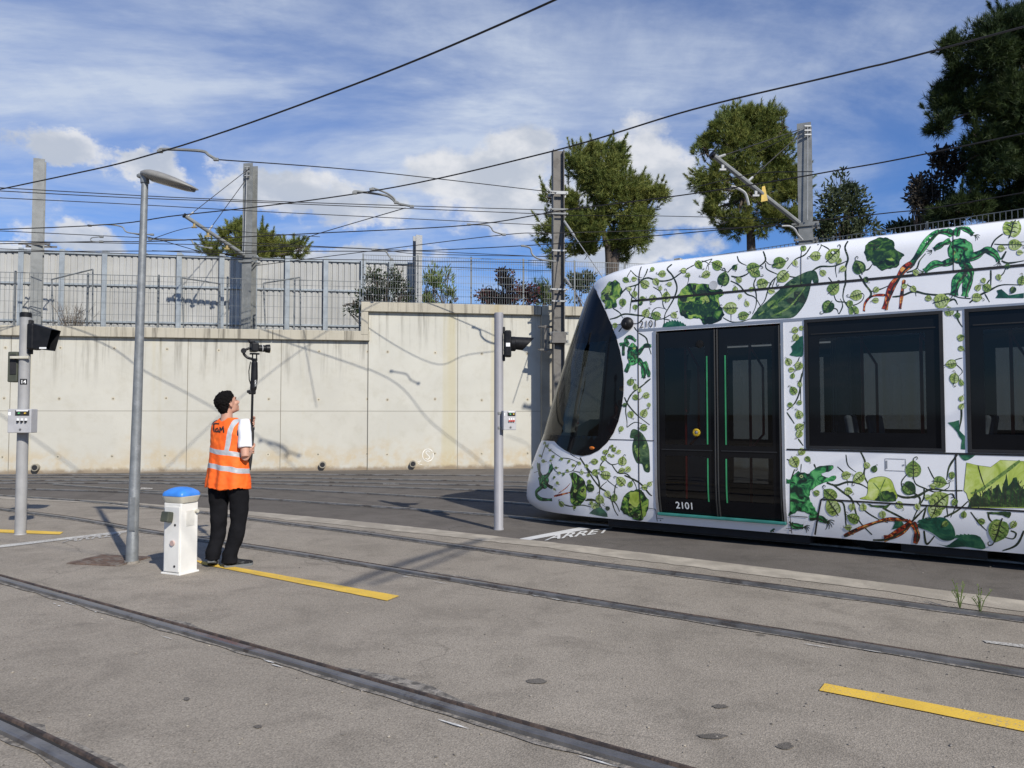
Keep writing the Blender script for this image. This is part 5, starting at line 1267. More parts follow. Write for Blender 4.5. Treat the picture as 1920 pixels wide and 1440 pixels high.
shape([(760,950),(800,900),(850,880),(900,900),(930,940),(880,960)], DRK, KD, jag=22); ribbon([(750,820),(800,880),(830,940)], 7, MID, True, off_(.0025), K=KD); ribbon([(840,790),(810,860),(780,930)], 7, MID, True, off_(.0025), K=KD)
shape([(700,975),(760,988),(860,988),(890,975),(850,1012),(800,1005),(740,1002)], DRK, KD, jag=8)
shape([(1450,670),(1530,690),(1630,705),(1700,652),(1800,655),(1890,660),(1890,1010),(1480,1005),(1450,900),(1430,880)], LEMON, KD, False, outline=3)
ribbon([(1850,655),(1700,770),(1560,870),(1480,900)], 26, MID, True, off_(.0025), K=KD); ribbon([(1535,690),(1560,780),(1590,860)], 9, INK, True, off_(.0026), K=KD)
shape([(1462,1000),(1480,930),(1520,900),(1560,930),(1590,880),(1610,860),(1640,900),(1665,850),(1690,830),(1710,900),(1728,820),(1745,750),(1762,850),(1800,790),(1830,780),(1850,850),(1890,870),(1890,1010)], DRK, KD, False, jag=14)
for k in range(26):
    x = 1480 + k * 16; y = 960 - 90 * math.sin((k + 3) * .9) ** 2 - k * 3; ribbon([(x, 1000), (x + rnd.uniform(-12, 12), (y + 1000) / 2), (x + rnd.uniform(-20, 20), y)], 9, INK, True, off_(.0026), K=KD, n=3)
    for j in range(3): yy = y + 20 * j; ribbon([(x, yy + 22), (x + rnd.choice((-1, 1)) * 16, yy)], 6, INK, True, off_(.0026), K=KD)
shape([(1600,1035),(1680,1040),(1780,1040),(1770,1085),(1740,1070),(1690,1060),(1620,1055)], DRK, KD, jag=8)
shape([(1060,1140),(1120,1112),(1200,1082),(1290,1085),(1350,1150),(1365,1220),(1340,1250),(1270,1250),(1180,1190),(1100,1160)], TEAL, KD); spiky(1080,1300,1120,46,TEAL,KD)
shape([(1210,1268),(1300,1290),(1380,1240),(1460,1210),(1540,1220),(1590,1290),(1570,1318),(1440,1300),(1320,1305)], TEAL, KD); spiky(1330,1560,1235,34,TEAL,KD,8)
shape([(890,1078),(950,1092),(980,1130),(940,1160),(890,1170),(912,1122)], TEAL, KD, False)
limb([(530,1220),(680,1150),(830,1100),(930,1095),(1010,1105)], 26, RED, KD, 6); limb([(740,1240),(850,1235),(960,1180),(1040,1110)], 56, RED, KD, 6); limb([(1045,1115),(1078,1200),(1062,1285)], 44, RED, KD, 6)
shape([(1310,370),(1395,350),(1398,430),(1438,470),(1440,572),(1410,570),(1410,500),(1380,440)], TEAL, KD, False, jag=6); shape([(1385,602),(1450,608),(1520,602),(1480,640),(1430,652)], TEAL, KD)
shape([(1720,1120),(1765,1085),(1790,1050),(1826,1040),(1826,1195),(1790,1208),(1720,1195),(1735,1160)], TEAL, KA, jag=8)
shape([(1660,650),(1700,640),(1760,692),(1890,672),(1890,715),(1780,715),(1650,715),(1672,680)], TEAL, KB, False)
# ---- leaves
A_ = [(330,562,28),(400,555,22),(495,600,38),(585,575,32),(640,510,32),(405,680,26),(410,790,22),(470,722,25),(560,718,34),(672,710,45),(500,845,36),(590,865,40,1),(305,750,34,1),(945,432,38),(1105,440,45,1),(1010,515,38),(1155,560,60,2),(1400,462,54),(1420,500,46,1),(1625,418,52,1),(1480,595,48),(1660,530,58),(1218,800,58),(1320,865,45),(240,945,24),(1760,985,28),(1812,968,22),(1765,1045,30),(1705,1255,32),(1792,1285,36),(1725,1320,24),(370,1425,32),(1390,350,0),(545,960,0)]
B_ = [(135,360,45),(275,360,68),(280,640,55,1),(480,690,52),(240,785,55,2),(455,825,48,1),(500,460,60,2),(1190,740,66),(1260,830,40),(1500,630,28),(1580,630,38),(1490,710,42),(1790,125,82),(1810,265,55),(1870,570,40),(1355,1050,30),(1358,1140,26),(1280,1270,45),(1300,1390,45),(1360,1420,20),(640,735,28)]
C_ = [(350,72,26,1),(390,110,25),(388,190,26),(475,175,28),(455,320,34),(350,325,28),(455,430,30),(275,440,24),(495,250,18),(145,625,20),(215,605,20),(285,700,36),(155,810,40),(65,790,26),(275,860,42),(105,1000,36),(30,910,36,2),(220,990,32,1),(280,770,25),(500,880,20),(210,655,14),(180,650,14),(135,675,22),(1695,90,22),(1645,140,35),(1690,330,34),(1690,430,36),(1690,480,30),(1650,700,45),(1710,620,30),(1755,680,26)]
D_ = [(545,765,34),(645,780,48),(1050,725,62,1),(1015,860,55,2),(1245,815,50),(430,915,56),(450,1010,66),(605,1090,48),(1240,960,75),(1215,1020,58),(1690,1170,85,1),(945,985,32),(1360,40,38),(1412,75,22),(1410,190,22),(1410,250,24)]
E_ = [(345,955,9),(362,885,8),(390,935,8),(430,945,8),(465,955,8),(485,975,8),(513,965,9),(420,1010,8),(440,1015,7),(290,985,7),(330,930,7),(640,910,9),(665,885,8),(675,905,8),(625,940,11),(565,1080,17,2),(555,1020,9),(585,1005,13),(430,1155,15),(490,1170,9),(605,1130,19),(352,870,6),(375,905,6),(396,1030,6)]
for K, L_ in ((KA, A_), (KB, B_), (KC, C_), (KD, D_), (KE, E_)):
    for e in L_:
        if e[2]: leafd(e[0], e[1], e[2], K, (LIME, MID, DRK)[e[3]] if len(e) > 3 else (LIME if rnd.random() < .8 else MID))
for K, pts in ((KA, [(820,480,24),(860,520,22),(700,600,22),(620,630,20),(1290,560,26),(1250,640,24),(1560,650,28),(1350,760,26),(1300,700,20),(1080,330,0),(450,760,22),(740,860,28),(1250,460,24),(1760,420,26),(1830,300,26),(560,470,20),(360,640,22),(1585,440,20),(1390,640,24),(340,900,22)]),
               (KB, [(360,470,30),(200,500,28),(330,400,26),(420,760,30),(650,640,26),(560,560,26),(960,640,30),(880,620,24),(1080,720,28),(980,500,26),(1700,300,30),(1680,540,26),(1800,640,30),(1550,560,22),(1330,860,26),(1850,330,26),(1750,450,26)]),
               (KC, [(60,700,26),(120,760,22),(330,760,26),(160,950,26),(60,1050,24),(350,880,24),(460,900,24),(260,620,20),(470,620,0),(420,140,18),(300,250,18),(1620,250,22),(1640,20,22),(1690,230,20)]),
               (KD, [(560,880,30),(680,1000,28),(590,1000,26),(820,1060,28),(960,1040,0),(1080,1000,26),(1360,960,28),(1340,760,28),(700,690,26),(760,720,26),(1160,930,24),(1290,1130,26),(1560,1110,28),(1800,1130,30),(560,1150,26),(1430,1060,26),(330,900,24),(1200,840,22)]),
               (KE, [(560,1050,11),(620,990,10),(590,960,9),(545,975,9),(520,1010,10),(400,985,7),(375,955,6),(455,1000,7),(600,1160,11),(640,1170,11),(570,1150,9),(410,1060,8),(400,1085,7)])):
    for x, y, r in pts:
        if r: leafd(x + rnd.uniform(-5, 5), y + rnd.uniform(-5, 5), r, K, rnd.choice((LIME, LIME, MID, DRK, PALE)))
# ---- beyond the frame: simple vines on the rest of this side
K0 = lambda p: p
def uvpr(u, z): 
    q = proj(TM @ S(u, z)); return q
for base_z, amp in ((3.25, .12), (2.85, .08), (.9, .14), (.45, .08)):
    u = U(4.15); P = []
    while u < U(XE) - .1: P.append(uvpr(u, base_z + amp * math.sin(u * 5 + base_z))); u += .16
    P2 = [(a, b_) for a, b_ in P]
    ribbon(P2, 3.0, INK, True, K=K0, n=3)
    for k in range(1, len(P2) - 1):
        leafd(P2[k][0] + rnd.uniform(-9, 9), P2[k][1] + rnd.uniform(-22, 22), rnd.uniform(8, 15), K0, rnd.choice((LIME, LIME, MID, DRK)))
tart = art.build('painted_vines', AM, shell)
tart['label'] = 'green vine leaves, frogs and birds printed on the white body'
# ------------------------------------------------------------------ foliage
def leafcards(b, blobs, count, ln, wd, upb=.4, mi_n=1, rr=None, shell_=.55, droop=0.0):
    rr = rr or rnd; tot = sum((r[0] * r[1] * r[2]) ** .67 for _, r in blobs)
    for c, r in blobs:
        n = int(count * ((r[0] * r[1] * r[2]) ** .67) / tot)
        for _ in range(n):
            d = Vector((rr.gauss(0, 1), rr.gauss(0, 1), rr.gauss(0, 1))).normalized(); k = shell_ + (1 - shell_) * rr.random() if rr.random() < .8 else rr.random()
            k *= 1 + .25 * noise.noise(d * 2.3 + Vector(c)); p = Vector(c) + Vector((d.x * r[0], d.y * r[1], d.z * r[2])) * k
            if noise.noise(p * 1.9) > .28: continue
            dr = (d * .8 + Vector((rr.gauss(0, .5), rr.gauss(0, .5), rr.gauss(0, .4) + upb - droop))).normalized(); L = ln * rr.uniform(.6, 1.3)
            s = dr.cross(Vector((rr.gauss(0, 1), rr.gauss(0, 1), rr.gauss(0, 1)))).normalized() * wd * rr.uniform(.7, 1.2)
            b.add([p - s * .5, p + s * .5, p + dr * L * .55 + s * .5, p + dr * L, p + dr * L * .5 - s * .6], [(0, 1, 2, 3, 4)], rr.randrange(mi_n))
def tuft(b, p, dr, ln, n, rr, mi):   # a brush of needles
    for _ in range(n):
        d = (dr + Vector((rr.gauss(0, .5), rr.gauss(0, .5), rr.gauss(0, .5)))).normalized(); L = ln * rr.uniform(.6, 1.15)
        s = d.cross(Vector((rr.gauss(0, 1), rr.gauss(0, 1), rr.gauss(0, 1)))).normalized() * .0095
        o = p + dr * rr.uniform(-.25, .25) * ln; b.add([o - s, o + s, o + d * L], [(0, 1, 2)], mi)
def pine(label, Y, trunk_px, zb, outline, forks, mats, ntuft, seed, ln=.26, depth=.8, name='pine_tree', nn=13, gap=.12):
    """outline: ellipses in image columns (cx, cy, rx, ry) turned into solid lobes at distance Y"""
    rr = random.Random(seed); base = at(trunk_px[0], trunk_px[1], Y); base.z = zb
    root = empty(name, base, label=label, cat='tree', group='trees beyond the wall')
    k = Y / F; lobes = []
    for cx, cy, rx, ry in outline:
        c = at(cx, cy, Y) - base; c.y += rr.uniform(-.35, .35) * rx * k; lobes.append((c, (rx * k, rx * k * depth, ry * k)))
    b = MB()
    for f in forks:
        P = []
        for j, (x, y, r) in enumerate(f): P.append(at(x, y, Y + (rr.uniform(-.3, .3) if j > 1 else 0)) - base)
        if abs(f[0][1] - trunk_px[1]) < 5: P[0] = Vector((P[0].x, 0, 0)); P[0].z = -.1
        b.tube(spline(P, 5), [x for x in [f[0][2] * k * (1 - .75 * q / (len(P) * 5 - 5)) for q in range(len(P) * 5 - 4)]], 8)
    ends = [v for c, r in lobes for v in (c,)]
    st = at(*forks[0][-1][:2], Y) - base
    for c, r in lobes:
        m = st.lerp(c, .5) + Vector((rr.uniform(-.2, .2), rr.uniform(-.2, .2), -.1)); P = spline([st, m, c], 4); b.tube(P, [.07 * (1 - .7 * q / (len(P) - 1)) for q in range(len(P))], 6)
        for _ in range(5):
            d = Vector((rr.gauss(0, 1), rr.gauss(0, 1), rr.gauss(0, .7) + .3)).normalized(); e = c + Vector((d.x * r[0], d.y * r[1], d.z * r[2])) * .8
            b.tube([c, c.lerp(e, .5) + Vector((0, 0, .05)), e], [.03, .02, .008], 5)
    b.build('trunk', M['bark'], root, True)
    b = MB(); tot = sum((r[0] * r[2]) for _, r in lobes)
    for c, r in lobes:
        # sub-clumps on the lobe surface
        ns = max(9, int(110 * (r[0] * r[2]) / tot)); subs = []
        for _ in range(ns):
            d = Vector((rr.gauss(0, 1), rr.gauss(0, 1), rr.gauss(0, 1))).normalized(); kk = rr.uniform(.1, .95)
            subs.append((c + Vector((d.x * r[0], d.y * r[1], d.z * r[2])) * kk, min(r[0], r[2]) * rr.uniform(.4, .65), d))
        for _ in range(max(5, int(150 * (r[0] * r[2]) / tot))):      # upright sprigs that break the outline
            d = Vector((rr.gauss(0, 1), rr.gauss(0, 1), rr.gauss(.5, .8))).normalized(); s0 = c + Vector((d.x * r[0], d.y * r[1], d.z * r[2])) * .8
            ax = (d * .75 + Vector((0, 0, .8))).normalized(); Ls = rr.uniform(.18, .6)
            for q in range(int(14 * Ls / .5)):
                f = rr.random(); tuft(b, s0 + ax * Ls * f, (ax + d * .3).normalized(), ln * (1.05 - .5 * f), nn, rr, 0 if rr.random() < .5 else 1)
        nt = int(ntuft * (r[0] * r[2]) / tot)
        for _ in range(nt):
            sc, sr, sd = subs[rr.randrange(ns)]; d = Vector((rr.gauss(0, 1), rr.gauss(0, 1), rr.gauss(0, 1))).normalized()
            p = sc + d * sr * rr.uniform(.5, 1.1)
            if noise.noise(p * 1.6 + Vector((seed, 0, 0))) > .36 - gap: continue
            dr = (d * .5 + sd * .55 + Vector((rr.gauss(0, .35), rr.gauss(0, .35), .5))).normalized(); tuft(b, p, dr, ln, nn, rr, 0 if rr.random() < .6 else 1)
    b.build('crown', mats, root); return root
pm = [M['pine'], M['pine2']]
pine('rounded pine with forked trunk just right of the brownish mast', 27, (1146, 506), 3.6,
     [(1120, 330, 55, 50), (1068, 385, 42, 45), (1170, 370, 55, 55), (1105, 430, 60, 45), (1040, 425, 36, 34), (1190, 430, 38, 40), (1150, 300, 26, 34), (1215, 380, 30, 42), (1085, 310, 30, 36), (1225, 362, 22, 24), (1120, 285, 28, 22), (1160, 458, 50, 28), (1110, 470, 40, 20), (1045, 480, 26, 18), (1030, 370, 22, 20)],
     [[(1146, 506, 10), (1142, 480, 10), (1135, 455, 9), (1128, 400, 7)], [(1146, 506, 12), (1152, 486, 9), (1168, 462, 8), (1178, 420, 6)]], pm, 17000, 3, .19)
pine('tall loose pine whose crown stands left of the tall pale mast', 27, (1410, 480), 3.6,
     [(1380, 260, 50, 52), (1430, 250, 45, 46), (1340, 320, 40, 40), (1410, 340, 62, 55), (1460, 300, 38, 55), (1350, 385, 45, 32), (1440, 410, 52, 34), (1380, 415, 44, 26), (1325, 285, 20, 34), (1400, 222, 22, 24), (1435, 225, 20, 26), (1480, 360, 28, 40), (1322, 345, 22, 16), (1488, 410, 26, 40), (1490, 330, 22, 30), (1345, 240, 14, 30), (1465, 245, 16, 34)],
     [[(1410, 480, 11), (1408, 450, 11), (1402, 420, 10), (1395, 360, 8)]], pm, 17000, 5, .19, .8)
pine('huge dark pine filling the top right corner', 21, (1925, 470), 3.6,
     [(1850, 110, 75, 60), (1800, 190, 58, 48), (1900, 210, 95, 80), (1930, 80, 80, 60), (1840, 290, 70, 55), (1930, 320, 95, 70), (1870, 380, 95, 42), (1790, 400, 48, 28), (2010, 150, 95, 110), (2020, 330, 100, 90), (1960, 400, 100, 40), (1790, 130, 30, 36), (1780, 90, 22, 22), (1900, 40, 40, 26), (1760, 235, 24, 26), (2080, 230, 80, 120)],
     [[(1925, 470, 22), (1928, 380, 20), (1930, 260, 17), (1925, 150, 12)]], [M['pine_dark'], M['pine_dark']], 24000, 8, .22, .9, gap=-.2, nn=15)
pine('low pine top showing over the noise barrier beside the second mast', 34, (470, 560), 3.6,
     [(440, 455, 26, 36), (500, 465, 32, 30), (400, 468, 26, 20), (545, 467, 30, 22), (470, 470, 40, 26), (450, 432, 14, 20), (488, 440, 12, 16), (562, 470, 14, 12)],
     [[(470, 560, 8), (470, 520, 8), (468, 480, 6)]], [M['pine2'], M['pine']], 5000, 9, .22)
def bushy(label, Y, blobs, zb, count, ln, wd, mats, seed, name, cat, stems=6, upb=.3, shell_=.3, group=None, tw=.012, droop=0, trunk=True, bx=None):
    rr = random.Random(seed); k = Y / F
    cx = sum(b_[0] for b_ in blobs) / len(blobs) if bx is None else bx; base = at(cx, 500, Y); base.z = zb
    root = empty(name, base, label=label, cat=cat, group=group)
    L = []
    for x, y, rx, ry in blobs: c = at(x, y, Y) - base; c.y += rr.uniform(-.2, .2); L.append((c, (rx * k, rx * k * .7, ry * k)))
    b = MB()
    if trunk: b.tube([Vector((0, 0, -.1)), Vector((.03, 0, max(.3, L[0][0].z * .6))), L[0][0]], [tw * 4, tw * 3, tw], 6)
    for c, r in L:
        for _ in range(stems):
            d = Vector((rr.gauss(0, 1), rr.gauss(0, .6), rr.gauss(0, 1) + .5)).normalized(); e = c + Vector((d.x * r[0], d.y * r[1], d.z * r[2])) * rr.uniform(.7, 1.0)
            s = Vector((rr.uniform(-.1, .1), 0, 0)) if rr.random() < .5 else c; b.tube(spline([s, s.lerp(e, .5) + Vector((rr.uniform(-.1, .1), 0, rr.uniform(0, .12))), e], 3), [tw] * 6 + [tw * .4], 4)
    b.build('stems', M['bark'] if trunk else M['twig'], root)
    b = MB(); leafcards(b, L, count, ln, wd, upb, len(mats), rr, shell_, droop); b.build('crown', mats, root); return root
bushy('slim grey-green tree to the right of the tall pale mast', 28, [(1560, 390, 32, 58), (1605, 395, 34, 56), (1575, 350, 22, 34), (1545, 430, 36, 34), (1620, 430, 30, 26), (1590, 440, 50, 22), (1600, 350, 14, 26)], 3.6, 5200, .17, .055, [M['olive_leaf']], 21, 'leafy_tree', 'tree', 9, .2, .2, 'trees beyond the wall')
bushy('loose purple-brown tree against the left side of the dark pine', 22, [(1745, 360, 40, 48), (1790, 320, 40, 50), (1715, 375, 22, 30), (1770, 400, 44, 26), (1760, 300, 26, 24), (1722, 345, 20, 14)], 3.6, 4600, .13, .05, [M['purple_leaf']], 22, 'leafy_tree', 'tree', 12, .2, .2, 'trees beyond the wall')
bushy('low light bush just above the tram roofline left of the dark pine', 24, [(1700, 425, 34, 16), (1735, 418, 24, 16), (1675, 432, 20, 10)], 3.6, 900, .15, .06, [M['olive_leaf'], M['shrub_leaf']], 23, 'bush', 'bush', 6, .5, .2)
bushy('dark spiny shrub with reaching branches poking through the mesh at the barrier end', 22.6, [(720, 545, 46, 40), (690, 560, 40, 26), (745, 530, 26, 34), (665, 575, 28, 16), (765, 565, 16, 30), (700, 520, 22, 22)], 3.6, 2600, .10, .035, [M['shrub_leaf']], 24, 'shrub', 'shrub', 16, .2, .1)
bushy('bright green reedy bush behind the mesh right of the end post', 25.5, [(812, 535, 22, 40), (835, 525, 16, 30), (800, 560, 18, 26), (845, 552, 10, 16), (852, 566, 8, 10)], 4.4, 1900, .17, .03, [M['bamboo_leaf']], 25, 'shrub', 'shrub', 10, .8, .1)
bushy('dark red leaved bush behind the mesh left of the brownish mast', 24.5, [(915, 552, 28, 20), (950, 530, 24, 26), (985, 552, 30, 24), (945, 560, 50, 16), (940, 515, 10, 12)], 4.4, 3400, .10, .05, [M['red_leaf'], M['purple_leaf']], 26, 'bush', 'bush', 10, .2, .1)
bushy('pale green tufted shrub between the red bush and the brownish mast', 24.5, [(1018, 550, 18, 26), (1002, 542, 8, 20), (1032, 556, 12, 20)], 4.4, 1200, .2, .025, [M['bamboo_leaf'], M['olive_leaf']], 27, 'shrub', 'shrub', 6, .9, .1)
bushy('grey-green shrub behind the mesh right of the brownish mast', 25.5, [(1075, 540, 18, 30), (1100, 530, 18, 20)], 4.4, 1300, .14, .05, [M['olive_leaf']], 28, 'shrub', 'shrub', 6, .3, .1)
# leafless twiggy shrubs on the terrace
def twiggy(px, Y, n, h, spread, label, seed):
    rr = random.Random(seed); p = at(px, 600, Y); p.z = 3.6; b = MB()
    for _ in range(n):
        a = rr.uniform(0, 6.28); s = rr.uniform(.2, 1) * spread; L = h * rr.uniform(.5, 1); q = Vector((0, 0, 0)); P = [q]
        for j in range(4): q = q + Vector((math.cos(a) * s / 4 + rr.uniform(-.05, .05), math.sin(a) * s / 8, L / 4)); P.append(q)
        b.tube(P, [.009, .008, .007, .005, .003], 4)
        for j in (2, 3):
            for _ in range(3): b.tube([P[j], P[j] + Vector((rr.uniform(-.2, .2), rr.uniform(-.1, .1), rr.uniform(.02, .2)))], .003, 3)
    o = b.build('dry_shrub', M['twig']); o.location = p; tag(o, label, 'shrub')
twiggy(135, 21.2, 46, 1.1, .75, 'leafless twiggy shrub behind the mesh above the left signal post', 31)
twiggy(575, 22.3, 26, .42, .9, 'low leafless twigs at the foot of the mesh right of the second mast', 32)
twiggy(690, 22.2, 12, .5, .5, 'small bare twigs in the corner where the wall steps up', 33)
# weeds beside the rails
for px, py, h, seed, lab in ((1800, 1143, .22, 41, 'thin green weed in the pavement crack, left of its neighbour'), (1838, 1151, .19, 42, 'thin green weed in the pavement crack, right of its neighbour')):
    rr = random.Random(seed); p = gnd(px, py, .012); b = MB()
    for _ in range(9):
        a = rr.uniform(0, 6.28); L = h * rr.uniform(.5, 1.1); dx, dy = math.cos(a) * L * .5, math.sin(a) * L * .3; P = spline([Vector((0, 0, 0)), Vector((dx * .4, dy * .4, L * .6)), Vector((dx, dy, L))], 4)
        b.tube(P, [.0025] * (len(P) - 1) + [.001], 4)
        for q in P[3:]: 
            d = Vector((rr.uniform(-1, 1), rr.uniform(-1, 1), .6)).normalized() * .025; s = Vector((d.y, -d.x, 0)) * .25; b.add([q, q + d * .5 + s, q + d, q + d * .5 - s], [(0, 1, 2, 3)])
    o = b.build('weed', M['bamboo_leaf']); o.location = p; tag(o, lab, 'weed', 'weeds by the rail')
# ------------------------------------------------------------------ signal posts
def post_base(px, py): p = gnd(px, py); return p
k1 = post_base(38, 1003); hpost = at(46, 588, k1.y).z
sp = empty('signal_post', (k1.x, k1.y, 0), label='thicker grey signal post at the left edge with a black number plate and control box', cat='signal post', group='tram signal posts')
r_ = 9.6 / F * k1.y
b = MB(); b.lathe([(r_ * 1.12, 0), (r_ * 1.1, .012), (r_, .02), (r_, hpost)], (0, 0, 0), 'z', 28); smooth_angle(b.build('pole', M['grey_paint'], sp))
b = MB(); b.lathe([(r_ * 1.04, hpost - .05), (r_ * 1.04, hpost + .005), (r_ * .9, hpost + .015), (0.0, hpost + .016)], (0, 0, 0), 'z', 24); smooth_angle(b.build('pole_cap', M['black_plastic'], sp))
def Pz(py, kk): return at(960, py, kk.y).z
def signal_head(root, kk, px_c, py_c, w_, h, dirx, hoodlen, big):
    # a flat black housing on the right of the pole with a hood that points along +x
    x0 = r_ + .02; z = Pz(py_c, kk); h_ = empty('signal_head'); h_.parent = root
    b = MB(); b.box((x0 + .045, -.02, z), (.09, w_, h), None, 0, .02)
    b.build('housing', M['black_plastic'], h_)
    b = MB(); 
    for s_ in (1, -1): b.box((x0 - .02, 0, z + s_ * (h / 2 + .01)), (.05, .07, .09), None, 0, .01); 
    b.box((x0 - .005, -.02, z), (.02, .1, h * .95), None, 0, .005); b.build('bracket', M['black_matte'], h_)
    if big:  # box-like hood, wider at the front top
        b = MB(); L = hoodlen; X = x0 + .09; a = w_ / 2; zt, zb = z + h / 2 - .01, z - h / 2 + .01
        o = [(X, -a, zt), (X, a, zt), (X, a, zb), (X, -a, zb), (X + L, -a * 1.05, zt - .07), (X + L, a * 1.05, zt - .07), (X + L * .72, a, zb - .02), (X + L * .72, -a, zb - .02)]
        c = Vector((X + L * .4, 0, z)); inn = [tuple(Vector(p).lerp(c, .06)) for p in o]
        b.add([(p[0], p[1] - .02, p[2]) for p in o + inn], [(0, 1, 5, 4), (3, 7, 6, 2), (0, 4, 7, 3), (1, 2, 6, 5), (8, 12, 13, 9), (11, 10, 14, 15), (8, 11, 15, 12), (9, 13, 14, 10), (4, 5, 13, 12), (5, 6, 14, 13), (6, 7, 15, 14), (7, 4, 12, 15)])
        b.build('hood', M['black_plastic'], h_); b = MB(); b.lathe([(0, .0), (.06, .004), (.085, 0), (.085, -.02), (0, -.02)], (X + .03, -.02, z), 'x', 22); b.build('lens', M['lens_glass'], h_)
        b = MB(); b.box((X + L * .55, -.02 - a - .004, zb + .005), (.09, .004, .022)); b.build('label', M['label_white'], h_)
    else:
        b = MB(); X = x0 + .09; rh = .088
        b.lathe([(rh * 1.15, 0), (rh * 1.15, .05), (rh, .06)], (X, -.02, z), 'x', 24)
        n = 28; vs = []
        for kx in range(7):
            for j in range(n):
                a = 2 * math.pi * j / n; reach = .10 + hoodlen * (.5 + .5 * math.sin(a)) ; f = kx / 6
                vs.append((X + .05 + reach * f, -.02 + rh * math.cos(a), z + .01 + rh * math.sin(a) - .012 * f))
        nn_ = len(vs); ins_ = [(v[0], -.02 + (v[1] + .02) * .93, z + (v[2] - z) * .93) for v in vs]
        fs = [(i * n + j, i * n + (j + 1) % n, (i + 1) * n + (j + 1) % n, (i + 1) * n + j) for i in range(6) for j in range(n)]
        b.add(vs, fs); b.add(ins_, [f[::-1] for f in fs]); o = len(b.v) - 2 * nn_; b.f += [(o + 6 * n + j, o + 6 * n + (j + 1) % n, o + nn_ + 6 * n + (j + 1) % n, o + nn_ + 6 * n + j) for j in range(n)]; b.m += [0] * n
        smooth_angle(b.build('hood', M['black_plastic'], h_)); b = MB(); b.lathe([(0, .01), (.05, .014), (.08, 0), (.08, -.02), (0, -.02)], (X + .06, -.02, z), 'x', 22); b.build('lens', M['lens_glass'], h_)
        b = MB(); b.box((x0 + .045, -.02 - w_ / 2 - .003, z - .02), (.055, .004, .05)); b.build('label', M['label_white'], h_)
signal_head(sp, k1, 78, 632, .20, .34, 1, .24, True)
# open back case on the left of the post
b = MB(); z = Pz(688, k1); b.box((-r_ - .075, .03, z), (.13, .12, .40), None, 0, .015); cs = b.build('case', M['olive_plastic'], sp)
b = MB(); b.box((-r_ - .062, -.035, z + .03), (.085, .01, .26), None, 0, .004); b.build('case_door', M['black_matte'], cs); b = MB(); b.box((-.02, -r_ - .01, Pz(671, k1)), (.24, .035, .035), None, 0, .006); b.build('strap', M['cap_beige'], sp)
for (pyc, th, w_, m_, nm) in ((716, .075, .10, 'label_black', 'number_plate'),):
    b = MB(); 
    for i in range(6):
        a0, a1 = -math.pi / 2 - .15 + i * .2, -math.pi / 2 - .15 + (i + 1) * .2; rr_ = r_ + .003; z = Pz(pyc, k1)
        b.add([(rr_ * math.cos(a0), rr_ * math.sin(a0), z - th / 2), (rr_ * math.cos(a1), rr_ * math.sin(a1), z - th / 2), (rr_ * math.cos(a1), rr_ * math.sin(a1), z + th / 2), (rr_ * math.cos(a0), rr_ * math.sin(a0), z + th / 2)], [(0, 1, 2, 3)])
    b.build(nm, M[m_], sp)
def wrap_text(s, kk, root, rad, a_start, z, h, m, name='number'):
    vs, fs = text_mesh(s, 1, .015); ht = max(v.y for v in vs); b = MB()
    b.add([(rad * math.cos(a_start + v.x / ht * h / rad), rad * math.sin(a_start + v.x / ht * h / rad), z + v.y / ht * h) for v in vs], fs); return b.build(name, m, root)
wrap_text('14', k1, sp, r_ + .0045, -math.pi / 2 - .02, Pz(716, k1) - .022, .045, M['label_white'])
def control_box(root, kk, pxl, pxr, pyt, pyb, rz, red):
    cb = empty('control_box', (0, 0, 0), rz); cb.parent = root; w_ = (pxr - pxl) / F * kk.y; zt, zb = Pz(pyt, kk), Pz(pyb, kk); cx = ((pxl + pxr) / 2 - 960) / F * kk.y - kk.x; hh = zt - zb; y0 = -r_ - .075
    cb.location = (cx * .98, -.03, 0); y0 = -.02 if red else -.09
    b = MB(); b.box((0, y0, (zt + zb) / 2), (w_, .15, hh), None, 0, .008); b.build('box', M['grey_box'], cb)
    yf = y0 - .077; b = MB(); b.box((w_ * .12, yf, zt - hh * .17), (w_ * .6, .006, hh * .22), None, 0, .002); b.build('panel', M['black_matte'], cb)
    b = MB(); b.box((w_ * .12, yf - .002, zt - hh * .07), (w_ * .5, .004, hh * .06)); b.box((-w_ * .42, y0 - .0765, zt - hh * .2), (w_ * .1, .003, hh * .14))
    for k in range(3): b.box((w_ * (-.05 + .17 * k), yf - .001, zb + hh * .56), (w_ * .1, .004, hh * .1))
    b.build('label', M['label_white'], cb)
    for k in range(3):
        b = MB(); b.lathe([(.0, -.022), (.012, -.022), (.014, -.004), (.014, 0)], (w_ * (-.05 + .17 * k), yf, zb + hh * .47), 'y', 10); b.build('switch', M['label_red'] if red else M['black_plastic'], cb)
    for k in range(2):
        b = MB(); b.lathe([(.0, -.018), (.010, -.018), (.012, -.004), (.012, 0)], (w_ * (.0 + .26 * k), yf - .003, zt - hh * .18), 'y', 10); b.build('switch', M['label_yel'] if k else M['label_green'], cb)
    b = MB(); b.lathe([(.0, -.006), (.014, -.006), (.014, 0)], (w_ * .05, yf + .002, zb + hh * .14), 'y', 12); b.build('lock', M['steel_rail'], cb)
    b = MB()
    for z in (zt - hh * .12, zb + hh * .12): b.box((-w_ * .5 - .012 if not red else -w_ * .5 - .02, y0 + .03, z), (.05, .03, .03))
    b.build('strap', M['galv'], cb)
control_box(sp, k1, 33, 75, 767, 811, R(3), False)
k2 = post_base(935, 993); h2p = at(936, 587, k2.y).z; r_ = 8.6 / F * k2.y
sq = empty('signal_post', (k2.x, k2.y, 0), label='slim pale grey signal post standing on the dark tarmac in front of the tram nose', cat='signal post', group='tram signal posts')
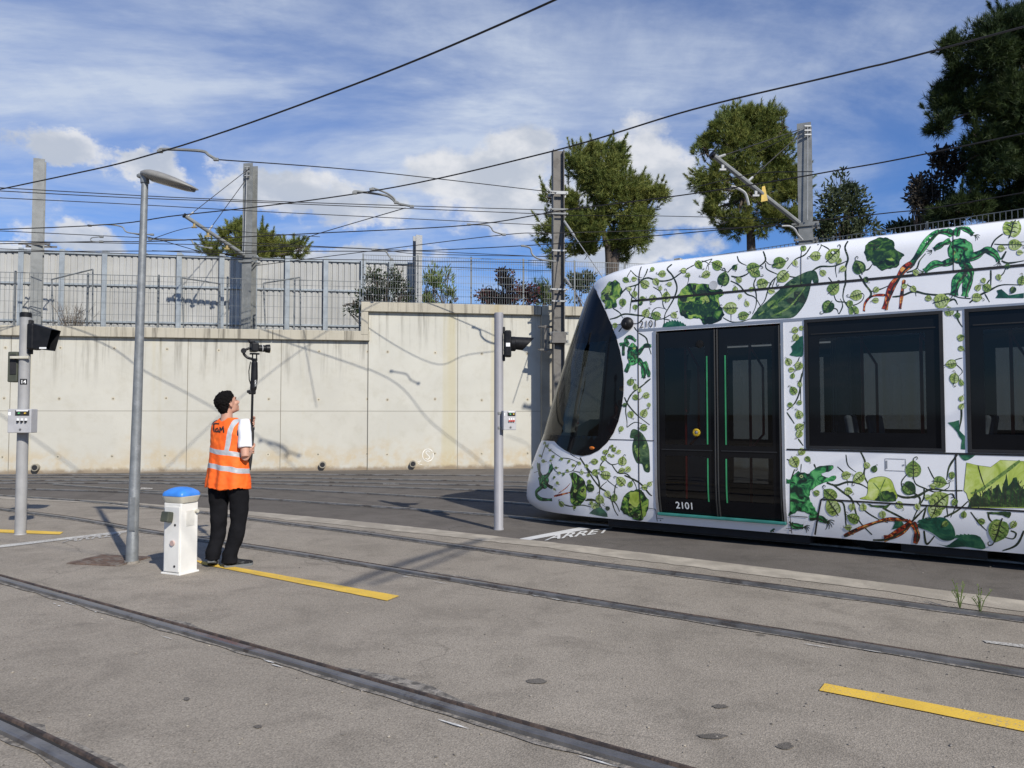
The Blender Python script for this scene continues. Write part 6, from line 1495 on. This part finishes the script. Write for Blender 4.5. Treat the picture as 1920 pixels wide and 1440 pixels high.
b = MB(); b.lathe([(r_ * 1.12, 0), (r_ * 1.1, .015), (r_, .025), (r_, h2p - .02), (r_ * .96, h2p), (r_ * .9, h2p + .004), (0.0, h2p + .004)], (0, 0, 0), 'z', 28); smooth_angle(b.build('pole', mat('pale_grey_pole_paint', (.27, .265, .275), .5, 0, .06, 5), sq))
signal_head(sq, k2, 965, 645, .19, .36, 1, .16, False)
control_box(sq, k2, 940, 965, 770, 806, R(18), True)
# ------------------------------------------------------------------ street lamp
kl = post_base(247, 1057); tp = at(272, 333, kl.y - .0)
sl_ = empty('street_lamp', (kl.x, kl.y, 0), label='galvanised street lamp column with a flat oval head, next to the white service post', cat='street lamp')
D_top = Vector((tp.x - kl.x, 0, tp.z)); q = kl.y / F * .90
P = [D_top * f for f in (0, .012, .07, .072, .35, .65, .985)]; rs = [13.0 * q, 12.2 * q, 11.6 * q, 10.9 * q, 9.8 * q, 8.3 * q, 6.7 * q]
b = MB(); b.tube(P, rs, 28); smooth_angle(b.build('pole', M['galv_dark'], sl_))
b = MB(); b.tube([D_top * .0, D_top * .008], 14.5 * q, 20); b.build('base_collar', M['crumble'], sl_)
b = MB(); hp = D_top * .055; b.box(hp + Vector((.02, -11.6 * q, .3)), (.06, .01, .35), None, 0, .004); b.build('access_door', M['galv_dark'], sl_)
hd = empty('lamp_head'); hd.parent = sl_; hd.location = D_top
b = MB(); b.tube([Vector((0, 0, -.06)), Vector((-.005, 0, .0))], .045, 16); b.box((-.02, 0, .015), (.12, .08, .04), None, 0, .015); b.tube([Vector((-.07, 0, .045)), Vector((.02, 0, -.06))], .012, 6); b.build('spigot', M['galv_dark'], hd)
# flat oval shell, stations along x
st_ = [(-.03, .045, .03, .03), (.02, .08, .05, .035), (.08, .115, .062, .05), (.18, .14, .064, .062), (.28, .15, .058, .062), (.38, .14, .048, .052), (.47, .115, .034, .036), (.55, .08, .02, .02), (.60, .03, .008, .008)]
def oval(sts, m, nm, par, top=1, bot=1, dz=0):
    vs = []; n = 20
    for x, wy, zt_, zb_ in sts:
        zc_ = .035 - x * .25 - x * x * .1
        for k in range(n):
            a = 2 * math.pi * k / n; s_ = math.sin(a); vs.append((x, wy * math.cos(a), zc_ + dz + (zt_ * top if s_ > 0 else zb_ * bot) * s_))
    b = MB(); b.add(vs, [(i * n + k, i * n + (k + 1) % n, (i + 1) * n + (k + 1) % n, (i + 1) * n + k) for i in range(len(sts) - 1) for k in range(n)] + [tuple(range(n)), tuple((len(sts) - 1) * n + k for k in range(n))]); return smooth_angle(b.build(nm, m, par), 60)
oval(st_, M['foil'], 'housing', hd)
oval([(x, wy * .72, .002, .052 * min(1, wy * 8)) for x, wy, _, _ in st_[2:8]], M['lens'], 'lens', hd, 1, 1, -.012)
hd.rotation_euler = (0, 0, R(-8))
# ------------------------------------------------------------------ white service post
kb = gnd(326, 1080); q = kb.y / F
bo = empty('service_post', (kb.x, kb.y + .14, 0), R(66), label='square white service post with a blue domed cap, at the foot of the lamp column', cat='service post')
ztop = at(330, 942, kb.y + .1).z; wX, wY = .215, .225
b = MB(); b.box((0, 0, .012), (wX + .03, wY + .03, .022), None, 0, .006); b.box((0, 0, (ztop + .02) / 2), (wX, wY, ztop - .02), None, 0, .008); b.build('body', M['post_white'], bo)
b = MB(); b.box((-wX / 2 - .008, -.01, ztop * .5), (.012, wY - .03, ztop * .90), None, 0, .003); dr_ = b.build('door', M['post_white'], bo)
b = MB(); b.box((-wX / 2 - .045, .02, ztop - .13), (.07, .10, .10), Matrix.Rotation(R(12), 3, 'Y'), 0, .01); b.build('padlock_flap', M['olive_plastic'], bo)
b = MB(); b.tube([Vector((-wX / 2 - .03, -.03, ztop * .45)), Vector((-wX / 2 - .005, -.03, ztop * .45))], .026, 14); b.build('lock', mat('pinkish_fitting', (.45, .32, .28), .5), dr_)
for z in (.09, ztop * .70):
    b = MB(); b.tube([Vector((-wX / 2 - .018, -.055, z)), Vector((-wX / 2 - .01, -.055, z))], .012, 10); b.build('bolt', M['black_matte'], dr_)
b = MB(); b.box((.01, -wY / 2 - .002, ztop * .78), (.10, .003, .15)); b.build('faded_sticker', mat('faded_sticker', (.60, .58, .52), .7), bo)
b = MB(); b.tube([Vector((wX / 2 - .03, -wY / 2 - .03, ztop - .09)), Vector((wX / 2 - .03, -wY / 2, ztop - .09))], .018, 12); b.build('side_socket', M['cap_beige'], bo)
def sqring(sts, m, nm, par):
    vs = []; n = 32
    for z, wx, wy, e in sts:
        for k in range(n):
            a = 2 * math.pi * k / n; c, s_ = math.cos(a), math.sin(a); vs.append((wx * abs(c) ** e * (1 if c >= 0 else -1), wy * abs(s_) ** e * (1 if s_ >= 0 else -1), z))
    b = MB(); b.add(vs, [(i * n + k, i * n + (k + 1) % n, (i + 1) * n + (k + 1) % n, (i + 1) * n + k) for i in range(len(sts) - 1) for k in range(n)] + [tuple(range(n))[::-1], tuple((len(sts) - 1) * n + k for k in range(n))]); return smooth_angle(b.build(nm, m, par), 45)
sqring([(ztop + .003, .108, .125, .3), (ztop + .03, .118, .135, .3), (ztop + .062, .128, .146, .3), (ztop + .066, .12, .138, .3)], M['cap_beige'], 'cap_base', bo)
sqring([(ztop + .067, .130, .140, .3), (ztop + .088, .130, .140, .32), (ztop + .108, .122, .134, .42), (ztop + .135, .085, .095, .6), (ztop + .147, .05, .055, .8), (ztop + .152, .0, .0, 1)], M['cap_blue'], 'cap', bo)
# ------------------------------------------------------------------ person with a camera pole
KP = gnd(430, 1063)
person = empty('person', (KP.x, KP.y, 0), math.atan2(-KP.x, KP.y), label='man from behind in an orange reflective vest and black trousers, looking up at his camera', cat='person')
M['skin'] = mat('skin', (.50, .27, .185), .5, 0, .08, 14); M['hair'] = mat('dark_hair', (.006, .005, .0045), .75, 0, .4, 60, .8, 260, spec=.12); M['shirt'] = mat('white_cotton', (.78, .78, .79), .85, 0, .03, 9, .15, 40)
M['trouser'] = mat('black_trousers', (.008, .008, .0095), .9, 0, .3, 6, .4, 50, spec=.12); M['shoe'] = mat('grey_black_trainer', (.015, .016, .017), .7, 0, .3, 20, .1, 60, (.10, .105, .105), (.58, .66), spec=.2); M['sole'] = mat('pale_sole', (.13, .135, .13), .7)
def vox(mb, name, m, vs=.006, smooth=4, disp=None, parent=None, keep=None):
    o = mb.build('tmp', M['skin']); md = o.modifiers.new('r', 'REMESH'); md.mode = 'VOXEL'; md.voxel_size = vs; md.use_smooth_shade = True
    sm_ = o.modifiers.new('s', 'SMOOTH'); sm_.iterations = smooth; sm_.factor = .5
    dg = bpy.context.evaluated_depsgraph_get(); dg.update(); me = bpy.data.meshes.new_from_object(o.evaluated_get(dg)); bpy.data.objects.remove(o)
    me.materials.clear(); me.materials.append(m)
    if disp:
        ns = [v.normal.copy() for v in me.vertices]
        for v, n in zip(me.vertices, ns): v.co += n * disp(v.co)
    if keep:
        bm_ = bmesh.new(); bm_.from_mesh(me); bmesh.ops.delete(bm_, geom=[f for f in bm_.faces if not keep(f.calc_center_median())], context='FACES'); bm_.to_mesh(me); bm_.free()
    me.polygons.foreach_set('use_smooth', [True] * len(me.polygons)); me.name = name
    r = bpy.data.objects.new(name, me); COL.objects.link(r); r.parent = parent; return r
def rings(b, sts, n=28, e=1.0, mi=0):
    """sts: (centre, rx, ry, yaw) horizontal elliptical rings lofted together"""
    vs = []
    for c, rx, ry, yaw in sts:
        for k in range(n):
            a = 2 * math.pi * k / n; ca, sa = math.cos(a), math.sin(a); x = rx * abs(ca) ** e * (1 if ca > 0 else -1); y = ry * abs(sa) ** e * (1 if sa > 0 else -1)
            vs.append((c[0] + x * math.cos(yaw) - y * math.sin(yaw), c[1] + x * math.sin(yaw) + y * math.cos(yaw), c[2]))
    b.add(vs, [(i * n + k, i * n + (k + 1) % n, (i + 1) * n + (k + 1) % n, (i + 1) * n + k) for i in range(len(sts) - 1) for k in range(n)] + [tuple(range(n))[::-1], tuple((len(sts) - 1) * n + k for k in range(n))], mi)
A = R(42)                       # facing: away and to the right
FD = Vector((math.sin(A), math.cos(A), 0)); RD = Vector((math.cos(A), -math.sin(A), 0)); YAW = -A   # ring x axis = right of the body
def BP(r, f, z): return RD * r + FD * f + Vector((0, 0, z))
C0 = Vector((-.03, 0, 0))
shR = Vector((.125, -.145, 1.445)); elR = Vector((.135, -.215, 1.135)); wrR = Vector((.185, .005, 1.175))
shL = Vector((-.16, .15, 1.46)); elL = Vector((.06, .36, 1.30)); wrL = Vector((.165, .13, 1.455))
PX, PYY = .20, .07             # the pole
# head frame
AH = R(64); HF = Vector((math.sin(AH), math.cos(AH), 0)); TL = R(24); HR_ = Vector((math.cos(AH), -math.sin(AH), 0))
HFt = (HF * math.cos(TL) + Z * math.sin(TL)).normalized(); HU = (Z * math.cos(TL) - HF * math.sin(TL)).normalized()
HC = Vector((-.035, .0, 1.675)); HM = Matrix((HFt, -HR_, HU)).transposed()      # columns: forward, left, up
def HP(f, s, u): return HC + HFt * f - HR_ * s + HU * u
b = MB()
b.ell(HP(-.012, 0, .03), (.098, .076, .095), HM, 28, 18); b.ell(HP(.03, 0, -.035), (.062, .058, .078), HM, 24, 14); b.ell(HP(.058, 0, -.088), (.030, .034, .026), HM, 16, 10); b.ell(HP(.015, 0, -.062), (.055, .054, .05), HM, 20, 12)
b.tube([HP(.084, 0, .018), HP(.098, 0, -.008), HP(.112, 0, -.028), HP(.094, 0, -.042)], [.008, .011, .014, .008], 10)
b.ell(HP(.100, 0, -.034), (.014, .019, .011), HM, 12, 8)
b.tube([HP(.078, .042, .026), HP(.090, .018, .032), HP(.090, -.018, .032), HP(.078, -.042, .026)], .009, 8)
for s in (1, -1):
    b.ell(HP(.055, .040 * s, -.02), (.03, .022, .026), HM, 12, 8)
    b.ell(HP(-.008, .076 * s, -.005), (.019, .008, .032), HM, 14, 10); b.tube([HP(-.010, .078 * s, .022), HP(-.026, .085 * s, .015), HP(-.024, .084 * s, -.012), HP(-.008, .079 * s, -.034)], .0055, 6)
for u, rr_ in ((-.058, .0075), (-.070, .0085)): b.tube([HP(.078, .022, u), HP(.092, 0, u + .001), HP(.078, -.022, u)], rr_, 8)
b.tube([HP(-.03, 0, -.04), Vector((-.045, -.005, 1.58)), Vector((-.05, 0, 1.50)), Vector((-.045, 0, 1.44))], [.056, .055, .062, .085], 20)
# torso (under the clothes), pelvis and legs
rings(b, [(C0 + Z * .86, .15, .11, YAW), (C0 + Z * .95, .165, .115, YAW), (C0 + Z * 1.08, .15, .10, YAW), (C0 + Z * 1.25, .165, .11, YAW), (C0 + Z * 1.38, .165, .105, YAW), (C0 + Z * 1.47, .12, .08, YAW), (C0 + Z * 1.51, .06, .055, YAW)])
def chain(b, pts, rs, n=16): b.tube(spline(pts, 4), [rs[0]] if 0 else [x for x in interp(rs, 4)], n)
def interp(rs, k):
    out = []
    for a, c in zip(rs, rs[1:]): out += [a + (c - a) * j / k for j in range(k)]
    return out + [rs[-1]]
for sh, el, wr in ((shR, elR, wrR), (shL, elL, wrL)):
    chain(b, [sh, sh.lerp(el, .5) + Vector((0, 0, 0)), el], [.056, .050, .040]); chain(b, [el, el.lerp(wr, .35), wr], [.041, .040, .027])
hips = {1: (Vector((.05, -.07, .90)), Vector((.075, -.045, .50)), Vector((.0, -.06, .10))), -1: (Vector((-.10, .07, .90)), Vector((-.10, .06, .50)), Vector((-.165, .02, .12)))}
for s, (h, k, a) in hips.items(): chain(b, [h, h.lerp(k, .5), k, k.lerp(a, .4), a], [.085, .075, .052, .048, .034])
# hands: palm, four curled fingers and a thumb closed on the pole
def hand(b, wr, side):
    c = Vector((PX, PYY, wr.z + .02)); d = (Vector((PX, PYY, 0)) - Vector((wr.x, wr.y, 0))).normalized(); t_ = Vector((-d.y, d.x, 0)) * side
    pr_ = .020; palm = c - d * (pr_ + .018) + t_ * .008
    b.ell(palm, (.030, .018, .043), Matrix((d, t_, Z)).transposed(), 16, 10); b.tube([wr, wr.lerp(palm, .6), palm], [.027, .026, .025], 12)
    for k in range(4):
        z = .033 - k * .0215; L = (.9, 1.0, .95, .8)[k]; P = []
        for j in range(7):
            a = math.pi - .5 + (-side) * 0 + j / 6 * (4.0 * L); x = c + d * math.cos(a) * (pr_ + .006) * 1 + t_ * (-math.sin(a)) * (pr_ + .006) * -1
            P.append(Vector((x.x, x.y, c.z + z - j * .001)))
        P[0] = palm + Z * z + t_ * .004; b.tube(spline(P, 3), [.0095 - .0022 * q / 18 for q in range(19)], 8)
    th = [palm + Z * .015 - t_ * .01, c - t_ * (pr_ + .010) + Z * .038 - d * .01, c - t_ * (pr_ + .004) + Z * .058 + d * .012, c + d * (pr_ * .9) - t_ * .006 + Z * .066]
    b.tube(spline(th, 4), [.0135] * 5 + [.012] * 4 + [.010] * 4, 8)
hand(b, wrR, 1); hand(b, wrL, -1)
body_ = vox(b, 'body', M['skin'], .0048, 3, parent=person)
# eyes and brows
b = MB()
for s in (1, -1): b.ell(HP(.080, .030 * s, .008), (.010, .013, .009), HM, 12, 8)
b.build('eyes', mat('eye_white', (.35, .30, .27), .4), person, True)
b = MB()
for s in (1, -1): b.ell(HP(.0885, .031 * s, .008), (.003, .006, .006), HM, 10, 6); b.tube([HP(.089, .014 * s, .031), HP(.088, .034 * s, .035), HP(.074, .050 * s, .028)], .0045, 6)
b.build('brows_and_pupils', M['hair'], person, True)
# hair
b = MB(); b.ell(HP(-.018, 0, .036), (.108, .088, .103), HM, 30, 20); b.ell(HP(-.055, 0, -.012), (.068, .075, .082), HM, 22, 14); b.ell(HP(.025, 0, .098), (.055, .06, .035), HM, 18, 12)
rr = random.Random(5)
for k in range(170):
    d = Vector((rr.gauss(-.2, 1), rr.gauss(0, 1), rr.gauss(.3, 1))).normalized(); b.ell(HP(-.018 + d.x * .100, d.y * .084, .036 + d.z * .096), (.019, .013, .013), HM, 8, 6)
IV = HM.transposed()
def hairkeep(p):
    q = IV @ (p - HC)
    line = .052 if q.x > .03 else (.052 - (.03 - q.x) * .55 if q.x > -.005 else .033 - (-.005 - q.x) * 1.5)
    if abs(q.y) > .05 and -.0 < q.x < .045: line = .022 + max(0, q.x) * .8
    line += .014 * noise.noise(p * 70) + .008 * noise.noise(p * 160)
    return q.z > max(line, -.098 + .012 * noise.noise(p * 90)) and not (q.x > .066 and q.z < .098)
hr = vox(b, 'hair', M['hair'], .0048, 1, lambda p: .005 * noise.noise(p * 55) + .004 * noise.noise(p * 130), person, hairkeep)
# trousers
b = MB()
rings(b, [(C0 + Z * .80, .178, .118, YAW), (C0 + Z * .87, .182, .126, YAW), (C0 + Z * .98, .17, .12, YAW), (C0 + Z * 1.02, .165, .115, YAW)])
LEG = {1: [(.055, -.065, .84), (.085, -.06, .68), (.088, -.045, .50), (.05, -.05, .30), (.005, -.055, .12), (.0, -.06, .055)], -1: [(-.105, .055, .84), (-.108, .06, .68), (-.105, .05, .50), (-.125, .035, .30), (-.16, .02, .14), (-.17, .015, .085)]}
for s, P in LEG.items():
    S_ = spline(P, 5); W_ = interp([.110, .098, .084, .078, .078, .082], 5)
    rings(b, [(p, w_ , w_ * .98, 0) for p, w_ in zip(S_, W_)][::-1], 24)
def folds(p): return .018 * noise.noise(Vector((p.x * 7, p.y * 7, p.z * 5.5 + 3))) + .006 * noise.noise(Vector((p.x * 14, p.y * 14, p.z * 16))) * (1.6 if p.z < .25 else 1)
vox(b, 'trousers', M['trouser'], .007, 2, folds, person)
# shirt sleeves and collar
b = MB()
for sh, el in ((shR, elR), (shL - RD * -.03, elL)):
    d = (el - sh).normalized(); kq = 1 if sh is shR else .6; b.tube([sh - d * .05 + Z * .02, sh, sh + d * .12, sh + d * .225] if sh is shR else [sh + d * .05, sh + d * .12, sh + d * .225], [.046, .065, .066, .071] if sh is shR else [.03, .055, .062], 22)
b.ell(C0 + Z * 1.39, (.15, .09, .10), Matrix.Rotation(YAW, 3, 'Z'), 24, 14)
vox(b, 't_shirt', M['shirt'], .006, 2, lambda p: .006 * noise.noise(p * 14), person)
# vest
m, t, bs_ = newmat('orange_reflective_vest'); tcn = t.node('ShaderNodeTexCoord').outputs['Object']; spx = t.node('ShaderNodeSeparateXYZ', {0: tcn}); zc_ = spx.outputs['Z']; xc_ = spx.outputs['X']; yc_ = spx.outputs['Y']
wob = t.math('MULTIPLY', t.math('SUBTRACT', t.noise(tcn, 5, 2), .5), .035)
zz_ = t.math('ADD', zc_, wob)
def bandm(v, c, h): return t.math('LESS_THAN', t.math('ABSOLUTE', t.math('SUBTRACT', v, c)), h)
rb_ = t.math('ADD', t.math('MULTIPLY', xc_, RD.x), t.math('MULTIPLY', yc_, RD.y))    # distance to the right along the shoulders
fb_ = t.math('ADD', t.math('MULTIPLY', xc_, FD.x), t.math('MULTIPLY', yc_, FD.y))
# hoops dip slightly to the right
zt_ = t.math('ADD', zz_, t.math('MULTIPLY', xc_, .16))
msk = t.math('MAXIMUM', bandm(zt_, 1.168, .024), bandm(zt_, 1.010, .026))
vb = t.math('MULTIPLY', bandm(t.math('ADD', rb_, t.math('MULTIPLY', zt_, -.12)), -.075, .023), t.math('GREATER_THAN', zt_, 1.16))
msk = t.math('MAXIMUM', msk, vb)
og = t.mixc(t.maprange(t.noise(tcn, 9, 4), .3, .7), (.87, .115, .008), (.95, .155, .012)); col_ = t.mixc(msk, og, (.42, .43, .44))
t.l.new(col_, bs_.inputs['Base Color']); bs_.inputs['Roughness'].default_value = .75; t.l.new(t.math('MULTIPLY', msk, -.3), bs_.inputs['Roughness']); t.l.new(t.math('ADD', .75, t.math('MULTIPLY', msk, -.3)), bs_.inputs['Roughness'])
t.l.new(t.node('ShaderNodeBump', {'Strength': .3, 'Distance': .01, 'Height': t.noise(tcn, 22, 4)}).outputs[0], bs_.inputs['Normal']); M['vest'] = m
b = MB(); CV = C0 + FD * .01
rings(b, [(CV + Vector((-.005, 0, .80)), .240, .175, YAW), (CV + Vector((-.003, 0, .86)), .236, .172, YAW), (CV + Z * .98, .222, .158, YAW), (CV + Z * 1.10, .208, .145, YAW), (CV + Z * 1.25, .198, .138, YAW), (CV + Z * 1.36, .208, .130, YAW), (CV + Z * 1.43, .205, .115, YAW), (CV + Z * 1.485, .165, .092, YAW), (CV + Z * 1.535, .09, .070, YAW)], 40, .88)
def vf(p):
    a = 0
    if p.z < 1.2: a = .012 * math.sin((p.x - p.y) * 32 + 5 * noise.noise(Vector((0, 0, p.z * 4)))) * min(1, (1.2 - p.z) / .3)
    return a + .010 * noise.noise(Vector((p.x * 9, p.y * 9, p.z * 6))) + .004 * noise.noise(p * 26)
def vkeep(p):
    if p.z < .806 + .014 * math.sin(p.x * 22): return False
    for sh in (shR, shL):
        q = p - (sh + Vector((0, 0, -.03))); o = (p - CV).dot(RD)
        if sh is shR and o > .172 and abs(q.z + .025) < .105 and (q - RD * q.dot(RD)).length < .092: return False
    n_ = p - Vector((-.045, 0, 1.53)); 
    if n_.length < .075 or p.z > 1.53: return False
    return True
vest = vox(b, 'vest', M['vest'], .007, 2, vf, person, vkeep)
sd_ = vest.modifiers.new('t', 'SOLIDIFY'); sd_.thickness = .004; sd_.offset = -1
# hand-drawn word on the back
dgm = vest.data; VB = BVHTree.FromPolygons([v.co for v in dgm.vertices], [tuple(p.vertices) for p in dgm.polygons])
LP = person.matrix_world if 0 else (Matrix.Translation((KP.x, KP.y, 0)) @ Matrix.Rotation(math.atan2(-KP.x, KP.y), 4, 'Z')); LI = LP.inverted()
def onv(px, py):
    o = LI @ CAM; d = (LI.to_3x3() @ ray(px, py)).normalized(); loc, n, i, ds = VB.ray_cast(o, d)
    if loc is None: return None
    if n.dot(d) > 0: n = -n
    return loc + n * .0035, n
b = MB()
K5 = lambda x, y: (x / 2.667 + 2.5, 563 + y / 2.667)
for st in ([(1053, 622), (1072, 617), (1090, 618)], [(1064, 618), (1063, 640), (1066, 660)], [(1084, 640), (1074, 644), (1073, 656), (1082, 658), (1087, 645), (1086, 655), (1090, 660)], [(1094, 662), (1095, 634), (1102, 652), (1110, 630), (1113, 662)]):
    P = [Vector((*K5(*p), 0)) for p in st]; Q = []
    for a, c in zip(P, P[1:]): Q += [a.lerp(c, j / 4) for j in range(4)]
    Q.append(P[-1]); vs = []
    for i, p in enumerate(Q):
        d = (Q[min(i + 1, len(Q) - 1)] - Q[max(i - 1, 0)]).normalized(); n_ = Vector((-d.y, d.x, 0)) * 1.15
        for s in (1, -1):
            h_ = onv(p.x + n_.x * s, p.y + n_.y * s); vs.append(h_[0] if h_ else Vector((0, 0, 1.3)))
    b.add(vs, [(2 * i, 2 * i + 1, 2 * i + 3, 2 * i + 2) for i in range(len(Q) - 1)])
b.build('back_lettering', M['black_matte'], vest)
# shoes
def shoe(heel, toe, name='shoe', lift=0.0):
    d = (toe - heel); L = d.length; d.normalize(); s = Vector((-d.y, d.x, 0)).normalized(); up = d.cross(s) * -1
    if up.z < 0: up = -up
    r_ = empty(name); r_.parent = person
    def at_(f, w_, u): return heel + d * (f * L) + s * w_ + up * u
    b = MB(); st_ = [(-.02, .028, .05, .02), (.06, .037, .085, .0), (.2, .040, .095, 0), (.4, .042, .075, 0), (.6, .048, .058, 0), (.8, .048, .046, 0), (.94, .036, .036, .002), (1.0, .018, .022, .008)]
    vs = []; n = 18
    for f, w_, h, z0 in st_:
        for k in range(n):
            a = 2 * math.pi * k / n; vs.append(at_(f, w_ * math.cos(a), .012 + z0 + max(0, (math.sin(a) * .5 + .5)) * h))
    b.add(vs, [(i * n + k, i * n + (k + 1) % n, (i + 1) * n + (k + 1) % n, (i + 1) * n + k) for i in range(len(st_) - 1) for k in range(n)] + [tuple(range(n)), tuple((len(st_) - 1) * n + k for k in range(n))]); smooth_angle(b.build('upper', M['shoe'], r_), 60)
    b = MB(); vs = []; 
    for lay in (0, .024):
        for f, w_, h, z0 in st_:
            vs.append(at_(f, w_ + .004, lay + z0 * .5)); vs.append(at_(f, -w_ - .004, lay + z0 * .5))
    m_ = len(st_); fs = [(2 * i, 2 * i + 2, 2 * i + 3, 2 * i + 1) for i in range(m_ - 1)] + [(2 * m_ + 2 * i, 2 * m_ + 2 * i + 1, 2 * m_ + 2 * i + 3, 2 * m_ + 2 * i + 2) for i in range(m_ - 1)] + [(2 * i, 2 * m_ + 2 * i, 2 * m_ + 2 * i + 2, 2 * i + 2) for i in range(m_ - 1)] + [(2 * i + 1, 2 * i + 3, 2 * m_ + 2 * i + 3, 2 * m_ + 2 * i + 1) for i in range(m_ - 1)] + [(0, 1, 2 * m_ + 1, 2 * m_)]
    b.add(vs, fs); b.build('sole', M['sole'], r_)
shoe(Vector((-.05, -.075, .008)), Vector((.225, .01, .008)))
shoe(Vector((-.175, -.045, .055)), Vector((-.155, .215, .008)))
# camera pole (held by the man)
pole = empty('camera_pole', LP @ Vector((PX, PYY, 0)), math.atan2(-KP.x, KP.y), label='black monopod with gimbal and thick grip held upright by the man', cat='camera pole')
def PP(x, y, z): return Vector((x, y, z))
b = MB(); b.tube([PP(.0, 0, 1.40), PP(.004, 0, 1.80)], .0125, 12); b.build('tube', M['black_plastic'], pole)
b = MB(); b.tube([PP(-.02, 0, .98), PP(-.012, 0, 1.10), PP(0, 0, 1.33), PP(0, 0, 1.42)], [.018, .024, .027, .024], 16); b.tube([PP(0, 0, 1.40), PP(0, 0, 1.43)], .031, 14); b.build('grip', M['black_matte'], pole)
b = MB(); b.tube([PP(.004, 0, 1.78), PP(.012, 0, 1.84), PP(.02, 0, 1.95), PP(.02, 0, 2.11), PP(.018, 0, 2.13)], [.02, .034, .036, .032, .022], 16); b.box((.0, 0, 1.80), (.075, .04, .05), None, 0, .012); b.box((-.035, 0, 1.805), (.035, .03, .03), None, 0, .008)
b.tube([PP(-.02, 0, 2.12), PP(-.035, 0, 2.02), PP(-.03, 0, 1.93), PP(-.015, 0, 1.88)], .006, 6); b.build('gimbal_handle', M['black_plastic'], pole)
b = MB(); vs_, fs_ = text_mesh('LUMIX', 1, .01); ht = max(v.y for v in vs_)
b.add([(.034 - v.y / ht * .016 + .006, -.0365 + .0, 1.86 + v.x / ht * .016) for v in vs_], fs_); b.build('lettering', M['label_white'], pole)
b = MB(); b.tube([PP(.02, 0, 2.13), PP(.02, 0, 2.155)], .03, 14); b.tube(spline([PP(.0, .02, 2.15), PP(-.05, .03, 2.165), PP(-.085, .03, 2.20), PP(-.085, .02, 2.235)], 4), .014, 8); b.tube([PP(-.09, .0, 2.235), PP(-.09, .05, 2.235)], .028, 14); b.tube([PP(-.085, .02, 2.24), PP(-.02, .03, 2.27)], .013, 8); b.tube([PP(.0, .0, 2.15), PP(.0, .0, 2.20)], .008, 6); b.tube([PP(.04, .0, 2.15), PP(.04, .0, 2.20)], .008, 6); b.box((.02, 0, 2.205), (.10, .05, .018), None, 0, .004); b.build('gimbal', M['black_plastic'], pole)
cm = empty('camera', LP @ Vector((PX, PYY, 0)), math.atan2(-KP.x, KP.y) + R(12), label='black mirrorless camera with a long hood on top of the pole', cat='camera')
b = MB(); b.box((.015, 0, 2.272), (.075, .125, .095), None, 0, .012); b.box((-.01, 0, 2.33), (.06, .05, .035), None, 0, .012); b.box((-.035, 0, 2.345), (.03, .03, .02), None, 0, .005); b.tube([PP(.03, .045, 2.32), PP(.03, .045, 2.332)], .014, 12); b.build('body', M['black_plastic'], cm)
b = MB(); b.lathe([(.034, 0), (.036, .03), (.036, .075), (.033, .078), (.042, .085), (.046, .125), (.040, .125), (.03, .09), (0, .088)], (.05, 0, 2.265), 'x', 24); smooth_angle(b.build('lens', M['black_plastic'], cm))
b = MB(); b.lathe([(.0368, .045), (.0368, .050)], (.05, 0, 2.265), 'x', 24); b.build('lens_ring', M['label_white'], cm)
